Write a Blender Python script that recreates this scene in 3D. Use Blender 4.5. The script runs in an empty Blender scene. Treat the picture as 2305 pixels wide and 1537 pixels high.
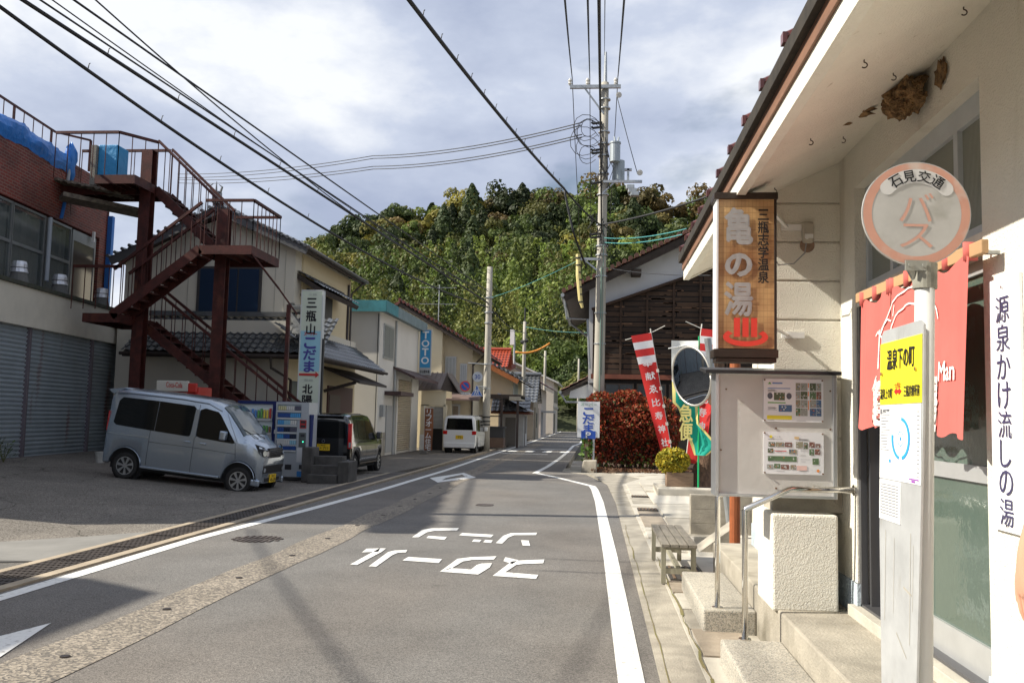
import bpy, math, random
import numpy as np
from mathutils import Vector, Matrix
R=math.radians
sc=bpy.context.scene; C=sc.collection
# ---------------- camera, sky, sun, exposure ----------------
F=2035.; CZ=1.55; YAW=.0939644; PITCH=math.atan(.085); ROLL=R(1.3)
_f=Vector((-math.sin(YAW)*math.cos(PITCH),math.cos(YAW)*math.cos(PITCH),math.sin(PITCH)))
_r=Vector((math.cos(YAW),math.sin(YAW),0)); _u=_r.cross(_f)
_c,_s=math.cos(ROLL),math.sin(ROLL)
r2=_c*_r+_s*_u; u2=-_s*_r+_c*_u
cam=bpy.data.objects.new('camera',bpy.data.cameras.new('camera')); C.objects.link(cam)
cam.data.sensor_width=36; cam.data.lens=F/2305*36; cam.data.clip_start=.05; cam.data.clip_end=4000
cam.matrix_world=Matrix(((r2.x,u2.x,-_f.x,0),(r2.y,u2.y,-_f.y,0),(r2.z,u2.z,-_f.z,CZ),(0,0,0,1)))
sc.camera=cam
def ray(x,y): return r2*((x-1152.5)/F)+u2*(-(y-768.5)/F)+_f
def gr(x,y,z=0.):
    d=ray(x,y); return Vector((0,0,CZ))+d*((z-CZ)/d.z)
def at(x,y,Y):
    d=ray(x,y); return Vector((0,0,CZ))+d*(Y/d.y)
def ax(x,y,X):
    d=ray(x,y); return Vector((0,0,CZ))+d*(X/d.x)
def pix(p):
    d=Vector(p)-Vector((0,0,CZ)); z=d.dot(_f); return 1152.5+F*d.dot(r2)/z, 768.5-F*d.dot(u2)/z
SUN_EL=R(38); sd=Vector((math.cos(SUN_EL),.16*math.cos(SUN_EL),-math.sin(SUN_EL))).normalized()  # direction light travels
sun=bpy.data.objects.new('sun',bpy.data.lights.new('sun','SUN')); C.objects.link(sun)
sun.data.energy=5.0; sun.data.angle=R(.55); sun.data.color=(1,.94,.82)
sun.rotation_euler=sd.to_track_quat('-Z','Y').to_euler()
w=bpy.data.worlds.new('World'); sc.world=w; w.use_nodes=True
nt=w.node_tree; nt.nodes.clear()
def N(nt,t,**k):
    n=nt.nodes.new(t)
    for a,b in k.items(): setattr(n,a,b)
    return n
out=N(nt,'ShaderNodeOutputWorld'); bg=N(nt,'ShaderNodeBackground'); sky=N(nt,'ShaderNodeTexSky')
sky.sky_type='NISHITA'; sky.sun_disc=False; sky.sun_elevation=SUN_EL; sky.sun_rotation=math.atan2(-sd.x,-sd.y); sky.air_density=1.2; sky.dust_density=1.5
tc=N(nt,'ShaderNodeTexCoord')
mp=N(nt,'ShaderNodeMapping'); mp.inputs['Scale'].default_value=(1,1,2.3); mp.inputs['Location'].default_value=(.35,.2,.1)
nz=N(nt,'ShaderNodeTexNoise'); nz.inputs['Scale'].default_value=2.1; nz.inputs['Detail'].default_value=9; nz.inputs['Roughness'].default_value=.52; nz.inputs['Distortion'].default_value=.25
nz2=N(nt,'ShaderNodeTexNoise'); nz2.inputs['Scale'].default_value=3.1; nz2.inputs['Detail'].default_value=7; nz2.inputs['Roughness'].default_value=.55
mp2=N(nt,'ShaderNodeMapping'); mp2.inputs['Scale'].default_value=(1,1,2.); mp2.inputs['Location'].default_value=(3.3,1.2,.62)
cr=N(nt,'ShaderNodeValToRGB'); cr.color_ramp.elements[0].position=.37; cr.color_ramp.elements[1].position=.47
cr2=N(nt,'ShaderNodeValToRGB'); e=cr2.color_ramp.elements; e[0].position=.35; e[0].color=(4.7,5.4,7.2,1); e[1].position=.63; e[1].color=(10.6,10.9,11.4,1)
m=e.new(.5); m.color=(6.7,7.4,9.0,1)
mx=N(nt,'ShaderNodeMix',data_type='RGBA')
L=nt.links.new
L(tc.outputs['Generated'],mp.inputs['Vector']); L(mp.outputs[0],nz.inputs['Vector']); L(tc.outputs['Generated'],mp2.inputs['Vector']); L(mp2.outputs[0],nz2.inputs['Vector'])
L(nz.outputs['Fac'],cr.inputs[0]); L(nz2.outputs['Fac'],cr2.inputs[0])
L(cr.outputs[0],mx.inputs['Factor']); L(sky.outputs[0],mx.inputs['A']); L(cr2.outputs[0],mx.inputs['B'])
L(mx.outputs['Result'],bg.inputs['Color']); bg.inputs['Strength'].default_value=.06; L(bg.outputs[0],out.inputs[0])
sc.view_settings.view_transform='Standard'; sc.view_settings.look='None'; sc.view_settings.gamma=1; sc.view_settings.exposure=.62
sc.cycles.max_bounces=6; sc.cycles.use_denoising=True; sc.cycles.transparent_max_bounces=12
try: sc.cycles.denoiser='OPENIMAGEDENOISE'
except Exception: pass
rnd=random.Random(7)
# ---------------- materials ----------------
_M={}
def mat(name,col,rough=.8,metal=0,var=0,vs=3.,col2=None,bump=0,bs=40.,spec=.5,alpha=1,emit=0,stain=None,stretch=(1,1,1),det=6,coat=0,obj=True):
    if name in _M: return _M[name]
    m=bpy.data.materials.new(name); m.use_nodes=True; t=m.node_tree; b=t.nodes['Principled BSDF']
    col=tuple(col)+(1,) if len(col)==3 else col
    b.inputs['Base Color'].default_value=col; b.inputs['Roughness'].default_value=rough; b.inputs['Metallic'].default_value=metal
    b.inputs['Specular IOR Level'].default_value=spec; b.inputs['Alpha'].default_value=alpha; b.inputs['Coat Weight'].default_value=coat
    if emit: b.inputs['Emission Color'].default_value=col; b.inputs['Emission Strength'].default_value=emit
    tc=N(t,'ShaderNodeTexCoord'); mp=N(t,'ShaderNodeMapping'); mp.inputs['Scale'].default_value=stretch
    t.links.new(tc.outputs['Object'],mp.inputs[0])
    if col2 is not None or var:
        if col2 is None: col2=tuple(c*(1-var) for c in col[:3])
        nz=N(t,'ShaderNodeTexNoise'); nz.inputs['Scale'].default_value=vs; nz.inputs['Detail'].default_value=det; nz.inputs['Roughness'].default_value=.62
        cr=N(t,'ShaderNodeValToRGB'); cr.color_ramp.elements[0].position=.35; cr.color_ramp.elements[1].position=.66
        cr.color_ramp.elements[0].color=tuple(col2[:3])+(1,); cr.color_ramp.elements[1].color=col
        t.links.new(mp.outputs[0],nz.inputs['Vector']); t.links.new(nz.outputs['Fac'],cr.inputs[0])
        last=cr.outputs[0]
        if stain:   # (colour, scale, threshold, stretch)
            sc_,ss,th,stv=stain
            m3=N(t,'ShaderNodeMapping'); m3.inputs['Scale'].default_value=stv; n3=N(t,'ShaderNodeTexNoise'); n3.inputs['Scale'].default_value=ss; n3.inputs['Detail'].default_value=5
            c3=N(t,'ShaderNodeValToRGB'); c3.color_ramp.elements[0].position=th; c3.color_ramp.elements[1].position=min(1,th+.16)
            x3=N(t,'ShaderNodeMix',data_type='RGBA'); x3.inputs['B'].default_value=tuple(sc_)+(1,)
            t.links.new(tc.outputs['Object'],m3.inputs[0]); t.links.new(m3.outputs[0],n3.inputs['Vector']); t.links.new(n3.outputs['Fac'],c3.inputs[0])
            t.links.new(c3.outputs[0],x3.inputs['Factor']); t.links.new(last,x3.inputs['A']); last=x3.outputs['Result']
        t.links.new(last,b.inputs['Base Color'])
    if bump:
        nb=N(t,'ShaderNodeTexNoise'); nb.inputs['Scale'].default_value=bs; nb.inputs['Detail'].default_value=4
        bp=N(t,'ShaderNodeBump'); bp.inputs['Strength'].default_value=min(1,bump); bp.inputs['Distance'].default_value=.012*max(1,bump)
        t.links.new(mp.outputs[0],nb.inputs['Vector']); t.links.new(nb.outputs['Fac'],bp.inputs['Height']); t.links.new(bp.outputs[0],b.inputs['Normal'])
    _M[name]=m; return m
def speckle(name,c1,c2,c3,scale=90.,rough=.9,big=.8,brown=False,crack=None):
    """asphalt / exposed aggregate: voronoi stones over broad noise"""
    m=mat(name,c1,rough); t=m.node_tree; b=t.nodes['Principled BSDF']
    tc=[n for n in t.nodes if n.type=='TEX_COORD'][0]
    v=N(t,'ShaderNodeTexVoronoi'); v.inputs['Scale'].default_value=scale
    cr=N(t,'ShaderNodeValToRGB'); cr.color_ramp.interpolation='LINEAR'
    e=cr.color_ramp.elements; e[0].position=.1; e[0].color=tuple(c2)+(1,); e[1].position=.95; e[1].color=tuple(c3)+(1,)
    q=e.new(.5); q.color=tuple(c1)+(1,)
    sp=N(t,'ShaderNodeSeparateColor'); t.links.new(v.outputs['Color'],sp.inputs[0]); t.links.new(sp.outputs[0],cr.inputs[0]); t.links.new(tc.outputs['Object'],v.inputs['Vector'])
    nz=N(t,'ShaderNodeTexNoise'); nz.inputs['Scale'].default_value=big; nz.inputs['Detail'].default_value=8; nz.inputs['Roughness'].default_value=.65; t.links.new(tc.outputs['Object'],nz.inputs['Vector'])
    mr=N(t,'ShaderNodeMapRange'); mr.inputs[1].default_value=.3; mr.inputs[2].default_value=.7; mr.inputs[3].default_value=.78; mr.inputs[4].default_value=1.18; t.links.new(nz.outputs['Fac'],mr.inputs[0])
    mu=N(t,'ShaderNodeMix',data_type='RGBA',blend_type='MULTIPLY'); mu.inputs['Factor'].default_value=1
    t.links.new(cr.outputs[0],mu.inputs['A']); t.links.new(mr.outputs[0],mu.inputs['B']); last=mu.outputs['Result']
    if brown:
        n5=N(t,'ShaderNodeTexNoise'); n5.inputs['Scale'].default_value=.33; n5.inputs['Detail'].default_value=6; m5=N(t,'ShaderNodeMapping'); m5.inputs['Scale'].default_value=(1,.45,1); t.links.new(tc.outputs['Object'],m5.inputs[0]); t.links.new(m5.outputs[0],n5.inputs['Vector'])
        r5=N(t,'ShaderNodeMapRange'); r5.inputs[1].default_value=.42; r5.inputs[2].default_value=.66; r5.inputs[3].default_value=0; r5.inputs[4].default_value=.8; t.links.new(n5.outputs['Fac'],r5.inputs[0])
        x5=N(t,'ShaderNodeMix',data_type='RGBA',blend_type='MULTIPLY'); x5.inputs['B'].default_value=(1.03,.93,.84,1); t.links.new(r5.outputs[0],x5.inputs['Factor']); t.links.new(last,x5.inputs['A']); last=x5.outputs['Result']
        v6=N(t,'ShaderNodeTexVoronoi'); v6.inputs['Scale'].default_value=1.1; r6=N(t,'ShaderNodeMapRange'); r6.inputs[1].default_value=.0; r6.inputs[2].default_value=.09; r6.inputs[3].default_value=.72; r6.inputs[4].default_value=1
        t.links.new(tc.outputs['Object'],v6.inputs['Vector']); t.links.new(v6.outputs['Distance'],r6.inputs[0]); x6=N(t,'ShaderNodeMix',data_type='RGBA',blend_type='MULTIPLY'); x6.inputs['Factor'].default_value=.7; t.links.new(last,x6.inputs['A']); t.links.new(r6.outputs[0],x6.inputs['B']); last=x6.outputs['Result']
    if crack:
        v2=N(t,'ShaderNodeTexVoronoi',feature='DISTANCE_TO_EDGE'); v2.inputs['Scale'].default_value=crack
        nn=N(t,'ShaderNodeTexNoise'); nn.inputs['Scale'].default_value=1.7; nn.inputs['Detail'].default_value=6
        av=N(t,'ShaderNodeMix',data_type='VECTOR'); av.inputs['Factor'].default_value=.35
        t.links.new(tc.outputs['Object'],nn.inputs['Vector']); t.links.new(tc.outputs['Object'],av.inputs['A']); t.links.new(nn.outputs['Color'],av.inputs['B']); t.links.new(av.outputs['Result'],v2.inputs['Vector'])
        c2_=N(t,'ShaderNodeValToRGB'); c2_.color_ramp.elements[0].position=.0; c2_.color_ramp.elements[0].color=(.35,.35,.3,1); c2_.color_ramp.elements[1].position=.006; c2_.color_ramp.elements[1].color=(1,1,1,1)
        t.links.new(v2.outputs['Distance'],c2_.inputs[0])
        m4=N(t,'ShaderNodeMix',data_type='RGBA',blend_type='MULTIPLY'); m4.inputs['Factor'].default_value=1; t.links.new(last,m4.inputs['A']); t.links.new(c2_.outputs[0],m4.inputs['B']); last=m4.outputs['Result']
    t.links.new(last,b.inputs['Base Color'])
    bp=N(t,'ShaderNodeBump'); bp.inputs['Strength'].default_value=.5; bp.inputs['Distance'].default_value=.004; t.links.new(v.outputs['Distance'],bp.inputs['Height']); t.links.new(bp.outputs[0],b.inputs['Normal'])
    return m
def brickmat(name,c1,c2,mortar,scale,wd=.5,ht=.25,ms=.02,rough=.7,axis='YZ',offset=.5):
    m=mat(name,c1,rough); t=m.node_tree; b=t.nodes['Principled BSDF']; tc=[n for n in t.nodes if n.type=='TEX_COORD'][0]
    sx=N(t,'ShaderNodeSeparateXYZ'); cx=N(t,'ShaderNodeCombineXYZ'); t.links.new(tc.outputs['Object'],sx.inputs[0])
    t.links.new(sx.outputs['XYZ'.index(axis[0])],cx.inputs[0]); t.links.new(sx.outputs['XYZ'.index(axis[1])],cx.inputs[1])
    k=N(t,'ShaderNodeTexBrick'); k.offset=offset; k.inputs['Color1'].default_value=tuple(c1)+(1,); k.inputs['Color2'].default_value=tuple(c2)+(1,); k.inputs['Mortar'].default_value=tuple(mortar)+(1,)
    k.inputs['Scale'].default_value=scale; k.inputs['Brick Width'].default_value=wd; k.inputs['Row Height'].default_value=ht; k.inputs['Mortar Size'].default_value=ms
    t.links.new(cx.outputs[0],k.inputs['Vector'])
    nz=N(t,'ShaderNodeTexNoise'); nz.inputs['Scale'].default_value=.9; nz.inputs['Detail'].default_value=7; t.links.new(tc.outputs['Object'],nz.inputs['Vector'])
    mr=N(t,'ShaderNodeMapRange'); mr.inputs[1].default_value=.3; mr.inputs[2].default_value=.7; mr.inputs[3].default_value=.55; mr.inputs[4].default_value=1.25; t.links.new(nz.outputs['Fac'],mr.inputs[0])
    mu=N(t,'ShaderNodeMix',data_type='RGBA',blend_type='MULTIPLY'); mu.inputs['Factor'].default_value=1
    t.links.new(k.outputs[0],mu.inputs['A']); t.links.new(mr.outputs[0],mu.inputs['B']); t.links.new(mu.outputs['Result'],b.inputs['Base Color'])
    bp=N(t,'ShaderNodeBump'); bp.inputs['Strength'].default_value=.6; bp.inputs['Distance'].default_value=.006; bp.invert=True; t.links.new(k.outputs['Fac'],bp.inputs['Height']); t.links.new(bp.outputs[0],b.inputs['Normal'])
    return m
def tintmat(name,rough=.8,trans=0,spec=.3):
    """base colour from the 'tint' attribute (own colour of each leaf clump)"""
    m=mat(name,(.1,.1,.1),rough,spec=spec); t=m.node_tree; b=t.nodes['Principled BSDF']
    a=N(t,'ShaderNodeAttribute',attribute_name='tint'); t.links.new(a.outputs['Color'],b.inputs['Base Color'])
    if trans:
        tr=N(t,'ShaderNodeBsdfTranslucent'); t.links.new(a.outputs['Color'],tr.inputs[0]); ms=N(t,'ShaderNodeMixShader'); ms.inputs[0].default_value=trans
        o=[n for n in t.nodes if n.type=='OUTPUT_MATERIAL'][0]; t.links.new(b.outputs[0],ms.inputs[1]); t.links.new(tr.outputs[0],ms.inputs[2]); t.links.new(ms.outputs[0],o.inputs[0])
    return m
# ---------------- object helpers ----------------
def tag(o,label=None,cat=None,group=None,kind=None):
    if label: o['label']=label
    if cat: o['category']=cat
    if group: o['group']=group
    if kind: o['kind']=kind
    return o
def empty(name,loc=(0,0,0),rz=0,label=None,cat=None,group=None):
    o=bpy.data.objects.new(name,None); C.objects.link(o); o.location=loc; o.rotation_euler=(0,0,rz); o.empty_display_size=.2
    return tag(o,label,cat,group)
_glyph={}
def glyph(s,bold):
    k=(s,bold)
    if k not in _glyph:
        c=bpy.data.curves.new('t','FONT'); c.body=s; c.size=1; c.offset=bold; c.resolution_u=3; c.fill_mode='BOTH'
        o=bpy.data.objects.new('t',c); C.objects.link(o)
        me=bpy.data.meshes.new_from_object(o.evaluated_get(bpy.context.evaluated_depsgraph_get()))
        v=[tuple(x.co) for x in me.vertices]; f=[tuple(p.vertices) for p in me.polygons]
        bpy.data.objects.remove(o); bpy.data.curves.remove(c); bpy.data.meshes.remove(me)
        xs=[a[0] for a in v] or [0,1]; ys=[a[1] for a in v] or [0,1]
        _glyph[k]=(v,f,min(xs),max(xs),min(ys),max(ys))
    return _glyph[k]
class MB:
    def __init__(s,frame=None): s.v=[]; s.f=[]; s.m=[]; s.cm=0; s.T=frame
    def add(s,vs,fs,mi=None):
        o=len(s.v); s.v+= [tuple(x) for x in vs]; s.f+=[tuple(o+i for i in f) for f in fs]; s.m+=[s.cm if mi is None else mi]*len(fs); return s
    def box(s,x0,x1,y0,y1,z0,z1,mi=None):
        return s.add([(x0,y0,z0),(x1,y0,z0),(x1,y1,z0),(x0,y1,z0),(x0,y0,z1),(x1,y0,z1),(x1,y1,z1),(x0,y1,z1)],[(0,3,2,1),(4,5,6,7),(0,1,5,4),(1,2,6,5),(2,3,7,6),(3,0,4,7)],mi)
    def beam(s,a,b,w,h,up=(0,0,1),mi=None):
        a=Vector(a); b=Vector(b); d=(b-a).normalized(); u=Vector(up)
        if abs(d.dot(u))>.98: u=Vector((0,1,0))
        r=d.cross(u).normalized(); u=r.cross(d); c=[]
        for p in (a,b):
            for i,j in ((-1,-1),(1,-1),(1,1),(-1,1)): c.append(p+r*(i*w/2)+u*(j*h/2))
        return s.add(c,[(3,2,1,0),(4,5,6,7),(0,1,5,4),(1,2,6,5),(2,3,7,6),(3,0,4,7)],mi)
    def quad(s,a,b,c,d,mi=None): return s.add([a,b,c,d],[(0,1,2,3)],mi)
    def poly(s,pts,mi=None): return s.add(pts,[tuple(range(len(pts)))],mi)
    def prism(s,pts,vec,mi=None):
        n=len(pts); v=Vector(vec); q=[Vector(p)+v for p in pts]
        return s.add(list(pts)+q,[tuple(range(n-1,-1,-1)),tuple(range(n,2*n))]+[(i,(i+1)%n,n+(i+1)%n,n+i) for i in range(n)],mi)
    def tube(s,pts,r,n=8,mi=None,cap=True):
        pts=[Vector(p) for p in pts]; k=len(pts); rs=r if isinstance(r,(list,tuple)) else [r]*k
        vs=[]; pr=None
        for i,p in enumerate(pts):
            d=(pts[min(i+1,k-1)]-pts[max(i-1,0)]).normalized()
            if pr is None: pr=d.orthogonal().normalized()
            pr=(pr-d*pr.dot(d)); pr=pr.normalized() if pr.length>1e-6 else d.orthogonal().normalized()
            q=d.cross(pr)
            for j in range(n):
                a=2*math.pi*j/n; vs.append(p+(pr*math.cos(a)+q*math.sin(a))*rs[i])
        fs=[(i*n+j,i*n+(j+1)%n,(i+1)*n+(j+1)%n,(i+1)*n+j) for i in range(k-1) for j in range(n)]
        if cap: fs+=[tuple(range(n-1,-1,-1)),tuple((k-1)*n+j for j in range(n))]
        return s.add(vs,fs,mi)
    def cyl(s,c,r,h,n=20,axis='Z',r2=None,mi=None):
        c=Vector(c); d={'X':Vector((1,0,0)),'Y':Vector((0,1,0)),'Z':Vector((0,0,1))}[axis] if isinstance(axis,str) else Vector(axis)
        return s.tube([c,c+d*h],[r,r if r2 is None else r2],n,mi)
    def disc(s,c,r,nrm,n=32,mi=None,r_in=0,a0=0,a1=360,ry=None):
        c=Vector(c); nrm=Vector(nrm).normalized(); u=Vector((0,0,1)); rr=u.cross(nrm).normalized(); u=nrm.cross(rr); ry=ry or r; full=abs(a1-a0)>=360
        k=n if full else n+1; pt=lambda q,i:c+rr*(q*math.cos(R(a0+(a1-a0)*i/n)))+u*(q*ry/r*math.sin(R(a0+(a1-a0)*i/n)))
        if r_in==0 and full: return s.poly([pt(r,i) for i in range(n)],mi)
        vs=[pt(r_in,i) for i in range(k)]+[pt(r,i) for i in range(k)]
        return s.add(vs,[(i,(i+1)%k,k+(i+1)%k,k+i) for i in range(n)],mi)
    def text(s,t,o,r,u,w,h,bold=0.,mi=None,lift=None):
        v,f,x0,x1,y0,y1=glyph(t,0); o=Vector(o); r=Vector(r).normalized(); u=Vector(u).normalized()
        W_=max(x1-x0,1e-6); H_=max(y1-y0,1e-6)
        if w is None: w=h*W_/H_
        if h is None: h=w*H_/W_
        nn=r.cross(u); b=bold*.55*h/max(H_,.5)
        for k,(dx,dy) in enumerate([(0,0)]+([(-b,0),(b,0),(0,-b),(0,b)] if bold>0 else [])):
            s.add([o+nn*(.0003*k)+r*((a[0]-x0)/W_*w-w/2+dx)+u*((a[1]-y0)/H_*h-h/2+dy) for a in v],f,mi)
        return s
    def vtext(s,t,o,r,u,w,step,bold=0.,mi=None,hs=.95):
        """characters stacked downward, o = centre of the first"""
        o=Vector(o); u=Vector(u).normalized()
        for i,ch in enumerate(t):
            if ch==' ': continue
            v,f,x0,x1,y0,y1=glyph(ch,0); k=max(x1-x0,y1-y0,.6)
            s.text(ch,o-u*(step*i),r,u,w*(x1-x0)/k,step*hs*(y1-y0)/k,bold,mi)
        return s
    def build(s,name,mats,parent=None,smooth=False,bevel=0,sub=0,solid=0,seg=2):
        me=bpy.data.meshes.new(name); me.from_pydata(s.v,[],s.f)
        if not isinstance(mats,(list,tuple)): mats=[mats]
        for m in mats: me.materials.append(m)
        if len(mats)>1: me.polygons.foreach_set('material_index',s.m)
        if smooth: me.polygons.foreach_set('use_smooth',[True]*len(me.polygons))
        me.update(); o=bpy.data.objects.new(name,me); C.objects.link(o)
        if parent: o.parent=parent
        if solid: q=o.modifiers.new('s','SOLIDIFY'); q.thickness=solid; q.offset=0
        if bevel: q=o.modifiers.new('b','BEVEL'); q.width=bevel; q.segments=seg; q.limit_method='ANGLE'; q.angle_limit=R(40)
        if sub: q=o.modifiers.new('u','SUBSURF'); q.levels=sub; q.render_levels=sub
        return o
def struct(o,label=None): o['kind']='structure'; 
def copy_tree(o,parent=None):
    c=o.copy(); C.objects.link(c); c.parent=parent
    for ch in list(o.children): copy_tree(ch,c)
    return c
def dup(o,loc,rz=None,label=None):
    c=copy_tree(o); c.location=loc
    if rz is not None: c.rotation_euler=(0,0,rz)
    if label: c['label']=label
    return c
X_=Vector((1,0,0)); Y_=Vector((0,1,0)); Z_=Vector((0,0,1))
def tiles(mb,o,ue,vs,nu,nv,amp=.035,step=.03,mi=None,ns=6):
    """pantile roof field: o eave corner, ue vector along eave, vs vector up the slope"""
    o=Vector(o); ue=Vector(ue); vs=Vector(vs); n=ue.cross(vs).normalized()
    if n.z<0: n=-n
    base=len(mb.v); cols=nu*ns+1; V=[]
    prof=[(-1+2*abs(((j/ns)+.3)%1*2-1)**1.5)*.5 for j in range(ns)]
    for k in range(nv):
        for e in (0,1):
            for i in range(cols):
                V.append(o+ue*(i/(cols-1))+vs*((k+e)/nv)+n*(amp*prof[i%ns]+(step if e==0 else 0)))
    Fs=[]
    for k in range(2*nv-1):
        for i in range(cols-1): Fs.append((k*cols+i,k*cols+i+1,(k+1)*cols+i+1,(k+1)*cols+i))
    mb.add(V,Fs,mi)
def slab(mb,a,b,c,d,t,mi=None):
    """thin sloped plate a,b,c,d with thickness t downward"""
    n=(Vector(b)-Vector(a)).cross(Vector(d)-Vector(a)).normalized()
    if n.z<0: n=-n
    mb.prism([a,b,c,d],-n*t,mi)
# ---------------- shared materials ----------------
stucco=mat('cream_stucco',(.82,.785,.69),.85,var=.11,vs=1.2,bump=.9,bs=110,stain=((.56,.51,.41),1.6,.57,(1,1.6,.22)))
white_paint=mat('white_paint',(.82,.82,.80),.6,var=.08,vs=4)
conc=mat('concrete',(.42,.38,.31),.9,var=.38,vs=2.5,bump=.6,bs=60,stain=((.17,.15,.11),2.2,.57,(1,1,1)))
conc_lt=mat('pale_concrete',(.56,.52,.44),.9,var=.25,vs=1.7,bump=.4,bs=70,stain=((.27,.23,.17),1.3,.54,(1,1,1)))
conc_dk=mat('dark_concrete',(.20,.185,.165),.9,var=.45,vs=3,bump=.5,bs=50)
steel=mat('stainless_steel',(.72,.70,.66),.14,1)
alu=mat('aluminium',(.55,.56,.57),.38,.85,var=.12,vs=6)
galv=mat('galvanised_steel',(.46,.48,.49),.45,.7,var=.25,vs=8)
blackp=mat('black_plastic',(.015,.015,.016),.5)
asph=speckle('road_asphalt',(.145,.137,.127),(.09,.086,.08),(.225,.213,.198),150,.88,.7,brown=True)
asph2=speckle('old_asphalt',(.155,.135,.112),(.07,.06,.05),(.26,.235,.2),75,.92,.9,crack=.55)
aggr=speckle('exposed_aggregate',(.205,.175,.138),(.095,.085,.075),(.36,.31,.245),60,.9,.9)
granite=speckle('rough_granite',(.42,.38,.31),(.22,.22,.20),(.52,.48,.41),150,.9,1.5)
paint=mat('road_paint',(.80,.79,.75),.75,var=.10,vs=25,stain=((.33,.31,.28),17,.57,(1,1,1)))
soil=mat('soil_ground',(.16,.13,.09),.95,col2=(.08,.09,.035),vs=.6)
moss=mat('moss',(.17,.165,.045),.95,col2=(.20,.15,.08),vs=5)
black_ink=mat('black_lettering',(.012,.012,.014),.6)
# ---------------- the ground ----------------
g=MB().quad((-500,-60,-.3),(500,-60,-.3),(500,700,-.3),(-500,700,-.3)).build('ground',soil); struct(g)
def sheet(name,m,pts,z=None,th=.35):
    o=MB().prism([(p[0],p[1],(p[2] if len(p)>2 else z)) for p in pts][::-1],(0,0,-th)).build(name,m); struct(o); return o
road=sheet('road',asph,[(-5.02,-12),(.46,-12),(.44,5),(.42,17.5),(.30,22.3),(-.3,26.5),(-.95,28.5),(-.95,135),(-5.0,135),(-4.75,60),(-4.75,30),(-4.9,20)],0)
far_road=MB().prism([(-5,134.9,.0),(-.6,134.9,.0),(3.5,190,3.2),(-3,190,3.2)],(0,0,-.3)).build('road',asph); struct(far_road)
# left: snow-melt drain, old asphalt lot rising to the buildings
def lotz(X):
    ks=[(-40,.9),(-13.5,.36),(-10,.16),(-7.2,-.05),(-5.6,-.02),(-4.9,-.0)]
    for (a,za),(b,zb) in zip(ks,ks[1:]):
        if X<=b: return za+(zb-za)*(X-a)/(b-a)
    return 0
lot=MB(); xs=[-40,-20,-13.5,-11.5,-10,-8.6,-7.2,-6.3,-5.66]
for a,b in zip(xs,xs[1:]): lot.quad((a,-12,lotz(a)),(b,-12,lotz(b)),(b,24.5,lotz(b)),(a,24.5,lotz(a)))
lot.quad((-5.66,-12,-.02),(-5.66,-12,-.3),(-5.66,24.5,-.3),(-5.66,24.5,-.02)); lot=lot.build('parking_lot',asph2); struct(lot)
ap=sheet('parking_lot',asph2,[(-30,24.45),(-5.62,24.45),(-5.2,31),(-5.1,44),(-5.05,60),(-5.05,130),(-30,130)],-.012)
patch=mat('patched_concrete',(.24,.23,.21),.9,var=.2,vs=2,bump=.3,bs=60)
o=MB().prism([(-8.6,8.2,lotz(-8.6)+.006),(-8.6,9.3,lotz(-8.6)+.006),(-7.2,10.1,lotz(-7.2)+.008),(-6.2,10.9,lotz(-6.2)+.008),(-5.68,11.4,-.008),(-5.68,8.9,-.008),(-7.2,8.5,lotz(-7.2)+.008)],(0,0,-.03)).build('concrete_patch',patch); struct(o)
o=MB().prism([(-11,7.9,lotz(-11)+.006),(-7.2,8.38,lotz(-7.2)+.008),(-5.68,8.78,-.008),(-5.68,7.9,-.008),(-7.2,7.6,lotz(-7.2)+.008)][::-1],(0,0,-.03)).build('asphalt_patch',speckle('patch_asphalt',(.12,.11,.1),(.08,.07,.06),(.18,.17,.15),120)); struct(o)
kb=MB(); kb.box(-5.66,-5.56,-12,24.5,-.3,.0); kb.box(-5.56,-5.06,-12,24.5,-.3,-.05); kb.box(-5.14,-5.02,-12,60,-.3,.002); o=kb.build('drain_kerb',mat('kerb_concrete',(.44,.36,.26),.9,var=.3,vs=3,bump=.3)); struct(o)
gm=MB()
yy=4.0
while yy<24.4:
    gm.box(-5.55,-5.15,yy+.01,yy+.985,-.045,-.0115)
    if yy<15:
        for i in range(1,8): gm.box(-5.55,-5.15,yy+i*.125-.03,yy+i*.125+.03,-.02,-.003)
        for j in range(8): gm.box(-5.55+j*.0545,-5.525+j*.0545,yy+.02,yy+.975,-.02,-.004)
    else: gm.box(-5.55,-5.15,yy+.02,yy+.97,-.02,-.003)
    yy+=1.0
o=gm.build('drain_grating',mat('dark_iron_grating',(.075,.06,.05),.6,.3,var=.4,vs=6)); struct(o)
# snow-melting aggregate strip
st=MB(); L_=[];R_=[]
for i in range(60):
    y=-3+i*.62; L_.append((-3.54+.02*math.sin(i*1.3)+.02*rnd.uniform(-1,1)-.01*max(0,y-14),y)); R_.append((-3.06+.02*math.sin(i*.9+1)+.02*rnd.uniform(-1,1)-.01*max(0,y-14),y))
for i in range(59): st.quad((*L_[i],.004),(*R_[i],.004),(*R_[i+1],.004),(*L_[i+1],.004))
st.quad((-3.75,33.6,.004),(-3.1,33.6,.004),(-3.2,58,.004),(-3.8,58,.004)); o=st.build('aggregate_strip',aggr); struct(o)
noz_r=MB()
for i in range(24):
    y=4.1+i*1.42; x=-3.3-.01*max(0,y-14)+.02*math.sin(i*2.); n=MB()
    n.disc((0,0,.0068),.08,(0,0,1),16,0); n.cyl((0,0,.004),.032,.008,14,mi=1)
    o=n.build('sprinkler_nozzle',[mat('nozzle_mortar',(.36,.29,.2),.9,var=.3),mat('dark_brass',(.10,.085,.08),.4,.8)]); o.location=(x,y,0); struct(o)
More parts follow.
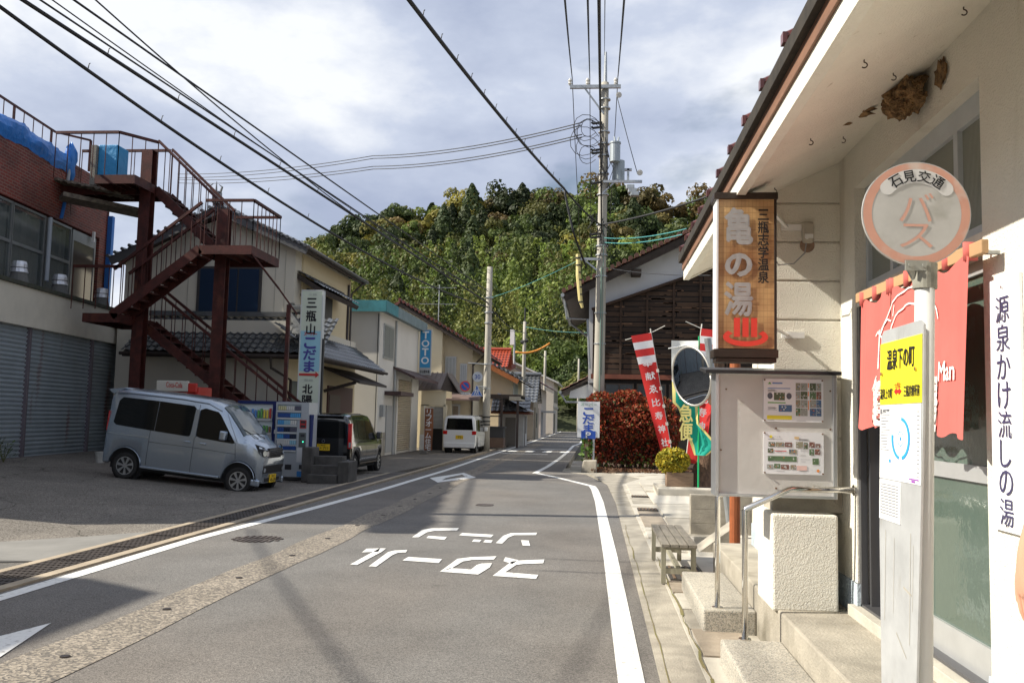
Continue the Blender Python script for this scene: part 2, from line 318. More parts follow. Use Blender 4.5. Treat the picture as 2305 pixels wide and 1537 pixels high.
# white lines
def strip(mb,pts,w,z=.005):
    pts=[Vector((p[0],p[1],z)) for p in pts]; n=len(pts); L=[];Rr=[]
    for i,p in enumerate(pts):
        d=(pts[min(i+1,n-1)]-pts[max(i-1,0)]).normalized(); q=Vector((-d.y,d.x,0)); L.append(p+q*w/2); Rr.append(p-q*w/2)
    for i in range(n-1): mb.quad(Rr[i],Rr[i+1],L[i+1],L[i])
ln=MB(); strip(ln,[(-4.78,-12),(-4.80,6),(-4.83,10.9),(-4.62,14.6),(-4.44,19),(-4.33,26),(-4.36,37),(-4.3,63),(-4.35,100),(-4.6,134)],.16)
strip(ln,[(.235,-12),(.235,5.5),(.19,10.6),(.09,17.5),(.0,20.6),(-.06,21.6),(-.32,22.4),(-1.0,24.4),(-1.66,26.1)],.16)
strip(ln,[(-1.72,26.0),(-1.55,30),(-1.42,36),(-1.33,44),(-1.31,54.5),(-1.0,60),(-1.0,134)],.15)
o=ln.build('edge_lines',paint); struct(o)
cw=MB()
for i in range(4): cw.quad((-4.15+i*.82,42.6,.006),(-3.75+i*.82,42.6,.006),(-3.7+i*.82,44.2,.006),(-4.1+i*.82,44.2,.006))
for y in (40.0,46.3): cw.quad((-4.2,y,.006),(-2.1,y,.006),(-2.1,y+.35,.006),(-4.2,y+.35,.006))
for y in (46.8,78,84,90): cw.quad((-2.8,y,.006),(-1.45,y,.006),(-1.45,y+.5,.006),(-2.8,y+.5,.006))
o=cw.build('crosswalk_marks',paint); struct(o)
# diamond ahead of the crossing
dm=MB(); ol=[(-3.72,21.75),(-3.0,25.5),(-2.3,25.55),(-2.08,23.2),(-2.83,21.0)]
P=[gr(967,1076),gr(1044,1064),gr(1072,1075),gr(985,1086)]; c=sum(P,Vector())/4; Q=[c+(p-c)*k for p,k in zip(P,(.55,.60,.60,.60))]
Q=[gr(1003,1076),gr(1040,1068),gr(1048,1073),gr(995,1081)]
for i in range(4): dm.quad(P[i],P[(i+1)%4],Q[(i+1)%4],Q[i])
for v in range(len(dm.v)): dm.v[v]=(dm.v[v][0],dm.v[v][1],.0065)
o=dm.build('diamond_mark',paint); struct(o)
# triangle marking bottom left
tr=MB(); tr.poly([(-3.86,6.25,.0065),(-4.2,5.3,.0065),(-4.1,3.2,.0065),(-4.6,3.2,.0065),(-4.45,5.2,.0065)]); 
tr=MB(); a=gr(115,1403); b_=gr(-60,1448); c=gr(-60,1500); d=gr(0,1480); e_=gr(60,1440)
tr.poly([(q.x,q.y,.0065) for q in (a,e_,d,c,b_)][::-1]); o=tr.build('arrow_mark',paint); struct(o)
# school zone lettering, read by traffic coming toward the camera
zk=MB()
def rg(pts,sc_=2.76,ox=700,oy=980):
    v=[gr(ox+p[0]/sc_,oy+p[1]/sc_) for p in pts]; v=[Vector((q.x,q.y,.0065)) for q in v]
    zk.poly(v)
def band(A,B):   # two edge polylines
    for i in range(len(A)-1): rg([A[i],A[i+1],B[i+1],B[i]])
band([(628,634),(690,588),(745,578),(920,576)],[(668,634),(722,602),(770,593),(907,592)])
rg([(730,625),(845,632),(828,650),(716,638)])
rg([(940,607),(1135,618),(1118,634),(919,622)])
rg([(1012,647),(1060,650),(1046,664),(999,661)]); rg([(1082,650),(1130,653),(1118,669),(1070,665)])
band([(1148,670),(1195,624),(1240,608),(1404,605)],[(1188,673),(1225,636),(1262,621),(1398,620)])
rg([(1305,652),(1352,654),(1362,687),(1315,685)])
band([(243,803),(360,720),(316,728),(345,705),(467,703)],[(288,806),(405,735),(390,724),(400,716),(440,722)]) if False else None
rg([(243,803),(286,806),(440,724),(467,703),(425,703)]); rg([(345,705),(430,703),(418,724),(316,728)])
band([(358,815),(480,725),(520,716),(598,713)],[(405,817),(505,745),(540,730),(590,728)])
rg([(605,756),(814,770),(793,794),(568,778)])
band([(1153,752),(990,758),(910,768),(800,848)],[(1135,773),(1010,774),(945,784),(868,830)])
band([(800,848),(1038,866),(1110,822),(1125,795)],[(862,826),(995,834),(1030,806),(1062,797)])
band([(1450,772),(1300,778),(1245,786),(1128,874)],[(1443,796),(1320,800),(1275,806),(1205,852)])
rg([(1128,874),(1205,851),(1412,868),(1398,893)]); rg([(1207,758),(1290,776),(1250,800),(1195,782)])
o=zk.build('school_zone_lettering',paint); struct(o)
# manholes
def manhole(c,r,label):
    m_=MB(); m_.disc((0,0,.006),r,(0,0,1),32,0,r_in=r*.9); m_.disc((0,0,.005),r*.9,(0,0,1),32,1)
    for i in range(-4,5):
        x=i*r*.19; h=math.sqrt(max(.01,(r*.82)**2-x*x))
        for s_ in (-1,1):
            if h>.1: m_.box(x-.02,x+.02,min(s_*.03,s_*h),max(s_*.03,s_*h),.004,.011,0)
    o=m_.build('manhole_cover',[mat('worn_iron',(.16,.13,.115),.5,.5,var=.3,vs=9),mat('iron_recess',(.06,.05,.045),.8)]); o.location=c; tag(o,label,'manhole cover'); return o
manhole((-4.12,10.95,0),.36,'ribbed round iron manhole cover beside the left white line near the van')
manhole((-1.95,16.2,0),.22,'small faint round cover in the middle of the lane beyond the painted lettering')
# right: gutter kerb, pavement and forecourt
rg_=MB(); rg_.prism([(.42,-12,.012),(.70,-12,.02),(.70,9,.02),(.66,22.2,.02),(1.2,24.8,.02),(.2,27.4,.02),(-.7,29,.02),(-.97,29,.012),(-.97,27.2,.012),(-.1,26,.012),(.30,22.3,.012),(.40,17.5,.012)],(0,0,-.32))
o=rg_.build('gutter_kerb',conc); struct(o)
pv=MB(); pv.prism([(.70,-12,.028),(1.3,-12,.028),(1.3,9.3,.028),(6,9.3,.05),(6,32,.06),(.0,32,.05),(.2,27.5,.03),(1.25,24.8,.03),(.66,22.2,.028)],(0,0,-.33)); o=pv.build('pavement',conc_lt); struct(o)
sl=MB()
for i,(y0,y1) in enumerate([(-1,.9),(.93,2.4),(2.43,3.9),(3.93,5.1),(5.13,6.1),(6.13,6.9),(6.93,7.6),(7.63,8.3),(8.33,8.9),(10.9,12.1),(12.13,13.3),(13.33,15.6),(17.1,18.4)]):
    sl.box(.72+.01*math.sin(i*3),.72+.36+.012*math.cos(i*2),y0,y1,.0,.036+.004*(i%3),i%3)
o=sl.build('gutter_covers',[conc,conc_lt,mat('brown_concrete',(.36,.30,.23),.9,var=.35,vs=4,bump=.5,bs=60)]); struct(o)
sl=MB()
for (x0,x1,y0,y1,k) in [(1.1,2.4,9.4,12.3,1),(1.1,1.9,12.35,14.6,0),(1.95,3.2,12.35,14.6,2),(1.12,2.3,14.65,17.0,1),(1.1,2.0,17.05,19.6,2),(2.1,4,17.05,21,0),(1.1,2.2,20,23,1),(2.3,4.5,21.2,25,2),(.75,1.07,18.8,22,1)]:
    sl.box(x0,x1,y0,y1,.0,.046+.004*k,k)
o=sl.build('forecourt_slabs',[mat('worn_slab',(.42,.38,.31),.9,var=.3,vs=2,bump=.4),conc_lt,mat('white_slab',(.62,.58,.50),.9,var=.15,vs=2)]); struct(o)
bed=MB().prism([(-.35,27.3,.075),(.6,26.7,.075),(3.4,28.2,.075),(4.5,32.7,.075),(-.35,32.7,.075)],(0,0,-.3)).build('soil_bed',mat('brown_soil',(.11,.065,.04),.95,col2=(.06,.04,.025),vs=6)); struct(bed)
# moss seam
ms=MB()
pts=[(.70+.012*rnd.uniform(-1,1),-1+i*.22) for i in range(70)]
for i in range(69):
    w0=.003+.010*rnd.random()*abs(math.sin(i*.37)); 
    if 1<i<52: ms.quad((pts[i][0]-w0,pts[i][1],.042),(pts[i][0]+w0,pts[i][1],.042),(pts[i+1][0]+w0,pts[i+1][1],.042),(pts[i+1][0]-w0,pts[i+1][1],.042))
pts=[(.455+.012*rnd.uniform(-1,1),2+i*.3) for i in range(40)]
for i in range(39):
    w0=.002+.006*rnd.random()*abs(math.sin(i*.5)); ms.quad((pts[i][0]-w0,pts[i][1],.018),(pts[i][0]+w0,pts[i][1],.018),(pts[i+1][0]+w0,pts[i+1][1],.018),(pts[i+1][0]-w0,pts[i+1][1],.018))
o=ms.build('moss',moss); o['kind']='stuff'
# drain gratings right
def grate(x0,x1,y0,y1,n,label):
    a=MB(); a.box(x0,x1,y0,y1,.0,.05,0); 
    for i in range(n):
        x=x0+(x1-x0)*(i+.5)/n; a.box(x-.012,x+.012,y0+.02,y1-.02,.05,.058,1)
    o=a.build('drain_grate',[mat('drain_dark',(.05,.045,.04),.9),mat('rusty_grate',(.22,.15,.10),.7,.4,var=.4)]); tag(o,label,'drain grate'); struct(o) if False else None
grate(.74,1.08,8.95,9.75,4,'rusty drain grate under the slatted bench')
grate(.74,1.08,15.7,16.1,6,'narrow drain grate in the pavement, nearer of the two')
grate(.74,1.08,18.45,18.75,6,'narrow drain grate in the pavement, farther of the two')
grate(-1.35,-1.0,25.2,27,6,'drain grate by the kink in the right white line') if False else None

# ---------------- bathhouse ----------------
BH=empty('bathhouse',(1.65,5.9,0),0,'cream stucco bathhouse with deep eave, concrete porch and red curtained doorway','building')
def bb(name,m,mb,**k):  # world-space geometry parented under BH
    o=mb.build(name,m,**k); o.parent=BH; o.matrix_parent_inverse=Matrix.Translation((-1.65,-5.9,0)); return o
wl=MB(); wl.box(1.65,2.2,-4,4.02,.0,3.5); wl.box(1.65,2.2,4.02,5.95,3.09,3.5); wl.box(1.65,2.2,5.95,6.62,.0,3.5); wl.box(1.55,2.2,6.62,9.2,.0,3.35)
wl.box(1.78,2.2,4.02,5.95,2.42,2.5); wl.box(2.2,7.8,9.0,9.18,0,3.3); wl.box(2.2,7.8,-4,-3.8,0,3.3)
bb('wall',stucco,wl)
bs_=mat('blue_grey_base',(.50,.58,.64),.8,var=.25,vs=5,bump=.8,bs=60,stain=((.3,.3,.28),6,.62,(1,1,1)))
b=MB(); b.box(1.642,1.66,5.93,6.63,.3,.57); b.box(1.64,1.66,5.925,6.0,.3,.57); b.box(1.54,1.56,6.62,9.2,.3,.58); b.box(1.642,1.66,-4,4.03,.3,.53); bb('wall_base',bs_,b)
# fin wall of grooved panels
fin=MB(); zz=1.12; gx=1.205
for h in [.35,.40,.40,.27,.27,.27,.33,.2]:
    z1=min(zz+h,3.38); fin.box(gx,1.655,6.3,6.55,zz,z1-.012)
    fin.box(gx+.012,1.655,6.315,6.54,z1-.013,z1+.001); zz=z1
    if zz>=3.38: break
fin.box(.93,1.2,6.36,6.5,2.6,3.2)
bb('grooved_wall',stucco,fin,bevel=.006)
fin=MB(); fin.box(1.19,1.66,6.28,6.6,.97,1.125); bb('grooved_wall_sill',conc,fin,bevel=.006)
b=MB(); b.box(1.145,1.56,6.05,6.58,.36,.975); bb('porch_block',stucco,b,bevel=.015)
b=MB(); b.box(1.18,1.66,-2,9.27,-.05,.37); bb('porch_platform',conc,b,bevel=.012)
b=MB(); b.box(1.6,1.84,3.9,6.0,.3,.435); bb('door_threshold',mat('threshold_concrete',(.5,.47,.4),.9,var=.2,vs=4,bump=.3),b,bevel=.004)
for (y0,y1) in ((6.82,8.5),(3.4,5.93)):
    b=MB(); b.box(.80,1.179,y0,y1,-.02,.2); bb('step',granite,b,bevel=.014)
# soffit, fascia, roof
EX=.9; so=MB(); a0=(EX,-4,3.0); a1=(EX,9.16,3.0); c1=(1.66,9.16,3.365); c0=(1.66,-4,3.365)
so.prism([a0,a1,c1,c0],(0,0,.06)); bb('soffit',mat('soffit_stucco',(.84,.80,.71),.9,var=.10,vs=2,bump=.7,bs=110,stain=((.45,.38,.28),26,.66,(1,1,1))),so)
fa=MB(); fa.box(EX-.035,EX+.02,-4,9.2,2.985,3.085,0); fa.box(EX-.05,EX+.02,-4,9.2,3.085,3.16,1); fa.box(EX-.085,EX+.02,-4,9.22,3.16,3.235,2)
fa.prism([(EX+.02,9.161,2.99),(EX+.02,9.161,3.1),(1.66,9.161,3.48),(1.66,9.161,3.37)],(0,.05,0),0)
bb('fascia',[mat('fascia_white',(.80,.77,.68),.85,var=.1,bump=.6,bs=90),mat('brown_fascia',(.24,.12,.07),.7,var=.4,vs=12,stretch=(1,.2,1)),mat('mossy_black_edge',(.035,.028,.02),.9,var=.5,vs=14)],fa)
redtile=mat('red_brown_tile',(.15,.040,.028),.30,var=.45,vs=3,coat=.3)
rf=MB(); tiles(rf,(EX-.03,-4,3.29),(0,13.3,0),(3.6,0,1.75),46,14,.03,.02)
for i in range(24): 
    y=-3.8+i*.56; rf.tube([(EX-.075,y,3.285),(EX+.25,y,3.44)],.026,8)
    rf.box(EX-.09,EX-.07,y-.026,y+.026,3.255,3.305)
bb('roof',redtile,rf)
rf=MB(); rf.prism([(EX,-4,3.24),(EX,9.2,3.24),(4.5,9.2,5.0),(4.5,-4,5.0)],(0,0,.02)); rf.prism([(4.5,-4,5.0),(4.5,9.2,5.0),(8,9.2,3.3),(8,-4,3.3)],(0,0,.1)); rf.poly([(1.6,9.1,3.3),(4.5,9.1,4.95),(7.8,9.1,3.3)]); bb('roof_deck',mat('roof_deck_wood',(.16,.10,.07),.8,var=.3),rf)
# transom window
tw=MB(); 
for (y0,y1,z0,z1) in ((4.02,5.95,2.98,3.09),(4.02,5.95,2.40,2.47),(4.02,4.07,2.47,2.98),(5.9,5.95,2.47,2.98),(4.45,4.50,2.47,2.98),(4.95,5.0,2.47,2.98),(5.42,5.47,2.47,2.98)):
    tw.box(1.72,1.78,y0,y1,z0,z1)
twf=bb('transom_window',mat('painted_frame',(.52,.56,.58),.6,var=.12,vs=5),tw)
rib=mat('ribbed_glass',(.30,.32,.27),.25,spec=.6); t=rib.node_tree; wv=N(t,'ShaderNodeTexWave'); wv.bands_direction='Y'; wv.inputs['Scale'].default_value=22; tcn=[n for n in t.nodes if n.type=='TEX_COORD'][0]; bp=N(t,'ShaderNodeBump'); bp.inputs['Strength'].default_value=.8; bp.inputs['Distance'].default_value=.01
t.links.new(tcn.outputs['Object'],wv.inputs['Vector']); t.links.new(wv.outputs['Fac'],bp.inputs['Height']); t.links.new(bp.outputs[0],t.nodes['Principled BSDF'].inputs['Normal'])
gl=MB(); gl.box(1.745,1.755,4.05,5.92,2.45,3.0); o=gl.build('pane',rib); o.parent=twf
b=MB(); b.box(1.66,1.84,4.0,5.97,2.31,2.405); bb('lintel',mat('peeling_white_wood',(.74,.70,.62),.8,var=.2,vs=9,stain=((.35,.27,.18),9,.6,(1,.3,1))),b)
# sliding doors
glass=mat('door_glass',(.10,.14,.115),.07,spec=.8,alpha=.86,bump=.25,bs=9)
def door(x,y0,y1,nm='sliding_door'):
    d=MB(); fw=.055
    d.box(x-.02,x+.02,y0,y0+fw,.45,2.31); d.box(x-.02,x+.02,y1-fw,y1,.45,2.31); d.box(x-.021,x+.021,y0+fw,y1-fw,1.31,1.385); d.box(x-.021,x+.021,y0+fw,y1-fw,.45,.60); d.box(x-.021,x+.021,y0+fw,y1-fw,2.25,2.31)
    f=bb(nm,mat('door_aluminium',(.62,.63,.63),.4,.55,var=.1,vs=5),d)
    p=MB(); p.box(x-.004,x+.004,y0+fw,y1-fw,.6,1.31); p.box(x-.004,x+.004,y0+fw,y1-fw,1.385,2.25); o=p.build('pane',glass); o.parent=f; return f
door(1.74,4.03,4.98); door(1.80,4.9,5.45)
dk=MB(); dk.box(1.76,1.80,5.78,5.95,.44,2.31); dk.box(1.66,1.70,5.9,5.95,.44,2.31); dk.box(1.70,1.86,5.84,5.87,.44,2.31); dk.box(1.66,1.88,4.03,5.95,.436,.452)
bb('door_frame',mat('dark_aluminium',(.13,.13,.14),.4,.6),dk)
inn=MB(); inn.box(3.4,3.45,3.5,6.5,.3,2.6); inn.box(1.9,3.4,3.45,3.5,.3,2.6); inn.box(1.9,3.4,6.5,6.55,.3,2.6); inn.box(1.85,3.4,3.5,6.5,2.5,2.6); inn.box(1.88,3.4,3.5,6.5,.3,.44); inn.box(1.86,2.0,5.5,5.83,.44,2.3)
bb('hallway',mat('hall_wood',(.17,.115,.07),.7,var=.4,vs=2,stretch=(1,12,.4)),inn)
# poster behind the door glass
pm=mat('faded_poster',(.62,.42,.34),.7,col2=(.18,.38,.46),vs=7); p=MB(); p.box(1.755,1.757,4.55,4.97,.98,1.25); o=p.build('poster',pm); tag(o,'blurred colourful poster seen behind the textured door glass','poster')
# blank wall sign boards etc
# noren
nrn=mat('coral_red_cloth',(.60,.135,.115),.85,var=.12,vs=3); wsh=mat('white_print',(.85,.80,.76),.8)
nb=MB(); nb.beam((1.57,3.8,2.293),(1.57,5.6,2.320),.03,.058); o=nb.build('curtain_rail',mat('fresh_pine',(.50,.31,.16),.6,var=.2,vs=5,stretch=(1,.1,1)),bevel=.004); tag(o,'pale wooden rail holding the red doorway curtain','curtain rail')
for y in (3.86,5.55):
    k=MB(); k.box(1.58,1.652,y-.01,y+.01,2.27,2.285); k.box(1.58,1.60,y-.01,y+.01,2.27,2.31); q=k.build('bracket',galv); q.parent=o
NR=empty('doorway_curtain',(1.545,4.7,2.26),0,'coral red split shop curtain printed with a white turtle and Man','curtain')
PANS=[]
def clothx(y,z):
    for ya,yb,zb0,zb1,fold,k0 in PANS:
        if yb-.04<=y<=ya+.04:
            s_=(y-ya)/(yb-ya); t_=min(1,max(0,(2.26-z)/(2.26-zb0))); return fold*(math.sin(s_*13+k0+.8*t_)*.6+math.sin(s_*29+k0)*.3)*(.35+.65*t_)-.03*t_
    return -.03
def npan(ya,yb,zb0,zb1,fold,k0):
    PANS.append((ya,yb,zb0,zb1,fold,k0))
    n=26; m_=10; V=[];F_=[]
    for j in range(m_+1):
        t_=j/m_
        for i in range(n+1):
            s_=i/n; y=ya+(yb-ya)*s_+(-.05*t_*math.sin(k0)*(s_-.5)); zt=2.26+.02*math.sin(s_*9); zb=zb0+(zb1-zb0)*s_+.012*math.sin(s_*14+k0)
            x=1.545+fold*(math.sin(s_*13+k0+.8*t_)*.6+math.sin(s_*29+k0)*.3)*(.35+.65*t_)-.03*t_
            V.append((x-1.545,y-4.7,zt+(zb-zt)*t_-2.26)); 
    for j in range(m_):
        for i in range(n): F_.append((j*(n+1)+i,j*(n+1)+i+1,(j+1)*(n+1)+i+1,(j+1)*(n+1)+i))
    mb=MB(); mb.add(V,F_); 
    for i in range(3):
        s_=(i+.08)/2.2; y=ya+(yb-ya)*s_; mb.box(-.010,.045,y-4.7-.008,y-4.7+.008,-.005,.074)
    o=mb.build('cloth_panel',nrn,NR,smooth=True); return o
npan(5.46,4.92,1.53,1.56,.028,.5); npan(4.92,4.42,1.60,1.60,.022,2.0); npan(4.42,3.90,1.53,1.515,.012,3.6)
pr=MB(); fx=-.05
def tl(pts,w=.009,ox=0):  # line drawn on cloth in (y,z)
    for a,b_ in zip(pts,pts[1:]):
        pr.beam((fx+ox,a[0]-4.7,a[1]-2.26),(fx+ox,b_[0]-4.7,b_[1]-2.26),w,.002,up=(1,0,0))
def arc(cy,cz,ry,rz,a0,a1,n=14): return [(cy+ry*math.cos(R(a0+(a1-a0)*i/n)),cz+rz*math.sin(R(a0+(a1-a0)*i/n))) for i in range(n+1)]
tl(arc(4.62,2.0,.40,.24,10,170)); tl(arc(4.62,2.02,.24,.14,10,170)); tl(arc(4.36,1.98,.11,.22,-80,80)); tl(arc(4.30,1.98,.06,.14,-80,80)); tl(arc(5.08,1.9,.12,.17,60,260)); tl([(5.05,2.05),(4.95,2.12),(4.85,2.1)]); tl([(4.47,1.98),(4.30,1.98)]); tl([(4.44,2.1),(4.30,2.08)]); tl([(4.44,1.87),(4.31,1.86)])
tl([(5.02,2.07),(5.02,1.86)]); tl([(5.1,1.82),(5.2,1.72)]); tl(arc(4.62,1.72,.32,.16,200,340)); tl([(4.82,2.18),(4.9,2.02)]); 
pr.text('Man',(fx-.005,4.10-4.7,1.80-2.26),(0,-1,0),(0,0,1),.145,.085,.02)
pr.text('亀',(fx,5.03-4.7,1.69-2.26),(0,-1,0),(0,0,1),.36,.26,.05); pr.text('の',(fx,4.66-4.7,1.72-2.26),(0,-1,0),(0,0,1),.2,.16,.05); pr.text('湯',(fx,4.29-4.7,1.66-2.26),(0,-1,0),(0,0,1),.22,.24,.05)
pr.v=[(clothx(a[1]+4.7,a[2]+2.26)-.006+(a[0]-fx)*.1,a[1],a[2]) for a in pr.v]
pr.build('white_print',wsh,NR)
# white vertical sign on the wall
VS=empty('wall_sign',(1.645,3.79,1.65),0,'tall white wall sign with dark brush characters right of the doorway','sign')
v=MB(); v.box(-.012,.004,-.13,.14,-.505,.515); v.build('board',mat('glossy_white_board',(.84,.85,.87),.35),VS,bevel=.003)
v=MB(); v.vtext('源泉かけ流しの湯',(-.016,.01,.385),(0,-1,0),(0,0,1),.12,.116,.0); v.build('lettering',mat('indigo_ink',(.05,.045,.11),.5),VS)
v=MB(); v.cyl((-.018,.01,.475),.006,.006,8,'X'); v.cyl((-.018,.01,-.48),.006,.006,8,'X'); v.build('screw',steel,VS)
# hanging illuminated sign
HS=empty('projecting_sign',(.93,5.72,1.978),0,'brown rusted lightbox sign 亀の湯 with red hot spring mark under the eave','sign')
hm=mat('amber_panel',(.62,.40,.17),.4,rough if False else 0,var=.0) if False else None
pm=mat('rusty_amber_panel',(.66,.44,.20),.35,col2=(.24,.095,.035),vs=2.4,det=3); t=pm.node_tree
# honeycomb wire glass pattern over the rust
v1=N(t,'ShaderNodeTexVoronoi',feature='DISTANCE_TO_EDGE'); v1.inputs['Scale'].default_value=42; v1.inputs['Randomness'].default_value=0
b0=t.nodes['Principled BSDF']; lk=b0.inputs['Base Color'].links[0].from_socket; tcn=[n for n in t.nodes if n.type=='TEX_COORD'][0]
mpp=N(t,'ShaderNodeMapping'); mpp.inputs['Scale'].default_value=(1,0.001,.62); t.links.new(tcn.outputs['Object'],mpp.inputs[0]); t.links.new(mpp.outputs[0],v1.inputs['Vector'])
crr=N(t,'ShaderNodeValToRGB'); crr.color_ramp.elements[0].position=.0; crr.color_ramp.elements[0].color=(.62,.58,.5,1); crr.color_ramp.elements[1].position=.07; crr.color_ramp.elements[1].color=(1,1,1,1)
mm=N(t,'ShaderNodeMix',data_type='RGBA',blend_type='MULTIPLY'); mm.inputs['Factor'].default_value=1; t.links.new(v1.outputs['Distance'],crr.inputs[0]); t.links.new(lk,mm.inputs['A']); t.links.new(crr.outputs[0],mm.inputs['B']); t.links.new(mm.outputs['Result'],b0.inputs['Base Color'])
h=MB(); h.box(-.185,.175,-.0,.16,.04,1.03); h.build('panel',pm,HS)
h=MB(); h.box(-.199,-.186,-.006,.168,.035,1.035); h.build('side_strip',mat('enamel_white',(.8,.8,.8),.4),HS)
h=MB(); h.box(-.215,.20,-.012,.175,1.03,1.075); h.box(-.215,.20,-.012,.175,-.02,.035); h.box(.176,.192,-.004,.165,.035,1.03); h.box(-.20,.19,.0,.16,-.05,-.021); h.build('frame',mat('dark_bronze',(.045,.03,.022),.45,.4,var=.3,vs=8),HS,bevel=.004)
gl_=mat('grey_lettering',(.42,.41,.40),.5,var=.2,vs=20); h=MB()
h.text('亀',(-.055,-.006,.85),X_,Z_,.175,.235,.05); h.text('の',(-.055,-.006,.59),X_,Z_,.16,.14,.09); h.text('湯',(-.055,-.006,.365),X_,Z_,.175,.215,.05); h.build('grey_lettering',gl_,HS)
h=MB(); h.vtext('三瓶志学温泉',(.105,-.006,.925),X_,Z_,.068,.083,.035); h.build('black_lettering',black_ink,HS)
h=MB(); cx=-.01
for i in (-1,0,1): h.poly([(cx+i*.055-.02,-.007,.115),(cx+i*.055+.02,-.007,.115),(cx+i*.055+.02,-.007,.24),(cx+i*.055-.02,-.007,.24)])
A=[];B=[]
for i in range(25):
    a=R(140+260*i/24); A.append((cx+.145*math.cos(a)*1.0,-.007,.115+.062*math.sin(a))); B.append((cx+.105*math.cos(a),-.007,.117+.03*math.sin(a)))
for i in range(24): h.quad(A[i],A[i+1],B[i+1],B[i])
h.build('hot_spring_mark',mat('signal_red',(.72,.05,.03),.5),HS)
for z in (.97,.19):
    h=MB(); h.box(.34,.50,.590,.604,z-.022,z+.022); h.beam((.19,.12,z),(.38,.595,z),.02,.012); h.build('bracket',white_paint,HS)
h=MB(); h.tube([(.20,.1,.86),(.21,.3,.74),(.30,.5,.68),(.42,.56,.70),(.50,.57,.78),(.515,.58,.87)],.005,6); h.build('cable',mat('grey_cable',(.3,.3,.3),.6),HS)
HS.scale=(.953,.953,.953)
# outlet box
OB=empty('outlet_box',(1.43,6.30,2.83),0,'small grey weatherproof outlet box on the grooved wall','outlet box')
h=MB(); h.box(-.04,.04,-.05,0,-.04,.11); h.build('cover',mat('grey_plastic',(.45,.41,.34),.6),OB,bevel=.02); h=MB(); h.box(-.025,.03,-.055,-.04,-.01,.02); h.cyl((-.01,-.07,-.0),.016,.03,10,'Y'); h.build('plug',white_paint,OB); h=MB(); h.disc((0,-.003,-.05),.05,(0,-1,0),20); h.build('rust_ring',mat('rust_patch',(.36,.24,.17),.9,var=.4,vs=20),OB)
# notice board
NBD=empty('notice_board',(1.155,6.08,1.075),0,'grey painted cabinet notice board with a slanted black roof edge on the wall','notice board')
gb=mat('worn_grey_board',(.62,.60,.565),.55,var=.10,vs=3,bump=.10,bs=30,stain=((.26,.27,.14),7,.66,(1,1,1)))
h=MB(); h.box(-.345,.385,.02,.22,.02,.80); h.build('panel',gb,NBD)
h=MB(); h.box(-.37,-.345,-.0,.22,.0,.81); h.box(.385,.41,-.0,.22,.0,.81); h.box(-.345,.385,-.0,.22,-.0,.02); h.box(-.345,.385,-.0,.22,.80,.81); h.build('frame',alu,NBD,bevel=.003)
h=MB(); h.prism([(-.44,-.05,.80),(.43,-.05,.80),(.43,.30,.835),(-.44,.30,.835)],(0,0,.025)); h.build('roof',mat('black_metal_roof',(.05,.05,.055),.35,.5,var=.3),NBD,bevel=.004)
for x in (-.31,0.05,.35):
    for z in (.06,.30,.45,.70): 
        if rnd.random()<.6: h=MB(); h.cyl((x+.03*rnd.uniform(-1,1),.014,z),.006,.01,8,'Y'); h.build('pin',mat('rusty_pin',(.2,.12,.07),.6,.5),NBD)
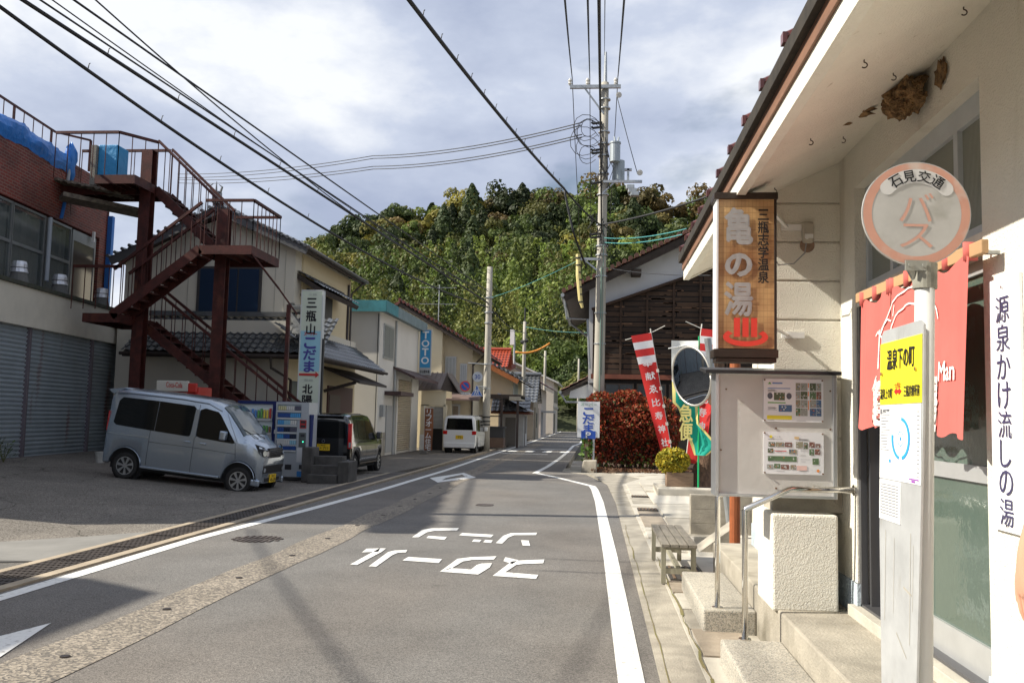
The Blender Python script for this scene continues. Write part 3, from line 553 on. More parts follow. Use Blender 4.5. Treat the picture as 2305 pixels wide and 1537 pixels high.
# two posters
def poster(z0,z1,label,seed):
    rr=random.Random(seed); P_=empty('poster',(1.29,6.094,(z0+z1)/2),0,label,'poster'); w2,h2=.192,(z1-z0)/2
    p=MB(); p.box(-w2,w2,-.002,.004,-h2,h2); p.build('paper',mat('laminated_paper',(.80,.80,.82),.3),P_)
    cols=[(.10,.13,.07),(.30,.28,.20),(.08,.16,.30),(.22,.10,.08),(.35,.36,.33),(.12,.20,.10)]
    ph=MB(); n=0
    if seed==1:
        R4=[(.025,.07,.065+.033*i-.155,.03) for i in range(0)]
        rects=[(.02,.045,z) for z in (.09,.055,.0,-.04,-.09)]
        cells=[(x0,x1,.115-.055*i-.05,.115-.055*i) for i in range(4) for x0,x1 in ((.015,.045),(.047,.09),(.105,.145),(.147,.178))]+[(-.125,-.055,.0,.05),(-.095,-.01,-.075,-.03)]
    else:
        cells=[(-.16,-.12,.04,.07),(-.115,-.06,.04,.07),(-.055,-.01,.04,.07),(.015,.06,.035,.075),(.065,.09,.03,.07),(.1,.135,.04,.075),(.14,.17,.04,.065),(-.165,-.13,-.0,.028),(-.03,.02,-.005,.025),(.1,.13,-.01,.03),(.135,.17,-.005,.03),(-.165,.02,-.055,-.02),(-.17,-.13,-.105,-.075),(-.125,-.085,-.1,-.07),(-.08,-.03,-.105,-.075),(-.02,.015,-.105,-.075),(.12,.16,-.07,-.03)]
    for c_ in cells:
        k=rr.randrange(len(cols)); ph.quad((c_[0],-.0035,c_[2]),(c_[1],-.0035,c_[2]),(c_[1],-.0035,c_[3]),(c_[0],-.0035,c_[3]),k)
        for q in range(7):
            xx=rr.uniform(c_[0],c_[1]-.008); zz_=rr.uniform(c_[2],c_[3]-.008); kk=rr.choice([6,6,7,(k+1)%6,4]); s_=rr.uniform(.003,.009)
            ph.quad((xx,-.0042,zz_),(xx+s_,-.0042,zz_),(xx+s_,-.0042,zz_+s_),(xx,-.0042,zz_+s_),kk)
    ph.build('photographs',[mat('photo%d'%i,c_,.5) for i,c_ in enumerate(cols)]+[mat('photo_w',(.7,.7,.68),.5),mat('photo_o',(.6,.22,.1),.5)],P_)
    ac=MB()
    if seed==1:
        ac.quad((-.17,-.0036,-.125),(-.01,-.0036,-.125),(-.01,-.0036,-.1),(-.17,-.0036,-.1),0); ac.quad((-.165,-.0036,-.02),(-.05,-.0036,-.02),(-.05,-.0036,-.013),(-.165,-.0036,-.013),1)
        ac.poly([(-.165,-.0036,.105),(-.14,-.0036,.105),(-.152,-.0036,.12)],1); ac.quad((-.135,-.0036,.107),(-.07,-.0036,.107),(-.07,-.0036,.116),(-.135,-.0036,.116),2); ac.quad((-.165,-.0036,.075),(-.02,-.0036,.075),(-.02,-.0036,.08),(-.165,-.0036,.08),2)
        ac.disc((-.15,-.0036,.028),.017,(0,-1,0),16,3,ry=.021); ac.disc((-.028,-.0036,.028),.017,(0,-1,0),16,3,ry=.021)
        for z_ in (.085,.03,-.03,-.06): ac.quad((.093,-.0036,z_),(.099,-.0036,z_),(.099,-.0036,z_+.03),(.093,-.0036,z_+.03),4)
    else:
        ac.disc((-.145,-.0036,.105),.01,(0,-1,0),10,0); ac.quad((-.12,-.0036,.01),(-.045,-.0036,.01),(-.045,-.0036,.015),(-.12,-.0036,.015),5); ac.quad((.02,-.0036,-.11),(.085,-.0036,-.11),(.085,-.0036,-.08),(.02,-.0036,-.08),6); ac.quad((.005,-.0036,.092),(.035,-.0036,.092),(.035,-.0036,.108),(.005,-.0036,.108),7); ac.disc((.155,-.0036,-.11),.01,(0,-1,0),10,4)
    ac.build('colour_blocks',[mat('pr_yellow',(.85,.72,.05),.5),mat('pr_green',(.12,.38,.06),.5),mat('pr_blue',(.12,.25,.55),.5),mat('pr_dark',(.1,.11,.14),.5),mat('pr_orange',(.8,.28,.06),.5),mat('pr_red',(.75,.06,.06),.5),mat('pr_pink',(.8,.55,.5),.5),mat('pr_sand',(.7,.5,.25),.5)],P_)
    tx=MB()
    if seed==2: tx.text('しごん亭',(-.11,-.0036,.105),X_,Z_,.055,.011,0)
    for i in range(26):
        z_=rr.choice([.09,.082,.0875,.02,.013,.006,-.012,-.019,-.04,-.047,-.054,-.118]) if seed==2 else rr.choice([.066,.06,.054,-.035,-.041,-.047,-.053,-.059,-.065,-.132])
        x0=rr.choice([-.165,-.11,.035,.045]) if seed==2 else rr.choice([-.165,-.165,.02]); L1=rr.uniform(.03,.06)
        if seed==1 and x0>0: z_=-.132
        tx.quad((x0,-.0036,z_),(x0+L1,-.0036,z_),(x0+L1,-.0036,z_+.0022),(x0,-.0036,z_+.0022))
    tx.build('small_print',mat('grey_print',(.35,.35,.36),.6),P_)
    pn=MB()
    for x in (-1,1):
        for z_ in (-1,1): pn.cyl((x*(w2-.007),-.009,z_*(h2-.008)),.0055,.008,8,'Y')
    pn.build('pins',mat('rusty_pin',(.2,.12,.07),.6,.5),P_)
poster(1.568,1.850,'upper laminated poster with a yellow strip and photo columns on the notice board',1); poster(1.228,1.502,'lower laminated poster with rows of small photos on the notice board',2)
# handrails
def rail(y,label,x=.953):
    h=MB(); h.tube([(x,y,.2),(x,y,1.0),(x+.005,y,1.012),(1.225,y,1.14),(1.25,y+.004,1.145),(1.648,y+.05,1.145)],.019,14)
    o=h.build('handrail',steel,smooth=True); tag(o,label,'handrail')
    q=MB(); q.cyl((x,y,.198),.04,.01,20); q=q.build('mounting_flange',steel); q.parent=o; q=MB(); q.cyl((1.636,y+.05,1.145),.035,.012,18,'X'); q=q.build('mounting_flange',steel); q.parent=o
rail(5.93,'bent stainless handrail nearest the camera, fixed on the nearer granite step'); rail(6.9,'stainless handrail beyond, fixed on the farther granite step',.91)
# bench
BN=empty('bench',(.80,9.55,0),0,'small slatted bench of grey weathered wood on the pavement','bench')
wd=mat('weathered_wood',(.23,.205,.165),.8,var=.35,vs=6,stretch=(8,.6,8),bump=.3); wd2=mat('grey_green_timber',(.34,.32,.24),.85,var=.3,vs=7,stretch=(4,4,.7))
for i in range(4):
    h=MB(); h.box(-.165+i*.0845,-.165+i*.0845+.076,-.82,.85,.375,.405); h.build('slat',wd,BN,bevel=.003)
for sx in (-1,1):
    for y in (-.72,.74): h=MB(); h.box(sx*.14-.022,sx*.14+.022,y-.025,y+.025,.03,.373); h.build('leg',wd2,BN)
h=MB()
for y in (-.72,.74): h.box(-.118,.118,y-.018,y+.018,.12,.17); h.box(-.165,.165,y-.02,y+.02,.345,.374)
h.box(-.02,.02,-.70,.72,.15,.19); h.build('stretcher',wd2,BN)
# swallow nest and hooks
def blobmesh(c,sc_,n,rr,amp=.3,seed=0):
    q=random.Random(seed); vs=[];fs=[]; m_=MB()
    import mathutils
    nu,nv=n,n//2
    for j in range(nv+1):
        for i in range(nu):
            th=math.pi*j/nv; ph=2*math.pi*i/nu; d=Vector((math.sin(th)*math.cos(ph),math.sin(th)*math.sin(ph),math.cos(th)))
            k=1+amp*mathutils.noise.fractal(d*2.3+Vector((seed*7.1,0,0)),1,2,4)
            vs.append(Vector(c)+Vector((d.x*sc_[0],d.y*sc_[1],d.z*sc_[2]))*k)
    for j in range(nv):
        for i in range(nu): fs.append((j*nu+i,j*nu+(i+1)%nu,(j+1)*nu+(i+1)%nu,(j+1)*nu+i))
    return m_.add(vs,fs)
nm=mat('mud_nest',(.42,.25,.11),.95,var=.8,vs=24,bump=2,bs=120)
NE=empty('swallow_nest',(1.5,4.7,3.3),0,'broken brown mud swallow nest under the eave above the doorway','bird nest')
h=blobmesh((.06,.0,-.06),(.09,.16,.085),34,0,.6,3)
rq=random.Random(4)
for i in range(900):
    a=rq.uniform(0,6.283); q_=rq.random()**.5; k_=.75+.35*math.sin(a*3+1)*math.cos(a*2); x=.05+.10*q_*k_*math.cos(a); y=.0+.20*q_*k_*math.sin(a); z=-.055-.085*(1-q_*q_)+rq.uniform(-.012,.012)+.05*(x-.02); s_=rq.uniform(.005,.011)
    h.beam((x,y-s_,z),(x+rq.uniform(-.004,.004),y+s_,z+rq.uniform(-.004,.004)),s_*1.5,s_*1.5)
h.build('nest',nm,NE)
h=blobmesh((-.12,.28,-.035),(.10,.09,.022),16,0,.7,5); h2=blobmesh((-.2,.35,-.075),(.10,.03,.012),12,0,.7,8); h.add(h2.v,h2.f); h2=blobmesh((.14,-.28,-.04),(.012,.07,.06),16,0,.8,9); h.add(h2.v,h2.f); h.build('mud_smears',nm,NE)
sfz=lambda x:3.0+(x-.9)*.365/.76
for i,(x,px) in enumerate([(1.02,1930),(1.45,2147),(1.02,1812),(1.30,1993),(1.3,1883),(1.02,1733)]):
    Yh={1930:3.85,2147:3.75,1812:5.0,1993:4.35,1883:5.4,1733:6.1}[px]; xx=(px-1341)/2035*Yh+.0
    z=sfz(xx); h=MB(); h.tube([(0,0,.0),(0,0,-.012)]+[(.013*math.sin(R(a)),0,-.024+.012*math.cos(R(a))) for a in range(0,250,25)],.0028,6)
    o=h.build('ceiling_hook',mat('rust_black',(.05,.03,.02),.8)); o.location=(xx,Yh,z); tag(o,'small black iron hook screwed into the soffit of the eave','hook','hooks in the soffit')
# ---------------- cars ----------------
carglass=mat('dark_car_glass',(.006,.007,.007),.06,spec=.35); tyre_m=mat('tyre_rubber',(.022,.021,.02),.85,var=.3,vs=20); chrome=mat('chrome',(.75,.76,.78),.12,1)
lampg=mat('lamp_glass',(.62,.65,.68),.08,.55,coat=1); redlamp=mat('red_lamp',(.55,.012,.01),.15,coat=1); seam_m=mat('seam_black',(.02,.02,.022),.7); under=mat('car_underbody',(.012,.012,.012),.9)
plate_y=mat('yellow_plate',(.80,.52,.02),.5)
def interp(ks,x):
    for a,b in zip(ks,ks[1:]):
        if x<=b[0]: t=(x-a[0])/(b[0]-a[0]); return a[1]+(b[1]-a[1])*max(0,t)
    return ks[-1][1]
def car(name,label,body,top,belt,hw,rw,wins,seams,axles=(.50,2.95),wr=.27,L=3.395,zsill=.26,cowl=2.95,wtop=2.35,plate=None,kind='van',wt=1.5,face=None,front_z=.72,arch_col=None,fr=None):
    E_=empty(name,(0,0,0),0,label,kind)
    xs=sorted(set([0,.03,.10,.22,L-.32,L-.2,L-.11,L-.04,L]+[top_[0] for top_ in top]+[a+d for a in axles for d in (-.37,-.34,-.30,-.22,-.12,0,.12,.22,.30,.34,.37)]+[1.0,1.4,1.8]))
    xs=[x for x in xs if 0<=x<=L]
    def hwid(x): 
        k=hw
        if x<.12: k-= .035*(1-x/.12)**2
        if x>L-.42: k-= .15*((x-L+.42)/.42)**2.4
        return k
    def zbot(x):
        z=zsill
        if x<.15: z=zsill+.02
        for a in axles:
            d=abs(x-a)
            if d<.345: z=max(z,.30+math.sqrt(max(0,.345**2-d*d)))
        return z
    def ring(x):
        zt=interp(top,x); b=hwid(x); wb=min(belt,zt-.07); wt_=max(wb+.02,zt-.16) if zt>belt+.3 else wb+.02
        rr=rw if zt>belt+.3 else b-.05
        t=max(0,min(1,(zt-belt)/(top[3][1]-belt))); rr=(b-.05)*(1-t)+rw*t
        k=b-.01; w_t=(k*(1-t)+(rw+.055)*t)
        zb=zbot(x)
        return [(b-.06,zb),(b-.012,zb+.03),(b,max(zb+.06,.52)),(b-.004,max(zb+.09,wb-.12)),(k,wb),(w_t,wt_),(rr,zt-.05),(rr*.86,zt-.012),(rr*.45,zt),(0,zt+.008)]
    rings=[ring(x) for x in xs]; nr=len(rings[0]); V=[];Fs=[]
    for x,rg2 in zip(xs,rings):
        for (y,z) in rg2: V.append((x,-y,z))
        for (y,z) in reversed(rg2[:-1]): V.append((x,y,z))
    m_=2*nr-1
    for i in range(len(xs)-1):
        for j in range(m_-1): Fs.append((i*m_+j,(i+1)*m_+j,(i+1)*m_+j+1,i*m_+j+1))
    Fs.append(tuple(range(m_))); Fs.append(tuple((len(xs)-1)*m_+j for j in range(m_-1,-1,-1)))
    mb=MB(); mb.add(V,Fs); o=mb.build('body',body,E_,smooth=True); q=o.modifiers.new('e','EDGE_SPLIT'); q.split_angle=R(38)
    ub=MB(); ub.box(.15,L-.2,-hw+.1,hw-.1,.2,.75); ub.build('underbody',under,E_)
    def side(x,z,off=.006):   # point on right side (-y)
        r_=ring(x)
        for a,b in zip(r_,r_[1:]):
            if a[1]<=z<=b[1]: t=(z-a[1])/(b[1]-a[1]+1e-9); return Vector((x,-(a[0]+(b[0]-a[0])*t)-off,z))
        return Vector((x,-r_[2][0]-off,z))
    def panel(mb,pts,off=.006,both=True,mi=None,nx=6):
        # pts: bottom polyline and top polyline [(x,z)..] same length
        bt,tp=pts
        for s_ in ((1,-1) if both else (1,)):
            for i in range(len(bt)-1):
                for k in range(4):
                    a=[]
                    for (px_,pz),(qx,qz),t in ((bt[i],tp[i],k/4),(bt[i+1],tp[i+1],k/4),(bt[i+1],tp[i+1],(k+1)/4),(bt[i],tp[i],(k+1)/4)):
                        v=side(px_+(qx-px_)*t,pz+(qz-pz)*t,off); a.append(Vector((v.x,v.y*s_,v.z)))
                    mb.quad(*a,mi)
    for w_ in wins:
        for s_ in (1,-1):
            g_=MB(); bt,tp=w_; n0=len(g_.v)
            panel(g_,w_,.005,False)
            g_.v=[(a[0],a[1]*s_,a[2]) for a in g_.v]; g_.build('side_window',carglass,E_,smooth=True)
    sm=MB()
    for (xa,za,xb,zb) in seams:
        n=8
        for k in range(n):
            t0,t1=k/n,(k+1)/n; p=side(xa+(xb-xa)*t0,za+(zb-za)*t0,.003); q_=side(xa+(xb-xa)*t1,za+(zb-za)*t1,.003)
            d=(q_-p).normalized(); wv_=Vector((d.z,0,-d.x))*.004
            for s_ in (1,-1): sm.quad(*[Vector((v.x,v.y*s_,v.z)) for v in (p-wv_,q_-wv_,q_+wv_,p+wv_)])
    sm.build('door_seams',seam_m,E_)
    # windscreen
    ws=MB(); n=8; fr_=.06
    for i in range(n):
        for j in range(10):
            a=[]
            for ii,jj in ((i,j),(i+1,j),(i+1,j+1),(i,j+1)):
                x=wtop+fr_+(cowl-wtop-fr_*1.2)*ii/n; zt=interp(top,x); r_=ring(x); y=(-1+2*jj/10)*(r_[6][0]*.97); ay_=abs(y)
                z=None
                for p_,q_ in zip(r_[6:],r_[7:]):
                    if q_[0]<=ay_<=p_[0]+1e-6: z=q_[1]+(p_[1]-q_[1])*(ay_-q_[0])/(p_[0]-q_[0]); break
                if z is None: z=r_[6][1]
                a.append((x+.004,y,z+.012))
            ws.quad(*a)
    ws.build('windscreen',mat('windscreen_glass',(.035,.055,.055),.04,spec=.6),E_,smooth=True)
    # wheels
    for ai,a in enumerate(axles):
        for s_ in (1,-1):
            W_=MB(); y0=s_*(hw-.035); n=28; pr=[(.0,wr-.075),(.0,wr-.02),(-.012,wr),(-.10,wr),(-.13,wr-.01)]
            W_=MB(); vs=[]
            for (dy,r_) in [(-.012,wr-.085),(0,wr-.07),(.004,wr-.02),(-.012,wr),(-.13,wr),(-.14,wr-.03)]:
                for k in range(n): th=2*math.pi*k/n; vs.append((a+r_*math.cos(th),y0+s_*dy,wr+r_*math.sin(th)))
            W_.add(vs,[(k*n+j,k*n+(j+1)%n,(k+1)*n+(j+1)%n,(k+1)*n+j) for k in range(5) for j in range(n)]); wo=W_.build('wheel',tyre_m,E_,smooth=True)
            rm=MB(); rc=wr-.085
            rm.disc((a,y0-s_*.05,wr),rc,(0,-1,0),24,1); rm.disc((a,y0-s_*.01,wr),rc+.004,(0,-1,0),28,0,r_in=rc-.016); rm.cyl((a,y0-s_*.03,wr),.045,s_*.02,14,'Y',mi=0)
            for k in range(7):
                th=2*math.pi*k/7+.3; u_=Vector((math.cos(th),0,math.sin(th))); v_=Vector((-math.sin(th),0,math.cos(th))); c0=Vector((a,y0-s_*.012,wr))
                rm.prism([c0+u_*.035-v_*.012,c0+u_*(rc-.01)-v_*.030,c0+u_*(rc-.01)+v_*.030,c0+u_*.035+v_*.012],(0,-s_*.02,0),0)
            rm=rm.build('rim',[mat('alloy_rim',(.50,.51,.52),.3,.85),mat('rim_dark',(.03,.03,.03),.7)],wo)
            ar=MB(); rr=.352
            ar.tube([(a,y0-s_*.10,wr)]*1+[(a,y0-s_*.26,wr)],[rr-.01,rr-.01],20); ar.build('wheel_well',under,E_)
    for s_ in (1,-1):
        mr_=MB(); x=cowl-.42; p=side(x,belt+.02,.0); mr_.box(x-.03,x+.10,s_*(abs(p.y)+.02),s_*(abs(p.y)+.17),belt+.03,belt+.22) if s_>0 else mr_.box(x-.03,x+.10,-(abs(p.y)+.17),-(abs(p.y)+.02),belt+.03,belt+.22)
        mr_.build('wing_mirror',body,E_,bevel=.03,seg=3)
    return E_,side,ring,panel
silver=mat('silver_blue_paint',(.39,.45,.52),.26,.8,coat=.8); blackpaint=mat('black_car_paint',(.008,.008,.009),.08,.1,coat=1,spec=.9); whitepaint=mat('white_car_paint',(.80,.80,.78),.25,coat=.8)
top_v=[(0,1.74),(.05,1.83),(.3,1.86),(1.5,1.875),(2.1,1.85),(2.38,1.76),(2.55,1.63),(2.8,1.36),(3.0,1.13),(3.2,1.02),(3.33,.93),(3.395,.80)]
VW=[([(.13,1.13),(.20,1.08),(1.035,1.05)],[(.17,1.58),(.24,1.66),(1.035,1.67)]),([(1.045,1.05),(1.78,1.03),(1.82,1.06)],[(1.045,1.67),(1.80,1.66),(1.86,1.60)]),
    ([(1.95,1.06),(2.05,1.03),(2.74,1.0),(2.79,1.02)],[(1.95,1.60),(2.05,1.64),(2.33,1.60),(2.40,1.54)])]
VS_=[(.96,.34,.96,1.05),(1.92,.30,1.92,1.70),(2.86,.62,2.80,1.02),(.96,.82,1.92,.82),(1.92,.82,2.83,.80),(1.93,.30,1.3,.30),(2.5,1.62,2.83,1.05)]
SV,side,ring,panel=car('silver_van','silver grey kei van parked nose toward the road in front of the shutters',silver,top_v,1.02,.7375,.60,VW,VS_,kind='van')
h=MB(); h.prism([(-.15,-.60,1.79),(.22,-.60,1.862),(.22,-.60,1.84),(-.02,-.60,1.70),(-.13,-.60,1.76)],(0,1.2,0)); h.build('roof_spoiler',silver,SV,bevel=.01)
h=MB()
for s_ in (1,-1): h.tube([(.1,s_*.655,1.73),(.4,s_*.66,1.765),(1.5,s_*.66,1.775),(2.1,s_*.66,1.75),(2.4,s_*.665,1.63)],.013,6)
h.build('roof_gutter',silver,SV,smooth=True)
for s_ in (1,-1):
    h=MB(); h.poly([(3.405,s_*.34,.82),(3.37,s_*.60,.80),(3.31,s_*.695,.88),(3.20,s_*.70,1.05),(3.33,s_*.55,1.0),(3.40,s_*.36,.93)][::(1 if s_<0 else -1)])
    h.build('headlamp',[seam_m],SV)
    h=MB(); h.disc((3.413,s_*.45,.865),.052,(1,s_*.2,.1),18); h.disc((3.395,s_*.565,.875),.058,(1,s_*.4,.1),18); h.quad((3.36,s_*.46,.965),(3.29,s_*.66,1.0),(3.295,s_*.66,.965),(3.40,s_*.44,.94)); h.build('lamp_lens',lampg,SV)
    h=MB(); h.disc((3.412,s_*.50,.53),.048,(1,s_*.1,0),16); h.build('fog_lamp',lampg,SV)
    h=MB(); h.box(3.2,3.40,s_*.66-.02 if s_>0 else -.70,.70 if s_>0 else s_*.66+.02,.20,.34); h.build('bumper_corner',silver,SV,bevel=.03)
h=MB()
for z in (.80,.835,.87,.905,.94): h.box(3.38,3.412,-.33,.33,z-.009,z+.009)
h.disc((3.416,0,.875),.05,(1,0,0),20,r_in=.036); h.box(3.41,3.418,-.03,.03,.868,.882); h.build('grille',chrome,SV)
h=MB(); h.box(3.35,3.398,-.36,.36,.77,.97); h.box(3.36,3.402,-.56,.56,.46,.62); h.box(3.36,3.402,-.42,.42,.28,.36); h.build('grille_backing',blackp,SV)
h=MB(); h.box(3.405,3.418,-.17,.17,.26,.43); pl=h.build('number_plate',plate_y,SV); h=MB(); h.text('45-38',(3.42,0,.315),(0,1,0),Z_,.27,.085,.02); h.text('島根 580',(3.42,0,.395),(0,1,0),Z_,.17,.035,.01); h.build('plate_lettering',black_ink,pl)
h=MB(); 
for xa in (1.72,2.06): h.box(xa,xa+.13,-.757,-.74,.90,.94); h.box(xa,xa+.13,.74,.757,.90,.94)
h.build('door_handles',silver,SV,bevel=.008)
h=MB(); h.box(.05,.94,-.745,-.737,.895,.915); h.build('slide_rail',chrome,SV); h=MB(); h.box(.85,2.55,-.752,-.735,.27,.31); h.box(.85,2.55,.735,.752,.27,.31); h.build('side_sill',silver,SV,bevel=.01)
h=MB(); h.box(-.012,0,-.60,.60,1.12,1.62); h.build('rear_window',carglass,SV)
h=MB(); h.beam((3.03,-.10,1.125),(2.86,-.52,1.305),.012,.012); h.beam((3.03,.25,1.125),(2.88,-.14,1.28),.012,.012); h.build('wiper',blackp,SV)
h=MB()
for s_ in (1,-1): h.box(-.014,.0,min(s_*.63,s_*.70),max(s_*.63,s_*.70),.95,1.35)
h.build('tail_lamp',redlamp,SV)
h=MB()
for a_ in (.50,2.95):
    for s_ in (1,-1): h.tube([(a_+.352*math.cos(R(q_)),s_*.738,.30+.352*math.sin(R(q_))) for q_ in range(0,181,15)],.010,5)
h.build('arch_trim',silver,SV,smooth=True)
h=MB(); h.quad((1.835,-.744,1.03),(1.945,-.744,1.03),(1.945,-.70,1.60),(1.86,-.70,1.60)); h.box(2.5,2.56,-.742,-.738,.66,.70); h.build('pillar_trim',silver,SV)
fw_=at(530,1112,17.95); rw_=at(275,1077,17.98); hd=(fw_-rw_); hd.normalize(); yv=Z_.cross(hd).normalized(); zv=hd.cross(yv)
rotm=Matrix((hd,yv,zv)).transposed(); org=rw_-hd*.5+yv*.71
SV.matrix_world=Matrix.Translation(org)@rotm.to_4x4()
top_m=[(0,1.47),(.05,1.57),(.35,1.61),(1.5,1.63),(1.95,1.60),(2.2,1.50),(2.5,1.28),(2.85,1.03),(3.1,.94),(3.28,.84),(3.395,.66)]
BW=[([(.34,1.0),(.42,.98),(.62,.96)],[(.40,1.30),(.46,1.38),(.62,1.40)]),([(.70,.95),(1.30,.93),(1.36,.93)],[(.70,1.42),(1.30,1.44),(1.36,1.43)]),([(1.44,.93),(1.7,.92),(2.32,.91),(2.42,.92)],[(1.44,1.43),(1.7,1.43),(2.02,1.39),(2.10,1.34)])]
BS=[(.66,.50,.66,1.44),(1.40,.28,1.40,1.45),(2.42,.45,2.42,.95),(.66,.80,1.4,.78),(1.4,.78,2.4,.76)]
BC,side,ring,panel=car('black_car','glossy black kei wagon parked by the entrance steps, rear toward the camera',blackpaint,top_m,.90,.7375,.58,BW,BS,wtop=2.0,cowl=2.82,kind='car')
def rear(Cx,lampz,plate_t,wz0,wz1,lampw,tall=False,h0=.62):
    h=MB(); h.prism([(-.010,-.60,wz0),(-.010,.60,wz0),(-.010,.54,wz1),(-.010,-.54,wz1)],(.008,0,0)); h.build('rear_window',carglass,Cx)
    for s_ in (1,-1):
        h=MB(); a=[.60,.735]; z0,z1=lampz
        y0,y1=sorted((s_*(.735-lampw),s_*.738)); h.box(-.014,.07,y0,y1,z0,z1); h.build('tail_lamp',redlamp,Cx,bevel=.012)
        if tall: h=MB(); y0,y1=sorted((s_*(.735-lampw*.7),s_*.72)); h.box(-.02,-.013,y0,y1,z0+.03,z0+.16); h.build('reverse_lamp',lampg,Cx)
    h=MB(); h.box(-.012,.0,-.17,.17,h0,h0+.165); p=h.build('number_plate',plate_y,Cx); h=MB(); h.text(plate_t,(-.014,-.03,h0+.062),(0,-1,0),Z_,.20,.075,.02); h.text('島根',(-.014,0,h0+.135),(0,-1,0),Z_,.12,.03,.01); h.build('plate_lettering',black_ink,p)
    h=MB(); h.box(-.05,.05,-.70,.70,.24,.46); h.build('rear_bumper',Cx.children[0].data.materials[0],Cx,bevel=.03,seg=3)
rear(BC,(.72,1.36),'・711',.98,1.40,.10,True,.66)
h=MB(); h.disc((-.012,0,.90),.045,(-1,0,0),16,r_in=.030); h.build('badge',chrome,BC)
h=MB(); h.box(-.10,.10,-.50,.50,1.52,1.555); h.build('roof_spoiler',blackpaint,BC,bevel=.012)
def place(o,x,y,z,hx,hy): o.location=(x,y,z); o.rotation_euler=(0,0,math.atan2(hy,hx))
rwp=at(799,1068,23.1); fwp=at(852,1057,25.5); hd=(fwp-rwp).normalized(); yv=Z_.cross(hd).normalized(); p=rwp-hd*.5+yv*.71; place(BC,p.x,p.y,-.03,hd.x,hd.y)
top_w=[(0,1.56),(.05,1.63),(.3,1.66),(1.5,1.68),(2.1,1.64),(2.3,1.56),(2.6,1.3),(2.9,1.05),(3.1,.95),(3.28,.84),(3.395,.66)]
WC,side,ring,panel=car('white_car','white kei wagon parked facing away beside the grey utility pole','' or whitepaint,top_w,.92,.7375,.62,[([(.2,1.0),(.5,.97)],[(.24,1.44),(.5,1.46)]),([(.58,.97),(1.30,.95)],[(.58,1.47),(1.30,1.48)]),([(1.38,.95),(1.9,.93),(2.5,.92)],[(1.38,1.48),(1.9,1.47),(2.2,1.40)])],BS,wtop=2.15,cowl=2.85,kind='car')
rear(WC,(.82,.98),'721',1.02,1.52,.19,False,.62)
rwp=at(1076,1020,39.6); p=Vector((-6.68,39.2,-.02)); place(WC,-5.93,39.4,-.02,.02,1)
# ---------------- brick building on the left ----------------
PB=empty('brick_building',(-13.56,20.57,.0),R(6.47),'two storey building with grey roller shutters below and red brick above','building')
fas=mat('dirty_cream_render',(.60,.56,.47),.85,var=.18,vs=1.1,bump=.3,bs=50,stain=((.20,.17,.12),1.2,.66,(1,2.2,.5)))
brk=brickmat('red_brown_brick',(.22,.032,.018),(.12,.020,.015),(.20,.12,.09),1,.225,.078,.011)
SN=-9.4
h=MB(); h.box(-.25,.0,SN,5.75,3.47,4.45); h.box(-.25,.02,5.30,5.75,.0,3.47); h.box(-8,.0,5.6,5.75,0,4.45); h.box(-8,-.25,SN,5.7,4.2,4.4); h.box(-8,0,SN,SN+.2,0,4.45); h.build('lower_wall',fas,PB)
h=MB(); h.box(-.95,.06,SN,5.80,4.40,4.50); h.build('ledge',mat('mossy_dark_ledge',(.065,.06,.05),.9,col2=(.035,.045,.025),vs=5,bump=.5,bs=30),PB,bevel=.01)
h=MB(); h.box(-.35,-.10,4.4,5.95,4.5,4.95); h.build('parapet',mat('dark_box',(.03,.03,.032),.8),PB) if False else None
sh=mat('shutter_grey',(.37,.42,.45),.45,.35,var=.16,vs=2,stain=((.20,.075,.035),1.3,.63,(1,1.6,.25)))
t=sh.node_tree
for i,(y0,y1) in enumerate([(SN+.3,-6.0),(-5.9,-3.1),(-3.0,.0),(.10,3.42),(3.52,5.28)]):
    s=MB(); pts=[]; zz=.30
    while zz<3.47: pts+= [(zz,-.15),(zz+.045,-.118),(zz+.075,-.118),(zz+.09,-.15)]; zz+=.105
    for (za,xa),(zb,xb) in zip(pts,pts[1:]): s.quad((xa,y0,za),(xa,y1,za),(xb,y1,zb),(xb,y0,zb))
    so_=s.build('roller_shutter',sh,PB)
    q=MB(); q.box(-.16,-.08,y0,y1,.25,.37); q=q.build('bottom_bar',mat('dark_bar',(.10,.10,.10),.6,.4),so_)
for y in (-6.05+.1,-3.05,.05,3.47):
    h=MB(); h.box(-.17,-.06,y-.05,y+.05,.2,3.47); h.build('shutter_post',mat('purple_grey_steel',(.20,.17,.19),.5,.4,var=.2),PB)
h=MB(); h.box(-.5,.02,SN,5.7,-.2,.27); h.build('plinth',conc_dk,PB)
h=MB(); h.box(-.98,-.8,SN,5.68,6.66,8.40); h.box(-.98,-.8,5.10,5.68,4.5,6.66); h.box(-8,-.8,5.5,5.68,4.5,8.4); h.box(-8,-.8,SN,SN+.2,4.5,8.4); h.box(-8,-.9,SN,5.6,8.2,8.35); h.build('brick_wall',brk,PB)
wf=mat('aluminium_window',(.30,.31,.31),.45,.6,var=.2)
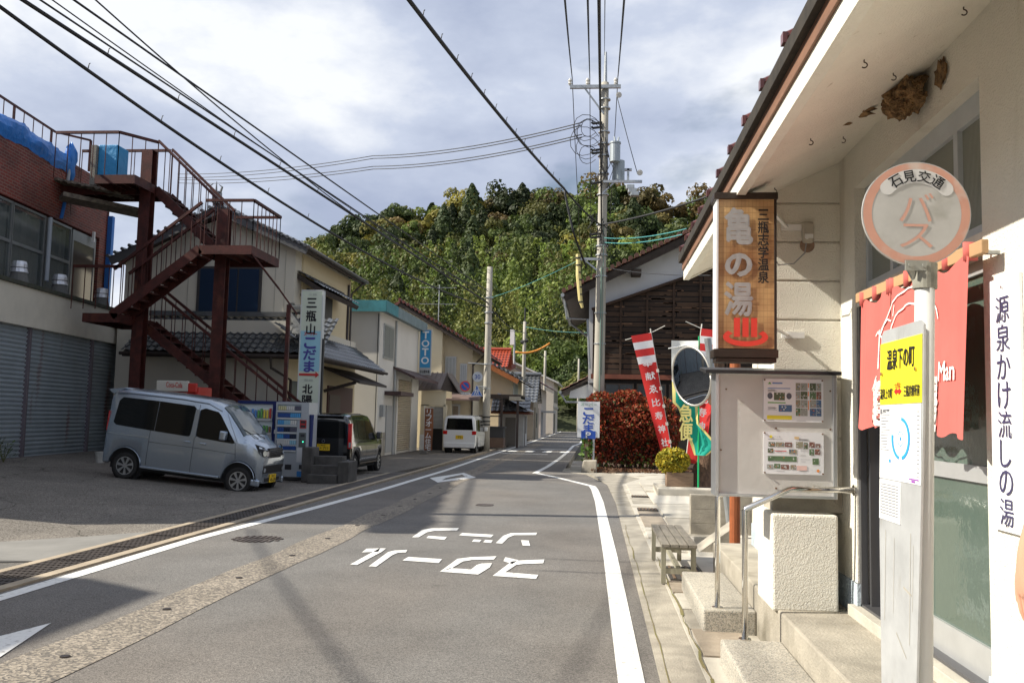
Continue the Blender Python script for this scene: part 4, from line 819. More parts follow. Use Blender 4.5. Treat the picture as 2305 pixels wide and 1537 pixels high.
def lwin(y0,y1,z0,z1,zm,x,label=None,curtain=.7):
    f=MB(); t_=.035
    f.box(x-.03,x+.03,y0,y0+t_,z0,z1); f.box(x-.03,x+.03,y1-t_,y1,z0,z1); f.box(x-.031,x+.031,y0+t_,y1-t_,z1-.06,z1); f.box(x-.031,x+.031,y0+t_,y1-t_,z0,z0+.05)
    if zm: f.box(x-.031,x+.031,y0+t_,y1-t_,zm-.04,zm+.04)
    W_=f.build('window',wf,PB)
    p=MB(); p.box(x-.003,x+.003,y0+t_,y1-t_,z0+.05,z1-.06); q=p.build('pane',mat('old_window_glass',(.10,.12,.12),.08,spec=.8,alpha=.42),W_)
    if curtain: 
        c=MB(); n=40; A=[];B=[]
        ya=y0+.05; yb=y0+(y1-y0)*curtain
        for i in range(n+1): 
            yy_=ya+(yb-ya)*i/n; xx=x-.12+.03*math.sin(i*1.3)+.015*math.sin(i*3.1); A.append((xx,yy_,z0+.03)); B.append((xx*1-.0,yy_,z1-.08-.10*abs(math.sin(i*.16))))
        for i in range(n): c.quad(A[i],A[i+1],B[i+1],B[i])
        c.build('curtain',mat('grey_curtain',(.40,.41,.38),.9,var=.15,vs=3),W_,smooth=True)
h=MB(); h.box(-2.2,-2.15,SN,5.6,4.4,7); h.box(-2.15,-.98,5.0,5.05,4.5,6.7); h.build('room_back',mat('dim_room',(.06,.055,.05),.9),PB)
for (y0,y1) in [(-5.6,-4.4),(-4.35,-3.2),(-3.15,-2.0),(-1.95,-.75),(-.70,.32),(.36,1.98)]: lwin(y0,y1,4.5,6.62,5.62,-.88,curtain=.98)
lwin(2.06,3.45,4.5,6.62,5.62,-.88,curtain=.95)
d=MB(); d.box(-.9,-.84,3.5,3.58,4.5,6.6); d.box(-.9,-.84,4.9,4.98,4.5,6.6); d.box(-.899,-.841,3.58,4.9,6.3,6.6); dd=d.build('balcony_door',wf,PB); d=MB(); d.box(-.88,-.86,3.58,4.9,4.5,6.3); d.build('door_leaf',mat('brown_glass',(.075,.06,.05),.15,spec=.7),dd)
# pipe, lamp, vents
h=MB(); h.tube([(-.76,2.9,8.35),(-.76,2.75,7.2)],.045,10,0); h.tube([(-.76,2.75,7.25),(-.76,2.6,6.7)],.048,10,1); h.tube([(-.76,2.02,6.6),(-.76,2.02,4.9)],.055,10,0); h.box(-.80,-.77,2.05,2.16,4.9,6.55,1); h.build('downpipe',[mat('grey_pvc',(.33,.36,.40),.5),mat('blue_sheet_strip',(.02,.14,.46),.6)],PB)
h=MB(); h.box(-.86,-.66,5.60,5.78,4.5,7.45); h.build('blue_corner_cover',mat('blue_sheet_strip',(.02,.14,.46),.6),PB)
h=MB(); h.tube([(-.7,2.2,8.0),(-.74,3.0,7.3),(-.72,3.05,6.9),(-.7,2.5,6.68),(-.7,2.15,6.6)],.007,5); h.build('cable',blackp,PB)
h=MB(); h.box(-.79,-.72,4.58,4.64,5.9+.55,6.2+.55); h.build('wall_light',white_paint,PB)
h=MB(); h.box(.02,.10,4.45,4.85,3.93,4.05); h.build('tan_lamp',mat('tan_plastic',(.45,.33,.18),.5),PB,bevel=.03)
for y in (-.15,1.9,4.45):
    VT=empty('roof_vent',(0,0,0),0,{-.15:'foil wrapped vent stub on the ledge, nearest to the left edge',1.9:'foil wrapped vent stub on the ledge below the blue strip',4.45:'foil wrapped vent stub on the ledge in front of the brown door'}[y],'vent')
    VT.location=PB.matrix_world@Vector((0,0,0)); 
    mm_=Matrix.Translation((-13.56,20.57,0))@Matrix.Rotation(R(6.47),4,'Z'); VT.matrix_world=mm_@Matrix.Translation((-.35,y,4.5))
    h=MB(); h.tube([(0,0,0),(0,0,.3)],[.24,.17],16); h.build('base',mat('grey_mortar_cone',(.12,.12,.115),.9),VT)
    h=MB(); h.tube([(0,0,.28),(0,0,.36),(0,0,.48),(0,0,.55)],[.205,.185,.175,.15],14); h.build('foil_wrap',mat('crumpled_foil',(.62,.63,.66),.35,.7,bump=2,bs=14),VT); h=MB(); h.tube([(0,0,.385),(0,0,.40)],[.195,.195],14); h.build('strap',blackp,VT)
# tarp on the parapet
tarp=mat('blue_tarpaulin',(.015,.19,.62),.42,var=.25,vs=2,bump=2.5,bs=7)
TP=empty('blue_tarpaulin',(0,0,0),0,'blue tarpaulin draped along the top of the brick wall','tarpaulin'); TP.matrix_world=Matrix.Translation((-13.56,20.57,0))@Matrix.Rotation(R(6.47),4,'Z')
h=MB(); n=160; rows=[]; import mathutils
prof=[(-1.5,8.50),(-1.3,8.56),(-1.0,8.62),(-.80,8.56),(-.72,8.45),(-.70,8.32),(-.73,8.2),(-.76,8.12),(-.785,8.04)]
for j,(px_,pz) in enumerate(prof):
    row=[]
    for i in range(n+1):
        y=-10.3+13.2*i/n; nn=mathutils.noise.noise(Vector((y*1.3,j*.4,0)))*.07+mathutils.noise.noise(Vector((y*5+j*.8,j*.3,3)))*.035; taper=0
        row.append((px_+nn*.8,y,pz+nn+(.03*math.sin(y*2)))) 
    rows.append(row)
for j in range(len(prof)-1):
    for i in range(n): h.quad(rows[j][i],rows[j][i+1],rows[j+1][i+1],rows[j+1][i])
h.build('sheet',tarp,TP,smooth=True)
h=blobmesh((-.82,3.0,8.35),(.16,.22,.55),18,0,.35,4); h.build('bundled_end',tarp,TP,smooth=True)
# roof railing
rust=mat('rusty_maroon_steel',(.088,.019,.013),.55,.25,var=.55,vs=5,bump=.3,bs=40,stain=((.13,.045,.022),3,.60,(1,1,.5)))
RR=empty('roof_railing',(0,0,0),0,'thin brown railing on the brick building roof behind the tarpaulin','railing'); RR.matrix_world=TP.matrix_world.copy()
h=MB(); h.beam((-1.3,-10,9.25),(-1.3,3.05,9.25),.05,.05); h.beam((-1.3,3.05,9.25),(-.55,3.6,9.2),.05,.05); h.beam((-.55,3.6,9.2),(-.55,3.6,8.3),.06,.06); h.build('top_rail',rust,RR)
h=MB()
for i in range(27): y=-9.9+i*.49; w_=.05 if i%4==2 else .018; h.beam((-1.3,y,9.22),(-1.3,y,8.5),w_,w_)
h.build('balusters',rust,RR)
for i_,(px_,py_,yy_,n_,h_) in enumerate([(8,1030,19.0,260,.42),(-10,1010,19.6,200,.5)]):
    q_=at(px_,py_,yy_); W_=empty('weed',(q_.x,q_.y,lotz(q_.x)),0,['bushy green weed at the left edge by the shutters','second weed half out of view at the left edge'][i_],'plant'); h=MB(); rq=random.Random(i_)
    for k in range(60):
        a=rq.uniform(0,6.28); r_=rq.uniform(.05,.28); z_=rq.uniform(.1,h_); b=Vector((r_*math.cos(a),r_*math.sin(a),z_)); s_=rq.uniform(.03,.06); d_=Vector((math.cos(a),math.sin(a),rq.uniform(-.3,.8))); e_=Vector((-math.sin(a),math.cos(a),0)); h.poly([b,b+d_*s_+e_*s_*.5,b+d_*s_*2,b+d_*s_-e_*s_*.5])
    h.build('leaves',mat('weed_green',(.10,.17,.03),.6,var=.4,vs=9),W_); h=MB()
    for k in range(7): a=k*.9; h.tube([(0,0,0),(.1*math.cos(a),.1*math.sin(a),h_*.6),(.2*math.cos(a),.2*math.sin(a),h_)],[.008,.006,.003],5)
    h.build('stems',mat('weed_stem',(.12,.13,.05),.8),W_)
# bucket and weed
h=MB(); h.tube([(0,0,0),(0,0,.26)],[.095,.12],16); h.tube([(0,0,.245),(0,0,.265)],[.13,.13],16); o=h.build('bucket',mat('old_white_bucket',(.5,.49,.45),.6,var=.3,vs=9)); bp_=at(226,1030,20.9); o.location=(bp_.x,bp_.y,lotz(bp_.x)); tag(o,'small worn white bucket on the ground behind the silver van','bucket')
# ---------------- exterior staircase ----------------
ST=empty('exterior_staircase',(-11,22.9,0),0,'rusty maroon steel fire staircase zigzagging up to the brick building roof','staircase')
def stb(name,mb,m=None,p=None):
    o=mb.build(name,m or rust,p or ST); o.matrix_parent_inverse=Matrix.Translation((11,-22.9,0)) if p is None else Matrix(); return o
colA=(-12.08,22.85); colB=(-9.9,22.85)
for (cx,cy),zt in ((colA,8.5),(colB,6.88)):
    h=MB(); 
    for d_ in (-.13,.13): h.box(cx-.15,cx+.15,cy+d_-.012,cy+d_+.012,-.2,zt)
    h.box(cx-.012,cx+.012,cy-.118,cy+.118,-.2,zt); h.box(cx-.15,cx+.15,cy-.142,cy+.142,zt,zt+.012); stb('column',h)
def landing(x0,x1,y0,y1,z,name='landing'):
    h=MB(); h.box(x0,x1,y0,y1,z-.02,z); h.box(x0,x1,y0-.02,y0,z-.22,z+.01); h.box(x0,x1,y1,y1+.02,z-.22,z+.01); h.box(x1,x1+.02,y0-.02,y1+.02,z-.22,z+.01); h.box(x0-.02,x0,y0-.02,y1+.02,z-.22,z+.01)
    for i in range(1,4): x=x0+(x1-x0)*i/4; h.box(x-.02,x+.02,y0+.002,y1-.002,z-.12,z-.021)
    return stb(name,h)
def railing(pts,hgt,n,name='railing',w=.07):
    h=MB(); t_=MB()
    for a,b in zip(pts,pts[1:]):
        a=Vector(a);b=Vector(b); h.beam(a+Z_*hgt,b+Z_*hgt,w,w)
    o=stb('handrail',h); tot=sum((Vector(b)-Vector(a)).length for a,b in zip(pts,pts[1:]))
    for a,b in zip(pts,pts[1:]):
        a=Vector(a);b=Vector(b); k=max(1,round(n*(b-a).length/tot))
        for i in range(k+1):
            p=a.lerp(b,i/k); t_.beam(p,p+Z_*hgt,.018,.018)
    stb('balusters',t_); return o
def flight(a,b,y0,y1,n,hr=1.0,nb=11,rl=(True,True)):
    a=Vector(a);b=Vector(b)
    for k,y in enumerate((y0,y1)):
        h=MB(); h.beam((a.x,y,a.z-.05),(b.x,y,b.z-.05),.04,.24); stb('stringer',h)
        if rl[k]: railing([(a.x,y,a.z+.05),(b.x,y,b.z+.05)],hr,nb)
    for i in range(1,n):
        t_=i/n; x=a.x+(b.x-a.x)*t_; z=a.z+(b.z-a.z)*t_; h=MB(); s_=1 if b.x>a.x else -1
        h.box(x-.15,x+.15,y0+.02,y1-.02,z-.02,z+.015); h.box(x-.15,x-.14,y0+.02,y1-.02,z+.015-.16,z+.0) ; stb('tread',h)
yn0,yn1,yf0,yf1=21.9,22.65,23.05,23.85
landing(-14.6,-11.95,yf0,yf1,7.58); landing(-13.0,-11.95,yn0,yf0,7.58)
flight((-11.95,0,7.55),(-10.05,0,5.80),yf0,yf1,9,1.25,9)
landing(-10.1,-8.75,yn0,yf1,5.75)
flight((-10.1,0,5.72),(-12.35,0,3.98),yn0,yn1,9,1.1,9)
landing(-13.1,-12.2,yn0,yf1,3.98)
flight((-12.2,0,3.95),(-7.7,0,.55),yf0,yf1,18,1.05,15)
railing([(-14.35,yn0+.3,7.6),(-12.6,yn0+.3,7.6),(-11.97,yf0+.05,7.6)],1.22,8); railing([(-14.6,yf1,7.6),(-12.0,yf1,7.6)],1.22,5)
railing([(-10.0,yn0,5.77),(-8.73,yn0,5.77),(-8.73,yf1,5.77),(-10.0,yf1,5.77)],1.15,15)
railing([(-13.45,yn0,4.1),(-12.15,yn0,4.1)],1.1,4); 
h=MB(); h.beam((-8.73,yn0,5.55),(-8.2,yn0+.6,4.75),.04,.04); h.beam((-8.2,yn0+.6,4.75),(-7.75,yn0+.8,4.1),.04,.04); stb('brace',h)
h=MB(); h.beam((-7.95,22.6,-.1),(-7.95,22.6,4.35),.09,.09); stb('slim_post',h)
# board with blue sheet on the top landing
BL=empty('covered_panel',(-13.7,23.3,7.6),0,'upright speckled panel wrapped in blue sheet on the top landing','panel')
h=MB(); h.box(-.07,.07,-.4,.35,0,1.1); h.build('panel',mat('speckled_render',(.35,.33,.28),.95,var=.7,vs=40),BL); h=MB(); h.box(.072,.62,-.3,.3,.02,1.14); h.build('sheet',mat('faded_blue_sheet',(.02,.24,.50),.5,bump=2,bs=6),BL,bevel=.03)
# broken parapet pieces
h=MB()
for i in range(9): x=-14.75+i*.2; h.beam((x,22.6,7.72-.04*i),(x+.3,23.5,7.6-.03*i),.16,.05+.02*(i%2))
h.beam((-14.5,22.8,7.25),(-12.9,24.2,7.1),.8,.12)
o=h.build('broken_canopy',mat('rotten_wood',(.22,.19,.15),.95,var=.6,vs=8,bump=1,bs=20)); tag(o,'broken weathered canopy edge under the top landing','canopy')
# ---------------- vending machines ----------------
def shelf_products(mb,x0,x1,z,hh,n,mis,y,rr,round_=False,w=.8):
    for i in range(n):
        x=x0+(x1-x0)*(i+.5)/n; hw_=(x1-x0)/n*w/2; k=mis[(i*len(mis))//n]
        if round_: mb.cyl((x,y,z),hw_,hh*rr.uniform(.8,1),8,mi=k)
        else: mb.box(x-hw_,x+hw_,y-.02,y+.02,z,z+hh,k)
CV=empty('cigarette_machine',(-7.22,21.1,-.02),R(-2),'silver cigarette vending machine with rows of blue and white packs','vending machine')
pkm=[mat('pack%d'%i,c,.4) for i,c in enumerate([(.62,.62,.60),(.03,.08,.28),(.08,.32,.62),(.55,.52,.30),(.02,.03,.06),(.28,.5,.62),(.10,.10,.14)])]
h=MB(); h.box(-.41,.41,.03,.60,.07,1.84); h.box(-.41,-.37,-.0,.03,.07,1.84); h.box(.22,.41,-.0,.03,.07,1.84); h.box(-.37,.22,0,.03,1.78,1.84); h.box(-.37,.22,0,.03,.07,.64); h.box(.13,.22,0,.03,.64,1.42); h.build('cabinet',mat('silver_grey_enamel',(.44,.47,.50),.35,.2,var=.06),CV)
h=MB(); h.box(-.40,.40,.04,.58,-.0,.07); h.build('base',mat('dark_base',(.07,.07,.07),.8),CV)
h=MB(); h.quad((-.37,.028,.64),(.22,.028,.64),(.22,.028,1.78),(-.37,.028,1.78)); h.build('display_back',mat('display_back',(.30,.36,.40),.5),CV)
rr=random.Random(3); h=MB(); rows_=[(1.60,[3,0,6],.22),(1.43,[1,1,2,2],.22),(1.26,[2,5,0],.13),(1.09,[1,4,6],.13),(.93,[2,1,4],.13),(.79,[0,0,5],.13),(.66,[2,1,1],.13)]
for z,mis,x1 in rows_: shelf_products(h,-.35,x1-.01,z+.045,.10,11 if x1>.2 else 9,mis,.0,rr)
h.build('cigarette_packs',pkm,CV)
h=MB()
for z,mis,x1 in rows_: h.box(-.365,x1-.003,-.02,.02,z,z+.035)
h.build('shelf_buttons',mat('button_strip',(.55,.56,.56),.5),CV)
h=MB(); h.box(.20,.36,-.01,-.001,1.22,1.42,0); h.box(.22,.34,-.013,-.01,1.34,1.40,1); h.box(.22,.34,-.013,-.01,1.24,1.30,1); h.box(.19,.36,-.01,-.001,.78,1.12,2); h.box(.23,.33,-.013,-.01,1.02,1.08,1); h.box(.28,.31,-.014,-.01,.89,.92,3); h.box(.15,.37,-.006,-.001,.42,.76,4); h.box(-.13,.03,-.006,-.001,.24,.36,1); h.box(.22,.33,-.006,-.001,.26,.36,1); h.box(.17,.36,-.006,-.001,.08,.21,5)
h.build('coin_panel',[mat('panel_red',(.45,.03,.03),.5),mat('panel_dark',(.03,.03,.035),.4),mat('panel_grey',(.10,.115,.11),.4),mat('green_led',(.05,.7,.4),.4,emit=1.5),mat('notice_white',(.6,.6,.6),.6),mat('sticker_blue',(.04,.2,.5),.5)],CV)
h=MB(); h.tube([(0,0,.7),(0,0,1.45),(0,0,1.55)],[.035,.05,.06],8,0); h.box(-.06,.06,-.06,.06,.55,.75,1); o=h.build('umbrella_holder',[mat('navy_fabric',(.02,.03,.12),.8),white_paint]); o.parent=CV; o.location=(.45,.1,0)
BV=empty('drinks_machine',(-8.15,21.5,-.0),R(-2),'dark blue drinks vending machine behind the silver van','vending machine')
h=MB(); h.box(-.60,.60,.05,.70,.02,1.84); h.box(-.60,-.56,0,.05,.02,1.84); h.box(.30,.60,0,.05,.02,1.84); h.box(-.56,.30,0,.05,1.76,1.84); h.box(-.56,.30,0,.05,.02,.62); h.build('cabinet',mat('navy_enamel',(.012,.022,.115),.35),BV)
h=MB(); h.quad((-.56,.045,.62),(.3,.045,.62),(.3,.045,1.76),(-.56,.045,1.76)); h.build('display_back',mat('display_white',(.62,.68,.70),.5),BV)
h=MB(); dm_=[mat('drink%d'%i,c,.3) for i,c in enumerate([(.1,.35,.08),(.75,.6,.06),(.08,.25,.6),(.55,.05,.04),(.6,.6,.6),(.25,.12,.05)])]
for z,mis in ((1.42,[1,4,2,0,1,3]),(1.08,[5,3,2,4,0,5]),(.74,[3,5,1,2,4,3])): shelf_products(h,-.54,.28,z,.24 if z>1.4 else .17,11,mis,.0,rr,True,.72)
h.build('bottles',dm_,BV); h=MB()
for z in (1.36,1.02,.68): h.box(-.55,.29,-.01,.03,z,z+.05)
h.build('shelf_buttons',mat('button_strip',(.55,.56,.56),.5),BV); h=MB(); h.box(.36,.52,-.01,0,1.2,1.5,0); h.box(.36,.50,-.012,0,1.05,1.15,1); h.box(-.4,.2,-.01,0,.2,.42,0); h.build('coin_panel',[mat('panel_dark',(.03,.03,.035),.4),mat('notice_white',(.6,.6,.6),.6)],BV)
KV=empty('red_cooler',(-10.12,21.3,.40),R(-2),'white and red drinks machine with a Coca-Cola header behind the van','vending machine')
h=MB(); h.box(-.62,.45,.05,.75,.0,1.74,0); h.box(-.62,.20,-.04,.05,1.62,1.88,1); h.box(.201,.42,-.04,.05,1.60,1.83,0); h.box(-.62,.45,0,.05,0,1.6,0); h.build('cabinet',[mat('drinks_red',(.50,.03,.02),.4),mat('aged_white',(.55,.52,.45),.5)],KV,bevel=.02)
h=MB(); h.text('Coca-Cola',(-.15,-.045,1.78),(1,0,-.03),Z_,.42,.13,.02); h.build('lettering',mat('drinks_red',(.50,.03,.02),.4),KV)
# ---------------- concrete steps by the black car ----------------
SP=empty('entrance_steps',(-6.0,20.3,-.03),0,'short flight of concrete steps coloured dark for shade, with side walls by the black car','steps')
h=MB()
for i in range(3): h.box(-.55,.12,.0+.27*i,.9,.0 if i==0 else .2*i,.2*(i+1))
h.build('treads',mat('shaded_concrete',(.10,.093,.085),.9,var=.5,vs=3,bump=.5),SP,bevel=.01); h=MB(); h.box(.125,.38,.15,.9,0,.50); h.build('side_wall',mat('shaded_concrete',(.1,.1,.1)),SP,bevel=.015); h=MB(); h.box(-.80,-.555,.35,.9,0,.80); h.build('side_wall',mat('shaded_concrete',(.1,.1,.1)),SP,bevel=.015)  # concrete colour darkened for the shade the steps stand in
# ---------------- kodama pylon sign ----------------
KS=empty('pylon_sign',(-7.72,24.0,1.3),R(3),'tall pale lightbox sign 三瓶山 こだま 北陽 with a red arrow','sign')
# front centre px(707..): local x across
h=MB(); h.box(-.33,.22,-.06,.16,.0,3.6,0); h.build('lightbox',mat('pale_green_acrylic',(.60,.66,.54),.35),KS)
h=MB(); h.box(-.335,.225,-.065,-.0605,1.40,2.50); h.build('blue_field',mat('sky_blue_acrylic',(.30,.56,.68),.35),KS)
h=MB(); h.box(-.36,-.33,-.07,.17,-.02,3.62); h.box(.22,.25,-.07,.17,-.02,3.62); h.box(-.36,.25,-.07,.17,3.6,3.63); h.box(-.36,.25,-.07,.17,-.04,0); h.build('frame',mat('pale_frame',(.6,.62,.6),.5),KS)
h=MB(); h.box(.24,.30,.0,.10,-1.3,2.3); h.build('post',blackp,KS)
xc=-.06
h=MB(); h.vtext('三瓶山',(xc,-.072,3.27),X_,Z_,.27,.36,.05,hs=.80); h.vtext('北陽',(xc-.02,-.072,.92),X_,Z_,.27,.30,.05,hs=.85); h.build('black_lettering',black_ink,KS)
h=MB(); h.text('スーパー',(xc,-.072,2.42),X_,Z_,.36,.10,.06); h.box(-.33,.14,-.075,-.07,1.28,1.34); h.poly([(.12,-.0752,1.22),(.22,-.0752,1.31),(.12,-.0752,1.40)]); h.build('red_marks',mat('arrow_red',(.50,.02,.02),.5),KS)
h=MB(); h.vtext('こだま',(xc,-.072,2.17),X_,Z_,.34,.32,.07,hs=.9); h.build('blue_lettering',mat('violet_blue_ink',(.06,.06,.30),.5),KS)
h=MB(); h.text('三瓶',(xc+.02,-.072,3.50),X_,Z_,.24,.07,.02); h.text('旅館',(xc,-.072,1.16),X_,Z_,.24,.07,.02); h.build('faded_lettering',mat('faded_grey_ink',(.42,.46,.42),.6),KS)
# ---------------- first cream house ----------------
hw1=mat('grey_cream_render',(.62,.58,.49),.85,var=.07,vs=.8,bump=.3,bs=60,stain=((.42,.40,.34),.9,.64,(1,1,.4)))
hw2=mat('warm_cream_render',(.66,.56,.36),.85,var=.07,vs=.8)
gtile=mat('glossy_grey_tile',(.125,.13,.135),.26,.15,var=.35,vs=2.5,coat=.5,spec=.8); dwood=mat('dark_eave_wood',(.055,.04,.032),.8,var=.4,vs=6)
H1=empty('cream_house',(-11.5,26,0),0,'two storey cream house with grey tiled gable roof behind the staircase','house')
def hb(name,m,mb,P_=None,par=None,**k):
    o=mb.build(name,m,**k); P_=P_ or H1; o.parent=par or P_; 
    if par is None: o.matrix_parent_inverse=Matrix.Translation(-P_.location)
    return o
ez=6.42; ax_=-11.3; az=7.5
h=MB(); h.prism([(-14.3,26,0),(-9.0,26,0),(-9.0,26,ez+.15),(ax_,26,az-.12),(-14.0,26,ez),(-14.3,26,ez-.1)],(0,6,0)); hb('upper_wall',hw1,h)
h=MB(); h.box(-9.0,-8.96,26.6,32,4.0,6.4); hb('street_wall',hw2,h)
h=MB(); tiles(h,(-8.55,25.5,ez),(0,6.9,0),(ax_+8.55,0,az-ez+.15),26,9,.045,.03); tiles(h,(-14.6,25.5,ez-.35),(0,6.9,0),(ax_+14.6,0,az-ez+.5),26,11,.045,.03)
for i in range(23): y=25.5+i*.3; h.tube([(ax_,y,az+.20),(ax_,y+.28,az+.22)],[.13,.15],8)
for k in range(16):
    t_=k/15; 
    for x_,z_ in ((-8.55+(ax_+8.55)*t_,ez+(az-ez+.15)*t_),(-14.6+(ax_+14.6)*t_,ez-.35+(az-ez+.5)*t_)): h.tube([(x_,25.46,z_+.05),(x_,25.8,z_+.06)],.055,7)
hb('roof',gtile,h)
h=MB(); slab(h,(-8.5,25.55,ez-.04),(-8.5,32.4,ez-.04),(ax_,32.4,az+.1),(ax_,25.55,az+.1),.1); slab(h,(ax_,25.55,az+.1),(ax_,32.4,az+.1),(-14.5,32.4,ez-.36),(-14.5,25.55,ez-.36),.1)
h.beam((-8.5,25.55,ez-.10),(ax_,25.55,az+.03),.05,.24,mi=1); h.beam((-14.55,25.55,ez-.46),(ax_,25.55,az+.03),.05,.24,mi=1); hb('eaves',[dwood,mat('grey_barge_board',(.10,.10,.105),.7,var=.2)],h)
h=MB(); h.tube([(-8.45,25.45,ez-.02),(-8.45,32.4,ez-.02)],.06,8); h.tube([(-8.45,32.0,ez-.05),(-8.9,31.9,ez-.5),(-8.9,31.9,.2)],.04,8); hb('gutter',mat('brown_gutter',(.04,.03,.028),.4),h)
o_=MB(); o_.box(ax_-.10,ax_+.1,25.35,25.6,az+.2,az+.55); o_.tube([(ax_-.12,25.4,az+.5),(ax_-.2,25.4,az+.72),(ax_-.1,25.4,az+.78)],[.04,.03,.01],6); o_.tube([(ax_+.12,25.4,az+.5),(ax_+.18,25.4,az+.68),(ax_+.08,25.4,az+.75)],[.04,.03,.01],6); o_.tube([(ax_,25.4,az+.5),(ax_,25.4,az+.85)],[.04,.01],6); hb('ridge_ornament',gtile,o_)
# window behind stairs, lower walls, skirt roofs
h=MB(); h.box(-12.0,-10.0,25.95,26.02,4.42,5.9,0); h.box(-11.9,-10.75,25.93,25.955,4.5,5.82,1); h.box(-10.7,-10.08,25.93,25.955,4.5,5.82,1); hb('window',[mat('dark_frame',(.05,.045,.045),.5),mat('blue_curtain_glass',(.008,.025,.06),.3,spec=.4)],h)
h=MB(); h.box(-14.0,-8.87,25.2,32.6,0,4.2); hb('lower_wall',hw1,h)
h=MB(); h.box(-8.87,-8.85,25.22,32.6,0,3.6); hb('street_wall',hw2,h)
h=MB(); tiles(h,(-13.4,24.35,3.22),(5.8,0,0),(0,1.65,1.15),26,8,.05,.035); tiles(h,(-7.75,24.5,3.15),(0,8.2,0),(-1.3,0,.95),30,6,.045,.03); hb('skirt_roof',gtile,h)
h=MB(); h.beam((-13.4,25.95,4.46),(-8.9,25.95,4.46),.18,.14); h.tube([(-7.7,24.35,3.25),(-9.05,25.9,4.45)],.11,8); h.tube([(-8.6,25.1,3.55),(-7.75,24.3,3.42)],[.16,.15],10); h.cyl((-7.78,24.22,3.40),.15,.06,12,'Y')
h.tube([(-8.75,25.3,3.98),(-8.1,24.55,3.62)],.15,8)
h.tube([(-9.0,25.9,4.62),(-8.7,25.9,4.62)],.15,10); h.box(-9.1,-8.95,25.8,25.95,4.5,4.8); hb('hip_ridge',gtile,h)
h=MB(); slab(h,(-13.4,24.4,3.14),(-7.75,24.4,3.14),(-8.9,26.0,4.25),(-13.4,26.0,4.25),.1); slab(h,(-7.75,24.4,3.10),(-7.75,32.7,3.10),(-9.0,32.7,4.05),(-9.0,25.6,4.05),.1); h.tube([(-13.4,24.3,3.14),(-7.7,24.3,3.12),(-7.68,32.7,3.08)],.05,8); h.tube([(-9.0,24.3,3.1),(-9.0,24.35,2.8),(-8.7,25.15,2.5),(-8.7,25.15,.0)],.04,8); hb('skirt_eaves',dwood,h)
# street window with small tiled hood
h=MB(); tiles(h,(-8.2,26.2,5.35),(0,4.2,0),(-.8,0,.5),14,3,.04,.03); hb('window_hood',gtile,h); h=MB(); slab(h,(-8.2,26.2,5.28),(-8.2,30.4,5.28),(-9,30.4,5.75),(-9,26.2,5.75),.14); h.beam((-8.9,26.3,5.1),(-8.2,26.3,5.25),.06,.08); hb('hood_frame',dwood,h)
h=MB(); h.box(-8.99,-8.9,27.0,29.6,4.35,5.4,0); h.box(-8.91,-8.88,27.1,28.2,4.42,5.33,1); hb('window',[mat('dark_frame',(.05,.045,.045),.5),mat('green_glass',(.03,.07,.05),.1,spec=.9)],h)
h=MB(); h.box(-8.90,-8.80,29.2,32.2,.3,2.5,0); h.box(-8.80,-8.78,29.3,30.6,.3,2.2,1); hb('entrance_door',[mat('maroon_frame',(.07,.022,.018),.6),mat('dark_brown_door',(.06,.03,.022),.5,var=.3)],h)
h=MB(); h.prism([(-7.6,28.6,2.55),(-7.6,32.4,2.55),(-8.9,32.4,3.05),(-8.9,28.6,3.05)],(0,0,.08)); h.beam((-8.8,28.7,2.3),(-7.75,28.7,2.6),.08,.1); hb('entrance_canopy',mat('dark_canopy',(.035,.025,.022),.7),h)
h=MB(); h.box(-8.87,-8.83,25.7,26.6,1.4,2.5); hb('window',mat('dim_glass',(.14,.15,.15),.15),h)
# ---------------- plumbing shop building (blue roof edge) ----------------
wr_=mat('pale_grey_render',(.66,.63,.57),.85,var=.08,vs=.7,stain=((.44,.42,.38),.8,.64,(1,1,.4)))
T1=empty('blue_edged_building',(-8.2,33.5,0),0,'pale rendered building with turquoise flat roof edge and shuttered bay','building')
h=MB(); h.box(-14,-8.2,33.5,41,0,5.55); hb('wall',wr_,h,T1)
h=MB(); h.box(-14,-7.95,33.2,41.5,5.5,5.62,1); h.box(-14,-7.9,33.18,33.24,5.45,5.86,1); h.box(-7.96,-7.9,33.24,41.55,5.45,5.86,1); h.box(-9.3,-7.89,33.16,33.2,5.44,5.87,0); h.box(-7.9,-7.88,33.16,35.2,5.44,5.87,0); hb('roof_edge',[mat('turquoise_metal',(.06,.27,.31),.6,var=.35,vs=3),mat('faded_teal_metal',(.20,.27,.29),.6,var=.3,vs=2)],h,T1)
h=MB(); h.box(-8.22,-8.16,34.1,35.8,3.75,5.1,0); h.box(-8.165,-8.15,34.18,34.92,3.83,5.02,1); h.box(-8.165,-8.15,34.98,35.72,3.83,5.02,1); hb('window',[alu,mat('frosted_glass',(.23,.24,.23),.3)],h,T1)
s=MB(); zz=.1
while zz<3.0: s.quad((-8.3,36.7,zz),(-8.3,39.4,zz),(-8.24,39.4,zz+.05),(-8.24,36.7,zz+.05)); s.quad((-8.24,36.7,zz+.05),(-8.24,39.4,zz+.05),(-8.3,39.4,zz+.09),(-8.3,36.7,zz+.09)); zz+=.09
s.v=[(a[0]+.13,a[1],a[2]) for a in s.v]; hb('roller_shutter',mat('cream_shutter',(.50,.43,.32),.6,var=.12),s,T1)
h=MB(); h.box(-8.2,-8.13,39.5,41.0,0,3.2,0); h.prism([(-7.3,36.0,3.05),(-7.3,41.4,3.05),(-8.2,41.4,3.45),(-8.2,36.0,3.45)],(0,0,.1),1); h.box(-8.2,-7.55,34.6,37.1,2.35,2.5,1); h.box(-8.2,-8.1,36.4,36.65,0,3.2,0); hb('awning',[wr_,mat('maroon_awning',(.09,.05,.045),.6,var=.3)],h,T1)
